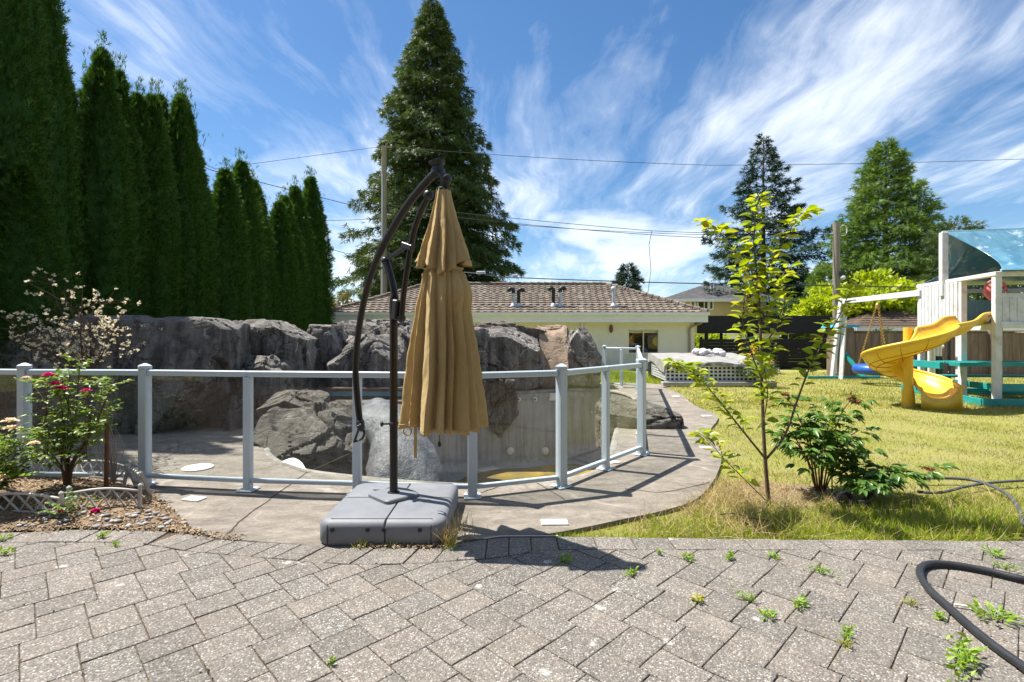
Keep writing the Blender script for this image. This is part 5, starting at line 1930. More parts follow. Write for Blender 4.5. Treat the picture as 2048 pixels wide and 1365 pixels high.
# ------------------------------------------------------------------ playset
M['teal'] = plain('teal_paint', (.015, .27, .26), (.012, .235, .23), 5, .5, .35, c3=(.03, .32, .30), s3=3, world_pos=True)
M['teal_grey'] = plain('faded_teal_board', (.27, .42, .43), (.24, .38, .39), 5, .6, .3, world_pos=True)
M['pink'] = plain('faded_pink_plastic', (.55, .17, .17), (.48, .14, .145), 6, .5, .35)
M['chain'] = plain('gold_chain', (.42, .26, .06), (.34, .2, .04), 10, .45, .5, metal=.3)


def mat_tarp():
    m, t, bs, out = base_mat('blue_tarp')
    pos = t.n('ShaderNodeNewGeometry').outputs['Position']
    f = t.ramp(t.noise(pos, 2.2, 6, .6, .8), [(.4, 0), (.62, 1)])
    c = t.mix(f, (.05, .17, .25), (.10, .25, .33))
    c = t.mix(t.math('MULTIPLY', t.ramp(t.noise(pos, 5, 5, .6, .5), [(.58, 0), (.66, 1)]), .6), c, (.50, .58, .62))  # pale grey-blue patches put the tarp's sheen into its colour
    t.set(bs, 'Base Color', c)
    t.set(bs, 'Roughness', .28)
    t.set(bs, 'Specular IOR Level', .9)
    t.set(bs, 'Coat Weight', .6)
    t.set(bs, 'Coat Roughness', .22)
    b = t.n('ShaderNodeBump', ins={'Strength': .6, 'Distance': .03, 'Height': t.noise(t.mapping(pos, scale=(2.5, .6, .6)), 3, 4, .5)})
    t.set(bs, 'Normal', b.outputs[0])
    return m


M['tarp'] = mat_tarp()
play = thing('playset', 'white and teal wooden play tower with blue tarp roof', 'playset', (10.3, 10.7, 0))
PO_ = Vector((10.3, 10.7, 0))


def L_(x, y, z):
    return Vector((x, y, z)) - PO_


A_, B_, C_ = Vector((10.27, 10.7, 0)), Vector((10.48, 11.75, 0)), Vector((10.82, 13.35, 0))
D_, E_ = Vector((12.9, 10.35, 0)), Vector((13.4, 13.0, 0))
leftdir = (C_ - A_).normalized()
frontdir = (D_ - A_).normalized()
rz_l = math.atan2(leftdir.y, leftdir.x)


def upright(p, h, nm='post', s_=.125, z0=-.12):
    o = MB().box((0, 0, (h + z0) / 2), (s_, s_, h - z0), bev=.008).build(nm, M['whitewood'], play, loc=p - PO_)
    o.rotation_euler = (0, 0, rz_l)
    for z in (.55, 1.75, 2.4):
        if z < h:
            b_ = MB().lathe((-.05, -s_ / 2 - .0, z), [(.014, 0), (.014, .012), (.006, .016)], 8, (0, -1, 0)).build('bolt', M['galv'], o)
    return o


upright(A_, 2.78)
upright(B_, 2.72)
upright(C_, 2.72)
upright(D_, 2.78)
upright(E_, 2.72)
Mid = A_.lerp(C_, .52)
upright(Mid + Vector((-.02, .25, 0)), 3.95, 'ridge_post', .14, 2.4)
MidR = D_.lerp(E_, .5)
upright(MidR, 3.95, 'ridge_post', .14, 2.4)
up = Vector((0, 0, 1))
# left wall: top rail, boards, floor beam
MB().bar(A_ - PO_ + up * 2.74 - leftdir * .09, C_ - PO_ + up * 2.74 + leftdir * .1, .16, .085, bev=.008).build('top_rail', M['whitewood'], play)
perp = Vector((-leftdir.y, leftdir.x, 0))
bd = MB().box((0, 0, 0), (.125, .022, 1.06), bev=.004).mesh('board')
bd.materials.append(M['whitewood'])
k_ = 0
s_ = .0
LBC = (C_ - B_).length
while s_ < LBC - .08:
    p = B_ + leftdir * (s_ + .1) + perp * .075 - PO_
    one('board', bd, None, play, (p.x, p.y, 2.16), (0, 0, rz_l))
    s_ += .142
MB().bar(A_ - PO_ + up * 1.62, C_ - PO_ + up * 1.62, .05, .14, bev=.006).build('floor_beam', M['whitewood'], play)
MB().bar(B_ - PO_ + up * 1.60 + perp * .06, C_ - PO_ + up * 1.60 + perp * .06, .03, .12, bev=.006).build('kick_board', M['whitewood'], play)
# floor
vs = [A_ - PO_, D_ - PO_, E_ - PO_, C_ - PO_]
n_fl = 14
for i in range(n_fl):
    a = (A_ - PO_).lerp(C_ - PO_, (i + .5) / n_fl) + up * 1.70
    b = (D_ - PO_).lerp(E_ - PO_, (i + .5) / n_fl) + up * 1.70
    MB().bar(a, b, .17, .03, bev=.004).build('floor_plank', M['tanpipe'], play)
# front wall right of the slide opening
MB().bar(A_ - PO_ + up * 2.74, D_ - PO_ + up * 2.74, .10, .10, bev=.008).build('top_rail', M['whitewood'], play)
MB().bar(A_ - PO_ + frontdir * .07 + up * 2.27, D_ - PO_ + up * 2.27, .05, .12, bev=.006).build('mid_rail', M['whitewood'], play)
MB().bar(A_ - PO_ + frontdir * .02 + up * 1.66 + Vector((0, -.06, 0)), D_ - PO_ + up * 1.66 + Vector((0, -.06, 0)), .04, .14, bev=.006).build('floor_beam', M['whitewood'], play)
for i in range(17):
    p = A_ + frontdir * (.14 + i * .142) + Vector((0, -.03, 0)) - PO_
    o = MB().box((0, 0, 1.96), (.13, .022, .52), bev=.004).build('board', M['whitewood'], play, loc=p)
    o.rotation_euler = (0, 0, math.atan2(frontdir.y, frontdir.x))
# back and right walls in faded teal, seen through the opening
for (a, b) in ((C_, E_), (E_, D_)):
    dd = (b - a).normalized()
    MB().bar(a - PO_ + up * 2.60, b - PO_ + up * 2.60, .09, .1, bev=.006).build('top_rail', M['whitewood'], play)
    for i in range(int((b - a).length / .145)):
        p = a + dd * (.08 + i * .145) - PO_
        o = MB().box((0, 0, 2.0), (.135, .022, .72), bev=.004).build('board', M['teal_grey'], play, loc=p)
        o.rotation_euler = (0, 0, math.atan2(dd.y, dd.x))
for f_ in (.35, .7):
    upright(C_.lerp(E_, f_), 2.6, 'back_post')
# telescope/wheel on the opening
wp = B_ + Vector((.28, -.42, 2.42)) - PO_
wh = MB().lathe(wp, [(.05, -.06), (.15, -.04), (.17, .02), (.12, .06), (.03, .08)], 18, (-.35, -1, .1)).build('toy_wheel', M['pink'], play, smooth=True, angle=45)
ringp = [wp + Vector((-.05, -.14, .02)) + Vector((.22 * math.cos(a), -.02 * math.cos(a), .22 * math.sin(a))) for a in np.linspace(0, 2 * math.pi, 25)]
MB().tube(ringp, .026, 8).build('rim', M['pink'], wh, smooth=True)
for a in (0.5, 2.6, 4.7):
    MB().tube([wp + Vector((-.03, -.1, .02)), wp + Vector((-.05, -.14, .02)) + Vector((.22 * math.cos(a), 0, .22 * math.sin(a)))], .018, 6).build('spoke', M['pink'], wh)
# tarp roof over a ridge pole
ra = Mid + Vector((-.06, .25, 3.93)) - PO_
rb = MidR + Vector((.3, 0, 3.93)) - PO_
MB().bar(ra, rb, .06, .09).build('ridge_pole', M['whitewood'], play)


def tarpf(u, v):
    r_ = ra.lerp(rb, u * 1.05) + up * .06
    ea = (A_ - PO_ + up * 2.80 + Vector((-.08, -.16, 0))).lerp(D_ - PO_ + up * 2.80 + Vector((.2, -.16, 0)), u)
    eb = (C_ - PO_ + up * 2.76 + Vector((-.12, .12, 0))).lerp(E_ - PO_ + up * 2.76 + Vector((.2, .12, 0)), u)
    if v < .5:
        t_ = 1 - v * 2
        p = r_.lerp(ea, t_)
    else:
        t_ = v * 2 - 1
        p = r_.lerp(eb, t_)
    sag = math.sin(math.pi * t_)
    p = p - up * .20 * sag
    p.x += .52 * sag * max(0, 1 - u * 4) ** 1
    p.z += .02 * math.sin(u * 23 + t_ * 4) * sag
    return p


tp = MB().grid(tarpf, 40, 41).build('tarp_roof', M['tarp'], play, smooth=True)
sm = tp.modifiers.new('thick', 'SOLIDIFY')
sm.thickness = .004
# teal picnic bench and sand box under the tower
for (z, y, x0, x1, w_, h_) in ((.80, .55, -.45, 3.2, .30, .09), (.82, .95, -.2, 3.2, .28, .06), (.80, 1.35, -.1, 3.3, .28, .06), (.42, 2.1, -.2, 3.3, .28, .05), (.32, .1, -.05, 3.2, .10, .16), (.10, 1.5, .0, 3.2, .05, .14)):
    MB().bar((x0, y, z), (x1, y - .2, z), w_, h_, bev=.006).build('teal_board', M['teal'], play)
MB().bar((-.35, 1.0, .74), (-.05, 2.4, .74), .08, .16, bev=.006).build('teal_board', M['teal'], play)
MB().bar((.3, .2, .30), (.5, 2.3, .30), .06, .14, bev=.006).build('teal_board', M['teal'], play)
for (a, b) in (((-.6, -.28, .05), (3.3, -.5, .05)), ((-.6, -.28, .05), (.2, 2.9, .05))):
    MB().bar(a, b, .05, .16, bev=.006).build('sandbox_board', M['teal'], play)

# swing beam and A-frame
SB0, SB1 = P(1683, 604, 17.3), Vector((10.7, 13.2, 2.55))
swing = thing('swing_frame', 'white beam and splayed legs of the swing frame left of playset', 'swing frame', (SB0.x, SB0.y, 0))
SO = Vector((SB0.x, SB0.y, 0))
MB().bar(SB0 - SO, SB1 - SO, .10, .16, bev=.008).build('beam', M['whitewood'], swing)
f1, f2 = G(1664, 756.5), G(1682, 757.5)
MB().bar(SB0 - SO + Vector((-.05, -.07, .1)), f1 - SO - up * .1, .12, .12, bev=.008).build('leg', M['whitewood'], swing)
MB().bar(SB0 - SO + Vector((.12, -.02, .06)), f2 - SO - up * .1, .12, .12, bev=.008).build('leg', M['whitewood'], swing)
MB().bar(SB0 - SO + Vector((.28, .9, -1.0)) - up * .25, G(1731, 757) - SO - up * .05, .12, .10, bev=.008).build('brace', M['teal'], swing)
MB().bar(G(1615, 757) - SO + up * .03, G(1760, 757) - SO + up * .03, .06, .09, bev=.006).build('ground_board', M['teal'], swing)
# tyre swing: three chains and a blue tyre
sw0 = SB0.lerp(SB1, .52)
tyre = thing('tyre_swing', 'blue tyre swing on gold chains behind the yellow slide', 'swing', (sw0.x, sw0.y, 0), 0)
TO = Vector((sw0.x, sw0.y, 0))
zt_ = sw0.z - .1
MB().lathe((0, 0, zt_ - .22), [(.05, -.03), (.07, 0), (.06, .12), (.03, .16)], 12).build('swivel', M['chain'], tyre)
tz = .42
vs_ = MB()
for i in range(32):
    pass
ringp = [(0.50 * math.cos(a), .50 * math.sin(a), tz) for a in np.linspace(0, 2 * math.pi, 33)]
MB().tube(ringp, .15, 12, False).build('tyre', M['blue'], tyre, smooth=True)
link_me = None
for q in range(3):
    a = q * 2.094 + .5
    e0 = Vector((.05 * math.cos(a), .05 * math.sin(a), zt_ - .24))
    e1 = Vector((.47 * math.cos(a), .47 * math.sin(a), tz + .12))
    nl = 34
    ax = (e1 - e0).normalized()
    mb = MB()
    for j in range(nl):
        p = e0.lerp(e1, (j + .5) / nl)
        o1 = ax.orthogonal().normalized()
        if j % 2:
            o1 = ax.cross(o1)
        hl = (e1 - e0).length / nl * .72
        lpnts = [p + ax * (hl * math.sin(b)) + o1 * (.026 * math.cos(b)) for b in np.linspace(0, 2 * math.pi, 9)]
        mb.tube(lpnts, .0085, 4, False)
    mb.build('chain', M['chain'], tyre)

# spiral slide
slide = thing('spiral_slide', 'yellow plastic spiral slide winding down from the play tower', 'slide', (8.12, 10.35, 0))
SLO = Vector((8.12, 10.35, 0))
MB().tube([(0, 0, -.05), (0, 0, 1.60)], .085, 20).lathe((0, 0, 0), [(.12, -.05), (.105, .25), (.085, .40)], 18, None, False).build('centre_column', M['yellow'], slide, smooth=True, angle=40)
for z in np.arange(.3, 1.6, .16):
    MB().lathe((0, 0, z), [(.0855, 0), (.0875, .004), (.0855, .008)], 20, None, False).build('column_ring', M['yellow'], slide)
RC = .455
pathp, frames = [], []
n_h = 64
start = (A_.lerp(B_, .5) - SLO) + Vector((-.12, 0, 1.70))
for i in range(n_h + 1):
    t_ = i / n_h
    th = R(-40) - t_ * R(345)
    z = 1.42 - 1.17 * (t_ ** .92)
    pathp.append(Vector((RC * math.cos(th), RC * math.sin(th), z)))
ent = pathp[0]
lead = smooth_loop([start, start.lerp(ent, .3) + up * .04, start.lerp(ent, .65) + Vector((0, -.06, -.02)), ent], 6, False)[:-1]
allp = lead + pathp
tail = pathp[-1]
tdir = (pathp[-1] - pathp[-2])
tdir.z = 0
tdir.normalize()
allp += [tail + tdir * .14 - up * .03, tail + tdir * .28 - up * .04]
rows = []
NA = 17
for i, p in enumerate(allp):
    t_ = (allp[min(i + 1, len(allp) - 1)] - allp[max(i - 1, 0)])
    t_.z *= .6
    t_.normalize()
    inn = up.cross(t_).normalized()        # left of travel
    inner = inn if inn.dot(-p) > 0 else -inn
    inhelix = len(lead) <= i < len(lead) + n_h + 1
    row = []
    for j in range(NA):
        a = -1 + 2 * j / (NA - 1)          # -1 outer rim .. +1 inner rim
        wdt = .325
        h = .22 * abs(a) ** 3.2
        if a < 0:
            h = .27 * abs(a) ** 3.0
        q = p - (-inner) * (a * wdt) * 1.0 if False else p + inner * (a * wdt)
        row.append(q + up * (h - .05))
    rows.append(row)
mb = MB()
mb.add([q for r_ in rows for q in r_], [(i * NA + j, i * NA + j + 1, (i + 1) * NA + j + 1, (i + 1) * NA + j) for i in range(len(rows) - 1) for j in range(NA - 1)])
ch_ = mb.build('chute', M['yellow'], slide, smooth=True)
sm = ch_.modifiers.new('thick', 'SOLIDIFY')
sm.thickness = .03
sm.offset = 0
# rolled rim along both edges and moulded ribs underneath
MB().tube([r_[0] for r_ in rows], .032, 8).build('outer_rim', M['yellow'], slide, smooth=True)
MB().tube([r_[-1] for r_ in rows], .026, 8).build('inner_rim', M['yellow'], slide, smooth=True)
M['orange'] = plain('painted_shade_mould_line', (.40, .19, .012), None, rough=.5)  # darker orange paints rib shading into the colour
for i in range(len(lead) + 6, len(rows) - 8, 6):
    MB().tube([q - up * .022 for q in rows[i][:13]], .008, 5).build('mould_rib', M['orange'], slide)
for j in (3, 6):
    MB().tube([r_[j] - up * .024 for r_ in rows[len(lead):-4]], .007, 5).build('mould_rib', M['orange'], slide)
# skirt under the run-out
e0, e1, e2 = rows[-1], rows[-6], rows[-3]
sk = MB()
edge = [r_[0] for r_ in rows[-9:]] + [q for q in rows[-1][1:]] 
sk.add(edge + [Vector((q.x, q.y, -.06)) for q in edge], [(i, i + 1, len(edge) + i + 1, len(edge) + i) for i in range(len(edge) - 1)])
s_o = sk.build('runout_skirt', M['yellow'], slide, smooth=True, angle=60)
sm = s_o.modifiers.new('thick', 'SOLIDIFY')
sm.thickness = .02

# white and black pipes standing by the fence
for i, (px, dk) in enumerate(((1859, 0), (1867, 0), (1874, 1), (1880, 1), (1898, 1))):
    b = (px - CX) * 15.6 / FPX
    t_ = thing('stand_pipe', ['leftmost white', 'second white', 'third part white part black', 'fourth part white part black', 'tall black'][i] + ' stand pipe seen under the play tower', 'pipe', (b, 15.6, 0), 0, 'stand pipes by the fence')
    hh = 1.05 if i < 4 else 1.45
    MB().tube([(0, 0, -.05), (0, 0, hh)], .05, 10).build('pipe', M['lid'] if i < 4 else M['blackplastic'], t_, smooth=True, angle=40)
    MB().tube([(0, 0, hh - .02), (0, 0, hh + .05), (.08, 0, hh + .06)] if i < 4 else [(0, 0, hh - .02), (0, 0, hh + .1)], .062, 10).build('fitting', M['lid'], t_, smooth=True, angle=40)
    if dk and i < 4:
        MB().tube([(0, 0, -.04), (0, 0, .6), (0, 0, .8)], [.10, .085, .06], 10).build('sleeve', M['blackplastic'], t_, smooth=True, angle=40)
# bird-house-like blue topped box, stacked boards and bits by the black fence
bx = thing('toy_cabin', 'small toy cabin with bright blue roof behind swing legs', 'toy house', (11.7, 18.0, 0))
MB().box((0, 0, .85), (.6, .6, 1.7)).build('wall', M['fencewood'], bx)
MB().prism([(-.45, -.4, 1.72), (.45, -.4, 1.72), (.38, -.4, 1.82), (-.38, -.4, 1.82)], (0, .8, 0)).build('roof', M['blue'] if False else plain('bright_blue_roof', (.06, .33, .55), None, rough=.5), bx)
for i in range(5):
    o = MB().box((0, 0, 0), (1.0 - .1 * i, .2, .03), bev=.004).build('plank', M['fencewood'], loc=(P(1690, 740, 17.8).x, 17.8 + .05 * i, .03 + .045 * i))
    o.rotation_euler = (0, 0, .2 - .11 * i)
    tag(o, ['lowest', 'second lowest', 'middle', 'second highest', 'topmost'][i] + ' loose plank in the pile behind the swing legs', 'plank', 'loose planks behind the swing')
bk = thing('storage_bin', 'dark lidded storage bin standing before the black fence', 'bin', (9.75, 19.6, 0))
MB().box((0, 0, .3), (.8, .5, .6), bev=.03).build('body', M['blackplastic'], bk)
MB().box((0, 0, .63), (.86, .56, .06), bev=.02).build('lid', M['blackplastic'], bk)

# ------------------------------------------------------------------ unseen house added behind the camera for the glass to mirror
hr = thing('unseen_rear_house', 'unseen brown house added behind the viewer for railing glass to mirror', 'house', (0, -4.2, 0))
MB().box((0, -4, 2.6), (26, 8, 6.2)).build('wall', plain('brown_siding', (.075, .06, .052), (.065, .052, .046), 3, .85, .2, world_pos=True), hr)
MB().prism([(-14, .9, 5.7), (14, .9, 5.7), (14, -4, 7.6), (-14, -4, 7.6)], (0, 0, .15)).build('roof', M['shingle'], hr)
for x in (-8, -3.5, 1.0, 5.5):
    far_window(hr, x, 1.3, 2.4, 2.0, .06)


# ------------------------------------------------------------------ flower bed on the left
bedo = [(p.x, p.y) for p in bed_edge[::-1]]
bed_poly = [(-6.4, 3.69), (-3.72, 3.675), (-3.25, 3.74), (-2.63, 3.72), (-2.40, 3.68)] + [(-2.12, 3.60)] + bedo[1:] + [(-4.9, 5.2), (-6.4, 5.3)]
mb = MB()
NXB, NYB = 60, 26
import itertools


def inside(x, y, poly):
    c = False
    for i in range(len(poly)):
        (x0, y0), (x1, y1) = poly[i - 1], poly[i]
        if (y0 > y) != (y1 > y) and x < (x1 - x0) * (y - y0) / (y1 - y0) + x0:
            c = not c
    return c


def edge_dist(x, y, poly):
    best = 9
    for i in range(len(poly)):
        a, b = Vector(poly[i - 1]), Vector(poly[i])
        ab = b - a
        t_ = max(0, min(1, (Vector((x, y)) - a).dot(ab) / max(ab.length_squared, 1e-9)))
        best = min(best, (a + ab * t_ - Vector((x, y))).length)
    return best


def bed_z(x, y):
    if not inside(x, y, bed_poly):
        return -.02
    e = edge_dist(x, y, bed_poly)
    return .004 + .10 * min(1, e / .45) ** 1.2 + .014 * noise.noise(Vector((x * 5, y * 5, 0))) * min(1, e / .1)


xs = np.linspace(-6.4, -1.95, 90)
ys = np.linspace(3.62, 5.3, 40)
idx = {}
for j, y in enumerate(ys):
    for i, x in enumerate(xs):
        idx[(i, j)] = len(mb.v)
        mb.v.append((x, y, bed_z(x, y)))
for j in range(39):
    for i in range(89):
        cx_, cy_ = (xs[i] + xs[i + 1]) / 2, (ys[j] + ys[j + 1]) / 2
        if inside(cx_, cy_, bed_poly):
            mb.f.append((idx[(i, j)], idx[(i + 1, j)], idx[(i + 1, j + 1)], idx[(i, j + 1)]))
bed = mb.build('flower_bed', M['soil'], smooth=True)
tag(bed, kind='structure')


def in_bed(n_, g_, ymax=5.2, xr=(-5.6, -2.0)):
    out_ = []
    while len(out_) < n_:
        x, y = g_.uniform(*xr), g_.uniform(3.66, ymax)
        if inside(x, y, bed_poly):
            out_.append((x, y, bed_z(x, y)))
    return np.array(out_)


g_ = np.random.default_rng(77)
# bark chips and dry litter
M['chips'] = leafmat('bark_chips', [(.26, .18, .105), (.38, .28, .175), (.17, .115, .07), (.48, .37, .24), (.31, .215, .125)], trans=0, rough=.9, spec=.1)
p = in_bed(5200, g_)
p[:, 2] += g_.uniform(0, .012, len(p))
a = g_.normal(size=p.shape)
a[:, 2] *= .25
nr = g_.normal(size=p.shape) * .4 + np.array([0, 0, 1])
extra = []
for _ in range(700):          # litter swept along the edge of the pavers and round the umbrella base
    x = random.uniform(-3.6, -1.9)
    extra.append((x, lut(PO, x) + random.gauss(.02, .03), random.uniform(.004, .02)))
for _ in range(420):
    x = random.uniform(-1.05, -.42)
    extra.append((x, 3.415 + random.gauss(0, .018), random.uniform(.004, .02)))
ex = np.array(extra)
ea = g_.normal(size=ex.shape)
ea[:, 2] *= .3
VF = merge([scatter(p, a, g_.uniform(.015, .045, len(p)), .45, LEAF4, nrm=nr), scatter(ex, ea, g_.uniform(.012, .03, len(ex)), .4, LEAF4, nrm=g_.normal(size=ex.shape) * .5 + np.array([0, 0, 1]))])
tag(leaf_obj('bark_litter', VF, M['chips']), 'brown bark chips and dry litter over the flower bed', 'mulch', kind='stuff')
# pebbles
M['pebble'] = leafmat('pebbles', [(.30, .29, .28), (.20, .20, .20), (.42, .41, .39), (.25, .22, .19), (.13, .13, .135)], trans=0, rough=.7, spec=.3)
pb = MB()
prn = random.Random(9)
for _ in range(110):
    x = prn.uniform(-3.7, -2.15)
    y = prn.gauss(3.86, .08) + (.25 * max(0, x + 2.6) if x > -2.6 else 0)
    if inside(x, y, bed_poly):
        r_ = prn.uniform(.010, .024)
        pb.ball((x, y, bed_z(x, y) + r_ * .35), r_, 6, (prn.uniform(1, 1.5), prn.uniform(.8, 1.2), .62))
tag(pb.build('pebbles', M['pebble'], smooth=True), 'grey rounded pebbles along the front of the flower bed', 'pebbles', kind='stuff')

# white plastic lattice edging, several short pieces
M['edging'] = plain('off_white_plastic', (.56, .53, .49), (.48, .455, .42), 8, .6, .3, c3=(.36, .33, .29), s3=4)


def edging(p0, p1, z, lean, label, h=.20):
    a, b = Vector((*p0, z)), Vector((*p1, z))
    t_ = thing('lattice_edging', label, 'edging', a, 0, 'white lattice edging pieces of the flower bed')
    d = (b - a)
    Ln = d.length
    x = d.normalized()
    nrm_ = Vector((-x.y, x.x, 0))
    u = (up + nrm_ * lean).normalized()

    def q(s, v):
        return x * (s * Ln) + u * v
    MB().bar(q(0, -.05), q(0, h * 1.0), .022, .026, up=nrm_, bev=.004).build('post', M['edging'], t_)
    MB().bar(q(1, -.05), q(1, h * 1.0), .022, .026, up=nrm_, bev=.004).build('post', M['edging'], t_)
    for s in (0, 1):
        MB().lathe(q(s, h * 1.0), [(.018, -.004), (.017, .008), (.004, .02)], 6, u).build('finial', M['edging'], t_)
    top_ = [q(s, h * .78 + .03 * math.sin(math.pi * s)) for s in np.linspace(0.0, 1, 11)]
    MB().tube(top_, .011, 6).build('top_rail', M['edging'], t_, smooth=True)
    MB().tube([q(0, .03), q(.5, .036), q(1, .03)], .010, 6).build('bottom_rail', M['edging'], t_, smooth=True)
    n_ = 5
    for i in range(n_):
        for (s0, s1) in ((i / n_, (i + 1) / n_), ((i + 1) / n_, i / n_)):
            MB().bar(q(s0, .035), q(s1, h * .78 + .03 * math.sin(math.pi * s1)), .008, .012, up=nrm_).build('lattice_slat', M['edging'], t_)
    return t_


e = [G(136, 1028, .02), G(279, 1022, .02)]
edging((e[0].x, e[0].y), (e[1].x, e[1].y), .02, .05, 'white lattice edging piece nearest the umbrella base, facing front')
e = [G(-18, 1026, .03), G(130, 1034, .03)]
edging((e[0].x, e[0].y), (e[1].x, e[1].y), .02, -.15, 'white lattice edging piece at front left, tilted backwards')
e = [G(150, 955, .06), G(248, 968, .06)]
edging((e[0].x, e[0].y), (e[1].x, e[1].y), .05, .25, 'white lattice edging piece behind the rose stems')
e = [G(246, 975, .04), G(303, 986, .03)]
edging((e[0].x + .02, e[0].y + .12), (e[1].x, e[1].y - .02), .035, -.35, 'white lattice edging piece leaning against the capped railing post')
e = [G(52, 950, .06), G(150, 953, .06)]
edging((e[0].x, e[0].y), (e[1].x, e[1].y), .05, .1, 'white lattice edging piece half hidden behind low leaves')

# plants -----------------------------------------------------------------
M['rose_leaf'] = leafmat('rose_leaves', [(.10, .19, .028), (.15, .25, .035), (.23, .33, .05), (.085, .16, .025), (.28, .28, .06)], trans=.42, rough=.4, spec=.4)
M['rose_pink'] = leafmat('pink_petals', [(.62, .035, .14), (.70, .07, .21), (.52, .02, .09)], trans=.25, rough=.5)
M['rose_cream'] = leafmat('cream_petals', [(.80, .66, .44), (.84, .74, .55), (.76, .56, .34)], trans=.3, rough=.5)
M['rose_red'] = leafmat('red_petals', [(.45, .02, .02), (.55, .03, .03)], trans=.2, rough=.5)
M['stem_red'] = plain('rose_stem', (.12, .055, .03), (.09, .07, .03), 12, .6, .3)
M['stem_brown'] = plain('twig', (.10, .065, .045), (.075, .05, .035), 14, .8, .2)
M['blossom'] = leafmat('cream_blossom', [(.78, .72, .48), (.82, .77, .57), (.70, .58, .34), (.78, .72, .50)], trans=.3, rough=.6)


def flower(parent, c, r, mat, seed, n_=22, name='flower'):
    q_ = np.random.default_rng(seed)
    k = np.arange(n_)
    rr_ = np.sqrt((k + .5) / n_)
    th = k * 2.4
    out_ = np.stack([np.cos(th), np.sin(th), np.zeros(n_)], 1)
    ax = out_ * (rr_ * 1.1)[:, None] + np.array([0, 0, 1]) * (1.15 - rr_)[:, None] + q_.normal(size=(n_, 3)) * .1
    pos = np.array(c) + out_ * (rr_ * r * .25)[:, None]
    return leaf_obj(name, scatter(pos, ax, r * (.65 + .45 * rr_), 1.0, LEAF8, nrm=-out_ + np.array([0, 0, .6])), M[mat], parent, smooth=True)


def rose(label, base, stems, nleaf, leaf, seed, flowers, wild=.06, stem_r=.008, mat='rose_leaf', group='rose bushes', low=.25):
    """stems: list of end points relative to the base"""
    q_ = np.random.default_rng(seed)
    t_ = thing('rose_bush', label, 'rose bush', base, 0, group)
    P_, A_, N_ = [], [], []
    sm_ = MB()
    for e in stems:
        e = Vector(e)
        mid = e * .5 + Vector((q_.normal() * wild, q_.normal() * wild, .05))
        pts = smooth_loop([Vector((e.x * .06, e.y * .06, -.03)), Vector((e.x * .15, e.y * .15, e.z * .22)), mid, e], 6, False)
        sm_.tube(pts, [stem_r * (1.15 - .75 * i / len(pts)) for i in range(len(pts))], 6)
        for i in range(int(nleaf / len(stems))):
            f = q_.uniform(low, 1) ** .7
            b_ = pts[min(int(f * len(pts)), len(pts) - 1)]
            az = q_.uniform(0, 6.28)
            dirv = np.array([math.cos(az), math.sin(az), q_.uniform(-.1, .6)])
            ln = q_.uniform(.04, .11)
            for j, (al, sd) in enumerate(((.45, 1), (.45, -1), (.8, 1), (.8, -1), (1.0, 0))):
                side = np.cross(dirv, [0, 0, 1.0])
                side /= np.linalg.norm(side) + 1e-9
                P_.append(np.array(b_) + dirv * ln * al * 1.3 + side * sd * .006)
                A_.append(dirv * (.6 if sd else 1) + side * sd * .9 + np.array([0, 0, q_.uniform(-.4, .15)]))
                N_.append(np.array([0, 0, 1.0]) + q_.normal(size=3) * .35)
    sm_.build('stem', M['stem_red'], t_, smooth=True)
    k = len(P_)
    leaf_obj('leaves', scatter(np.array(P_), np.array(A_), leaf * q_.uniform(.7, 1.25, k), .62, LEAF8, nrm=np.array(N_)), M[mat], t_, smooth=True)
    for i, (c, r, m_) in enumerate(flowers):
        flower(t_, c, r, m_, seed * 10 + i)
    return t_


RB = Vector((-3.98, 4.52, bed_z(-3.98, 4.52)))


def rel(px, py, d, B):
    return P(px, py, d) - B


fl = [((97, 752), .055), ((112, 769), .05), ((118, 778), .045), ((126, 778), .05), ((173, 783), .045)]
stems = [rel(x, y, d, RB) for x, y, d in ((95, 760, 4.5), (118, 775, 4.45), (128, 782, 4.55), (175, 790, 4.5), (55, 756, 4.55), (160, 722, 4.6), (205, 765, 4.65), (228, 760, 4.5), (70, 830, 4.4), (185, 850, 4.35),
                                          (130, 835, 4.4), (100, 860, 4.3), (215, 785, 4.7), (140, 745, 4.6))]
rose('tall rose bush with pink flowers in front of left railing', RB, stems, 330, .047, 61, [(rel(x, y, 4.45, RB), r * .8, 'rose_pink') for (x, y), r in fl] + [(rel(52, 757, 4.5, RB), .03, 'rose_cream')], low=.36)
RB2 = Vector((-4.35, 4.15, bed_z(-4.35, 4.15)))
stems = [rel(x, y, d, RB2) for x, y, d in ((10, 890, 4.1), (40, 900, 4.05), (70, 915, 4.1), (-20, 900, 4.0), (20, 860, 4.2), (55, 880, 4.2), (5, 950, 3.95), (50, 955, 3.95), (-40, 930, 4.0), (30, 930, 4.0))]
rose('low leafy rose bush with cream flowers at far left', RB2, stems, 420, .040, 62, [(rel(20, 844, 4.1, RB2), .05, 'rose_cream'), (rel(22, 858, 4.05, RB2), .045, 'rose_cream'), (rel(3, 957, 3.9, RB2), .045, 'rose_cream'), (rel(68, 888, 4.0, RB2), .035, 'rust' if False else 'rose_cream')], low=.3)
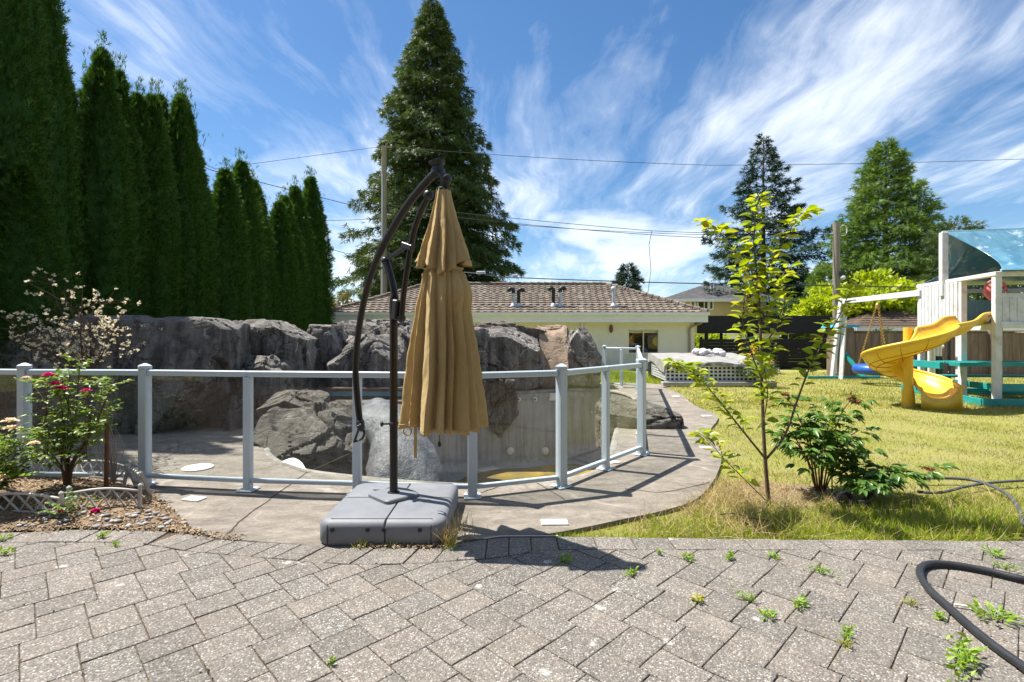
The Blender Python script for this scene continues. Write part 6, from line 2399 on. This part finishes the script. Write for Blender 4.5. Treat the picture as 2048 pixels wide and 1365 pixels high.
# seedlings and fallen flowers at the front of the bed
rb = Vector((-3.45, 3.87, bed_z(-3.45, 3.87)))
rose('tiny red leaved seedling among front pebbles', rb, [(.05, -.02, .07), (-.06, .0, .06), (.12, 0, .05), (-.02, -.03, .09)], 22, .035, 63, [((.0, -.02, .05), .02, 'rose_red')], stem_r=.003)
for (px, py, m_, lab) in ((217, 956, 'rose_red', 'fallen red rose on the soil beside the rose stems'), (191, 1023, 'rose_pink', 'fallen pale pink petals under the front edging')):
    q = G(px, py, .05)
    o = flower(None, (q.x, q.y, bed_z(q.x, q.y) + .004), .032, m_, 91)
    o.name = 'fallen_flower'
    tag(o, lab, 'flower')
# wooden stakes
M['stake'] = plain('rusty_brown_stake', (.17, .085, .045), (.12, .06, .035), 6, .85, .2)
for (x, y, h, r_, lab) in ((-4.52, 4.42, .82, .026, 'thick brown stake behind low rose bush at left'), (-3.62, 4.5, .62, .017, 'slim brown stake beside the tall rose stems')):
    o = MB().tube([(0, 0, -.1), (.01, 0, h * .6), (0, .01, h)], [r_, r_ * .95, r_ * .9], 8).build('stake', M['stake'], loc=(x, y, bed_z(x, y)))
    tag(o, lab, 'stake')
# dry twigs of the rose
RB3 = Vector((-3.62, 4.60, .08))
tw = MB()
q_ = np.random.default_rng(5)
for i in range(16):
    e = rel(175 + q_.uniform(-10, 60), 830 + q_.uniform(-20, 60), 4.6 + q_.uniform(-.1, .1), RB3)
    m_ = e * .6 + Vector((q_.normal() * .03, q_.normal() * .03, .02))
    tw.tube([Vector((0, 0, 0)), m_, e], [.004, .003, .0012], 4)
tw = tw.build('dry_twigs', M['tanpipe'], loc=RB3)
tag(tw, 'dry leafless twigs right of the tall rose', 'twigs')

# cream blossomed small tree
BT = Vector((-5.05, 5.9, 0.0))
bt = thing('blossom_tree', 'small bare branched tree covered in cream blossom at left', 'tree', BT)
q_ = np.random.default_rng(66)
wood = MB()
tips = []
root_ = rel(172, 760, 5.9, BT)
wood.tube([(root_.x * .6, 0, -.05), (root_.x * .9, 0, root_.z * .6), root_], [.028, .022, .018], 8)
mains = [(20, 660), (60, 610), (95, 560), (130, 590), (165, 580), (200, 610), (235, 640), (250, 668), (110, 650), (180, 640), (5, 632), (70, 655), (215, 668), (40, 690)]
for (mx_, my_) in mains:
    e = rel(mx_, my_, 5.9 + q_.uniform(-.45, .45), BT)
    m_ = root_.lerp(e, .5) + Vector((0, q_.normal() * .05, -.04))
    pts = smooth_loop([root_, m_, e], 7, False)
    wood.tube(pts, [.011 * (1 - .8 * i / len(pts)) for i in range(len(pts))], 5)
    for k in range(23):
        f = q_.uniform(.30, 1.0)
        b_ = pts[min(int(f * len(pts)), len(pts) - 1)]
        e2 = b_ + Vector((q_.normal() * .17, q_.normal() * .17, abs(q_.normal()) * .12 + .02))
        wood.tube([b_, (b_ + e2) / 2 + Vector((0, 0, .012)), e2], [.0035, .0028, .0018], 3, False)
        tips.append(e2)
wood.build('branches', M['stem_brown'], bt)
tips = np.array([tuple(t) for t in tips])
n_ = len(tips)
pos, ax = [], []
for k in range(7):
    pos.append(tips + q_.normal(size=tips.shape) * .009)
    d = q_.normal(size=tips.shape)
    d[:, 2] = np.abs(d[:, 2]) * .7
    ax.append(d)
pos, ax = np.concatenate(pos), np.concatenate(ax)
leaf_obj('blossom', scatter(pos, ax, q_.uniform(.020, .034, len(pos)), .8, LEAF4), M['blossom'], bt)

# ------------------------------------------------------------------ young tree on the lawn edge
M['young_leaf'] = leafmat('young_cherry_leaves', [(.22, .32, .03), (.30, .40, .035), (.38, .45, .05), (.18, .27, .025), (.45, .44, .06), (.32, .41, .04)], trans=.55, rough=.38, spec=.45)
M['young_bark'] = plain('young_bark', (.17, .11, .07), (.12, .075, .05), 20, .6, .35, bump=.002, bscale=60, strh=(1, 1, 4))
YT = G(1538, 1006)
yt = thing('young_tree', 'slender young tree with bright yellow green leaves right of path', 'tree', YT)
YD = YT.y


def yrel(px, py, dd=0.0):
    return P(px, py, YD + dd) - YT


q_ = np.random.default_rng(71)
brs = [([(1538, 1010), (1531, 930), (1526, 840), (1523, 740), (1520, 640), (1515, 560), (1508, 480), (1512, 420), (1519, 392)], 0.0, 0.0, .017, 46, .30),
       ([(1531, 918), (1500, 880), (1460, 830), (1420, 780), (1382, 742), (1345, 722)], 0, -.35, .009, 40, .3),
       ([(1533, 918), (1570, 870), (1595, 800), (1620, 735), (1650, 680), (1680, 630), (1700, 585), (1725, 565)], 0, -.25, .010, 42, .35),
       ([(1520, 600), (1495, 540), (1465, 495), (1430, 455), (1400, 440)], 0, .25, .007, 26, .1),
       ([(1516, 570), (1545, 520), (1575, 470), (1600, 430), (1635, 425)], 0, -.2, .007, 30, .1),
       ([(1522, 700), (1555, 650), (1570, 600), (1560, 560), (1585, 530)], 0, .2, .006, 24, .1),
       ([(1524, 760), (1500, 700), (1485, 640), (1490, 580), (1470, 530)], 0, -.3, .006, 26, .1),
       ([(1530, 1000), (1500, 970), (1450, 920), (1415, 880), (1395, 865)], 0, -.3, .005, 20, .3),
       ([(1526, 850), (1535, 790), (1530, 730), (1550, 690)], 0, -.3, .005, 18, .1),
       ([(1521, 650), (1540, 610), (1530, 560), (1545, 500)], 0, -.15, .005, 16, .1)]
P_, A_, N_, S_ = [], [], [], []
for bi, (pts, d0, d1, r0, nl, st0) in enumerate(brs):
    k = len(pts)
    pp = smooth_loop([yrel(x, y, d0 + (d1 - d0) * (i / (k - 1))) for i, (x, y) in enumerate(pts)], 5, False)
    MB().tube(pp, [max(.0022, r0 * (1.1 - .95 * i / len(pp))) for i in range(len(pp))], 8).build('trunk' if bi == 0 else 'branch', M['young_bark'], yt, smooth=True)
    for i in range(int(nl * 2.4)):
        f = st0 + (1 - st0) * ((i + q_.random()) / (nl * 2.4))
        ii = min(int(f * (len(pp) - 1)), len(pp) - 2)
        b_ = np.array(pp[ii])
        t_ = np.array(pp[ii + 1] - pp[ii])
        t_ /= np.linalg.norm(t_) + 1e-9
        az = i * 2.4 + q_.normal() * .3
        dv = np.array([math.cos(az), math.sin(az), .12 + q_.normal() * .25]) + t_ * .35
        P_.append(b_ + dv * .02)
        A_.append(dv + np.array([0, 0, -.15]))
        N_.append(np.array([0, 0, 1.0]) + q_.normal(size=3) * .4)
        S_.append(q_.uniform(.07, .125) * (.8 if f > .93 else 1))
VF = scatter(np.array(P_), np.array(A_), np.array(S_), .56, LEAF8, nrm=np.array(N_))
leaf_obj('leaves', VF, M['young_leaf'], yt, smooth=True)

# ------------------------------------------------------------------ peony clump
M['peony'] = leafmat('peony_leaves', [(.07, .16, .028), (.10, .21, .034), (.14, .26, .045), (.055, .13, .024), (.19, .31, .06)], trans=.38, rough=.35, spec=.5)
M['peony_stem'] = plain('red_peony_stem', (.17, .045, .03), (.13, .06, .03), 10, .5, .35)
M['dead'] = leafmat('withered_bloom', [(.28, .13, .05), (.20, .09, .04), (.36, .19, .08)], trans=.15, rough=.8)


def peony(label, base, heads, nleaf, leaf, seed, dead=()):
    q_ = np.random.default_rng(seed)
    t_ = thing('peony', label, 'plant', base, 0, 'peony clumps')
    P_, A_, N_, S_ = [], [], [], []
    sm_ = MB()
    for e in heads:
        e = Vector(e)
        pts = smooth_loop([Vector((e.x * .1, e.y * .1, -.02)), Vector((e.x * .35, e.y * .35, e.z * .5)), Vector((e.x * .7, e.y * .7, e.z * .86)), e], 6, False)
        sm_.tube(pts, [.0065 * (1.1 - .6 * i / len(pts)) for i in range(len(pts))], 6)
        for i in range(int(nleaf / len(heads))):
            f = q_.uniform(.35, .98)
            b_ = np.array(pts[min(int(f * len(pts)), len(pts) - 1)])
            az = q_.uniform(0, 6.28)
            dv = np.array([math.cos(az), math.sin(az), q_.uniform(-.1, .5)])
            side = np.cross(dv, [0, 0, 1.0])
            side /= np.linalg.norm(side)
            ln = q_.uniform(.08, .16)
            for sd in (-1, 0, 1):
                for s2 in (-.5, .5):
                    P_.append(b_ + dv * ln + side * sd * .012)
                    A_.append(dv * .9 + side * (sd * .8 + s2 * .45) + np.array([0, 0, -.35 + q_.normal() * .15]))
                    N_.append(np.array([0, 0, 1.0]) + q_.normal(size=3) * .3)
                    S_.append(leaf * q_.uniform(.75, 1.2) * (1.15 if sd == 0 else .9))
    sm_.build('stem', M['peony_stem'], t_, smooth=True)
    leaf_obj('leaves', scatter(np.array(P_), np.array(A_), np.array(S_), .42, LEAF8, nrm=np.array(N_)), M['peony'], t_, smooth=True)
    for i, c in enumerate(dead):
        n_ = 26
        d = q_.normal(size=(n_, 3))
        d[:, 2] = np.abs(d[:, 2]) * .5 - .1
        leaf_obj('withered_flower', scatter(np.array(c) + q_.normal(size=(n_, 3)) * .008, d, .05, .4, LEAF4), M['dead'], t_)
    return t_


PB = G(1640, 978)
PDp = PB.y


def prel(px, py, dd=0.0):
    return P(px, py, PDp + dd) - PB


heads = [prel(x, y, d) for x, y, d in ((1570, 795, .1), (1600, 840, -.1), (1630, 815, .15), (1665, 830, -.1), (1703, 800, 0), (1720, 860, .1), (1690, 880, -.2), (1580, 880, -.15), (1610, 900, -.25), (1730, 900, -.1), (1650, 870, -.2), (1600, 850, .25), (1560, 850, .1))]
peony('dark green peony clump with withered flowers right of young tree', PB, heads, 260, .085, 81, [prel(1570, 790, .1), prel(1703, 797, 0), prel(1712, 806, 0)])
PB2 = G(1735, 990)
PDp2 = PB2.y


def prel2(px, py, dd=0.0):
    return P(px, py, PDp2 + dd) - PB2


heads = [prel2(x, y, d) for x, y, d in ((1780, 940, -.1), (1800, 955, -.2), (1740, 940, 0), (1755, 962, -.25), (1850, 948, -.1), (1700, 955, -.1), (1720, 975, -.2))]
peony('low sprawling peony shoots beside the black drain pipe', PB2, heads, 120, .085, 82, [prel2(1858, 940, -.1)])
# tall feathery weed
WB = G(1664, 985)
wd = thing('tall_weed', 'tall upright pale green weed in the peony clump', 'weed', WB)
WD_ = WB.y
top_ = P(1664, 796, WD_ - .1) - WB
MB().tube([(0, 0, 0), top_ * .5, top_], [.006, .005, .002], 6).build('stem', M['shrub'], wd)
q_ = np.random.default_rng(14)
n_ = 170
f = q_.uniform(.15, 1, n_)
pos = np.array(top_)[None] * f[:, None]
az = q_.uniform(0, 6.28, n_)
ax = np.stack([np.cos(az), np.sin(az), q_.uniform(.5, 1.2, n_)], 1)
M['weed'] = leafmat('weed_leaves', [(.20, .36, .04), (.27, .42, .05), (.32, .45, .07), (.16, .30, .035)], trans=.4, rough=.5)
leaf_obj('leaves', scatter(pos, ax, .09 * (1.15 - .75 * f), .2, LEAF4), M['weed'], wd)

# ------------------------------------------------------------------ weeds in the paving joints
def weed(px, py, r_, label, seed, mat='weed', hgt=.5, lw=.42):
    q_ = np.random.default_rng(seed)
    b_ = G(px, py)
    r_ *= .8 if r_ < .12 else .95
    n_ = int(26 + r_ * 420)
    az = q_.uniform(0, 6.28, n_)
    rr_ = r_ * np.sqrt(q_.random(n_)) * .75
    sty = seed % 3
    pos = np.stack([rr_ * np.cos(az), rr_ * np.sin(az), q_.uniform(.003, .03, n_) + .25 * r_ * hgt * q_.random(n_)], 1)
    if sty:          # sprawls along a joint
        ja = TH if sty == 1 else TH + math.pi / 2
        s1 = q_.normal(size=n_) * r_ * .55
        s2 = q_.normal(size=n_) * r_ * .16
        pos[:, 0] = s1 * math.cos(ja) - s2 * math.sin(ja)
        pos[:, 1] = s1 * math.sin(ja) + s2 * math.cos(ja)
    if sty == 2:
        lw = .2
        hgt *= 1.5
    ax = np.stack([np.cos(az), np.sin(az), q_.uniform(.0, 1.2, n_) * hgt], 1) + q_.normal(size=(n_, 3)) * .35
    ax[:, 2] = np.abs(ax[:, 2])
    t_ = thing('weed', label, 'weed', (b_.x, b_.y, 0), 0, 'weeds in the paving joints')
    leaf_obj('leaves', scatter(pos, ax, q_.uniform(.018, .045, n_) * (.7 + r_ * 3), lw, LEAF4), M[mat], t_)
    sm_ = MB()
    for i in range(0, n_, 3):
        sm_.tube([(0, 0, -.01), tuple(pos[i] * .6 + np.array([0, 0, .006])), tuple(pos[i])], .0012, 3, False)
    sm_.build('stems', M['weed'], t_)
    return t_


M['weed_yellow'] = leafmat('yellowing_weed', [(.36, .36, .05), (.42, .38, .05), (.28, .32, .04)], trans=.35)
WEEDS = [(1130, 1125, .05, 'dark little weed within the umbrella shadow'), (1264, 1152, .055, 'round weed just right of the umbrella shadow'), (1318, 1110, .035, 'small weed near the border pavers right of shadow'),
         (1376, 1120, .04, 'small bright weed right of the round weed'), (1460, 1120, .05, 'upright weed in line with the path edge'), (1640, 1148, .085, 'bushy weed clump directly below the black drain pipe'),
         (1546, 1117, .035, 'small weed just below the border left of bushy clump'), (1600, 1212, .07, 'flat spreading weed left of the black hose loop'), (1497, 1204, .075, 'thick weed clump left of the flat spreading weed'),
         (1533, 1236, .045, 'little weed tail just below the thick clump'), (1696, 1272, .055, 'lone weed between flat weed and hose'), (1820, 1212, .035, 'yellowish weed just left of the hose'),
         (1990, 1238, .13, 'long trailing weed inside the hose loop at right edge'), (1925, 1330, .17, 'largest weed at the bottom right corner below the hose'), (2010, 1140, .08, 'weed just above the hose near right edge'),
         (1985, 1112, .07, 'grassy weed on border pavers at far right'), (205, 1076, .045, 'upright weed on border pavers below the flower bed'), (231, 1093, .045, 'spiky weed just below the upright left weed'),
         (6, 1080, .05, 'weed at the very left edge by the bed'), (4, 1112, .05, 'lower weed at the very left edge'), (662, 1331, .015, 'tiny single weed in bottom joint left of centre'), (1395, 1205, .03, 'yellow green tuft between pavers right of centre'),
         (1880, 1240, .03, 'small tuft touching inner side of hose'), (1692, 1296, .02, 'tiny tuft below the lone weed')]
for i, (px, py, r_, lab) in enumerate(WEEDS):
    weed(px, py, r_, lab, 300 + i, 'weed_yellow' if i in (11, 21, 23) else 'weed', hgt=.9 if i in (4, 16, 13, 15, 8) else .45)

# moss and dry bits caught in the joints
q_ = np.random.default_rng(55)
mp = []
while len(mp) < 2600:
    x, y, vert, u0, u1, v0, v1 = cells[q_.integers(len(cells))]
    if y > lut(PI_, x) - .1 or y < 1.9 or noise.noise(Vector((x * 1.7, y * 1.7, 3))) < q_.uniform(-.25, .5):
        continue
    f = q_.random()
    e_ = q_.integers(4)
    u, v = ((u0 + f * (u1 - u0), v0), (u0 + f * (u1 - u0), v1), (u0, v0 + f * (v1 - v0)), (u1, v0 + f * (v1 - v0)))[e_]
    for _ in range(5):
        du, dv = q_.normal(size=2) * .004
        mp.append(((u + du) * ct - (v + dv) * st_, (u + du) * st_ + (v + dv) * ct, -.005 + q_.random() * .007))
mp = np.array(mp)
M['moss'] = leafmat('joint_moss', [(.12, .10, .035), (.22, .15, .06), (.10, .13, .03), (.30, .21, .09), (.16, .19, .035)], trans=.1, rough=.9, spec=.1)
tag(leaf_obj('joint_moss', scatter(mp, q_.normal(size=mp.shape), q_.uniform(.006, .014, len(mp)), .6, LEAF4), M['moss']), 'dry moss and brown bits in the paver joints', 'moss', kind='stuff')

# ------------------------------------------------------------------ hoses, drain pipe
M['hose'] = plain('black_rubber_hose', (.020, .021, .024), (.028, .03, .033), 10, .42, .4, bump=.001, bscale=120)
pts = smooth_loop([G(x, y) for x, y in ((3300, 1290), (2600, 1236), (2200, 1195), (2110, 1178), (2048, 1168), (1985, 1153), (1925, 1141), (1880, 1136), (1852, 1138), (1840, 1148), (1843, 1166), (1862, 1192), (1895, 1222), (1945, 1268), (2000, 1312), (2052, 1350), (2130, 1420), (2400, 1640), (2900, 2050))], 6, False)
tag(MB().tube([p + up * .026 for p in pts], .0195, 12).build('rubber_hose', M['hose'], smooth=True), 'thick black hose looped across the pavers at bottom right', 'hose')
pts = smooth_loop([G(x, y) for x, y in ((1838, 964), (1900, 963), (1950, 968), (1990, 982), (2020, 1000), (2040, 1030), (2046, 1055), (2075, 1070), (2200, 1062), (2500, 1040))], 6, False)
M['gardenhose'] = plain('dark_grey_hose', (.06, .065, .075), (.09, .095, .105), 10, .5, .35)
tag(MB().tube([p + up * .03 for p in pts], .014, 8).build('garden_hose', M['gardenhose'], smooth=True), 'dark grey garden hose curving over the lawn to right edge', 'hose')
pts = smooth_loop([G(x, y) for x, y in ((1835, 990), (1880, 992), (1930, 980), (1980, 972), (2060, 967), (2200, 965))], 6, False)
tag(MB().tube([p + up * .028 for p in pts], .013, 8).build('garden_hose', M['gardenhose'], smooth=True), 'second grey garden hose lying straighter across the lawn', 'hose')
dp = G(1690, 1008)
dpo = thing('drain_pipe', 'short black plastic drain pipe half buried under peony leaves', 'pipe', (dp.x, dp.y, .04))
MB().lathe((0, 0, 0), [(.052, -.10), (.055, .0), (.062, .002), (.062, .03), (.05, .032), (.046, -.08)], 18, (-.3, -.9, .25), False).build('pipe', M['blackplastic'], dpo, smooth=True, angle=45)
MB().tube([(.02, -.02, -.02), (.1, -.05, -.015), (.17, -.04, .0)], .03, 10).build('outlet', M['blackplastic'], dpo, smooth=True)
pts = [G(1440, 1037), G(1470, 1035), G(1500, 1044), G(1540, 1050)]
tag(MB().tube([p + up * .03 for p in smooth_loop(pts, 5, False)], .006, 6).build('twig', M['stem_brown']), 'dark twig lying in grass left of the young tree', 'twig')
q = G(1928, 1218)
o = MB().box((0, 0, .012), (.085, .012, .008), bev=.002).build('wood_stick', M['lens'], loc=(q.x, q.y, .004))
o.rotation_euler = (0, 0, -.35)
tag(o, 'small pale stick on the pavers inside the hose loop', 'stick')

# ------------------------------------------------------------------ grass
M['grass'] = leafmat('lawn_blades', [(.20, .26, .03), (.30, .31, .05), (.42, .36, .10), (.52, .42, .16), (.26, .29, .035), (.56, .46, .20)], trans=.35, rough=.6, spec=.2, patch=(.19, .23, .04), pscale=1.7)
M['grass_green'] = leafmat('green_blades', [(.16, .26, .02), (.25, .36, .03), (.34, .42, .04), (.42, .44, .07), (.13, .22, .02)], trans=.4, rough=.5, spec=.25)
M['straw'] = leafmat('straw', [(.46, .36, .16), (.55, .44, .22), (.36, .27, .11)], trans=.25, rough=.7)
DO = deck_outer
BL3 = (np.array([(-.5, 0, 0), (.5, 0, 0), (.36, .5, .06), (-.36, .5, .06), (0, 1, .30)]), np.array([(0, 1, 2), (0, 2, 3), (3, 2, 4)]))
dk = np.array(DO)


def inpoly(x, y, poly):
    c = np.zeros(len(x), bool)
    n_ = len(poly)
    for i in range(n_):
        x0, y0 = poly[i - 1]
        x1, y1 = poly[i]
        m_ = (y0 > y) != (y1 > y)
        with np.errstate(divide='ignore', invalid='ignore'):
            c ^= m_ & (x < (x1 - x0) * (y - y0) / (y1 - y0) + x0)
    return c


def patch(x, y, s=1.0):
    return np.sin(x * 1.9 * s + 1.3 * np.sin(y * 1.1 * s)) * np.cos(y * 1.7 * s + .8 * np.sin(x * 1.3 * s)) + .5 * np.sin(x * 4.3 * s + y * 3.1 * s)


def grass(n_, xr, yr, hmin, hmax, wid, mat, name, label, seed, keep=None, lean=.55, z=-.035, dens=None):
    q_ = np.random.default_rng(seed)
    # more blades near the viewer
    y = yr[0] + (yr[1] - yr[0]) * q_.random(n_) ** (1.6 if dens is None else dens)
    x = q_.uniform(xr[0], xr[1], n_)
    m_ = ~inpoly(x, y, DO)
    m_ &= y > np.array([lut(PO, a) for a in x]) + .012 if yr[0] < 3.9 else np.ones(n_, bool)
    m_ &= np.abs(x) < y * 1.12 + .5
    if keep is not None:
        m_ &= keep(x, y, q_)
    x, y = x[m_], y[m_]
    k = len(x)
    ax = np.stack([q_.normal(size=k) * lean, q_.normal(size=k) * lean, np.ones(k)], 1)
    hg = q_.uniform(hmin, hmax, k) * (1 + .35 * patch(x, y, .7).clip(-1, 1))
    V, F = scatter(np.stack([x, y, np.full(k, z)], 1), ax, hg, wid / hg, BL3)
    o = leaf_obj(name, (V, F), M[mat])
    return tag(o, label, 'grass', kind='stuff')


grass(150000, (.4, 13), (3.6, 12), .022, .05, .0055, 'grass', 'lawn_grass', 'dry yellow green mown lawn grass', 401, keep=lambda x, y, q: q.random(len(x)) < .40 + .60 * np.clip(patch(x, y, 1.6) + .45, 0, 1))
grass(5000, (.6, 12), (3.8, 12), .05, .11, .005, 'grass_green', 'lawn_tufts', 'taller green tufts scattered over the lawn', 408, keep=lambda x, y, q: patch(x, y, 2.6) > .75, lean=.6)
grass(60000, (.8, 22), (10, 20), .04, .085, .010, 'grass', 'far_lawn_grass', 'yellow green lawn grass around the playset', 402, dens=1.1)
grass(24000, (.3, 4.6), (3.52, 4.75), .025, .07, .005, 'grass_green', 'green_grass_strip', 'lush green grass strip along the pavers', 403,
      keep=lambda x, y, q: (y < 3.62 + .55 * np.clip((x - .5) / 1.2, 0, 1) + .25 * np.clip(x - 2, 0, 2) + .1 * patch(x, y, 3)) & (q.random(len(x)) < .9), lean=.6, dens=1.0)
grass(9000, (1.9, 5.5), (3.53, 4.35), .06, .15, .006, 'grass_green', 'long_grass', 'long uncut grass beside the drain pipe', 404,
      keep=lambda x, y, q: q.random(len(x)) < np.clip(1.2 - np.abs(x - 3.2) * .55 - np.abs(y - 3.85) * 1.4 + .3 * patch(x, y, 2), 0, 1), lean=.55, dens=1.0)
grass(5200, (.9, 4.4), (3.50, 4.6), .10, .26, .0035, 'straw', 'dry_stalks', 'dry straw stalks in the grass edge', 405, keep=lambda x, y, q: q.random(len(x)) < .5 + .4 * patch(x, y, 2), lean=1.2, dens=1.0)
grass(7500, (1.3, 3.1), (3.75, 5.1), .05, .12, .004, 'straw', 'straw_patch', 'straw around the foot of the young tree', 406, keep=lambda x, y, q: ((x - 2.15) ** 2 + (y - 4.4) ** 2 < .55) & (q.random(len(x)) < .8), lean=1.5, dens=1.0)
grass(9000, (2.2, 5.0), (14.0, 21.5), .10, .30, .012, 'grass_green', 'tall_far_grass', 'tall unmown grass behind the far railing', 407, keep=lambda x, y, q: (y > 15.0) & (x < 4.6), lean=.5, dens=1.0)


# tufts round the umbrella base
def tuft(c, n_, h, mat, label, seed, lean=.5, spread=.03, name='grass_tuft'):
    q_ = np.random.default_rng(seed)
    pos = np.stack([c[0] + q_.normal(size=n_) * spread, c[1] + q_.normal(size=n_) * spread, np.zeros(n_)], 1)
    ax = np.stack([q_.normal(size=n_) * lean, q_.normal(size=n_) * lean, np.ones(n_)], 1)
    hg = h * q_.uniform(.5, 1.1, n_)
    o = leaf_obj(name, scatter(pos, ax, hg, .0045 / hg, BL3), M[mat])
    return tag(o, label, 'grass tuft', 'grass tufts at the umbrella base')


tuft((-.435, 3.47), 130, .20, 'straw', 'dry straw tuft at right front corner of umbrella base', 501, spread=.028)
tuft((-.40, 3.75), 60, .16, 'straw', 'dry grass along the right side of umbrella base', 502, spread=.05)
tuft((-1.02, 3.405), 16, .09, 'grass_green', 'few green blades in front of umbrella base', 503, spread=.02)
tuft((-.80, 3.40), 8, .07, 'grass_green', 'tiny green sprig at middle of umbrella base front', 504, spread=.012)
tuft((-.42, 3.42), 26, .12, 'grass_green', 'green blades at the right foot of umbrella base', 505, spread=.03)
tuft((-.30, 3.55), 14, .24, 'straw', 'sparse tall seed stalks right of umbrella base', 506, spread=.05, lean=.15)
# soil patch under the young tree
c = G(1560, 985)
pp = [(c.x + (.52 + .14 * math.sin(3 * a + 1)) * math.cos(a), c.y + (.40 + .08 * math.sin(2 * a)) * math.sin(a)) for a in np.linspace(0, 2 * math.pi, 40, endpoint=False)]
vs, fs = fill_poly(pp, [], -.028)
o = MB().add(vs, fs).build('bare_soil', plain('dry_bare_soil', (.27, .20, .14), (.19, .135, .09), 20, .95, .1, bump=.02, bscale=40, world_pos=True, c3=(.36, .29, .21), s3=6))
tag(o, kind='structure')
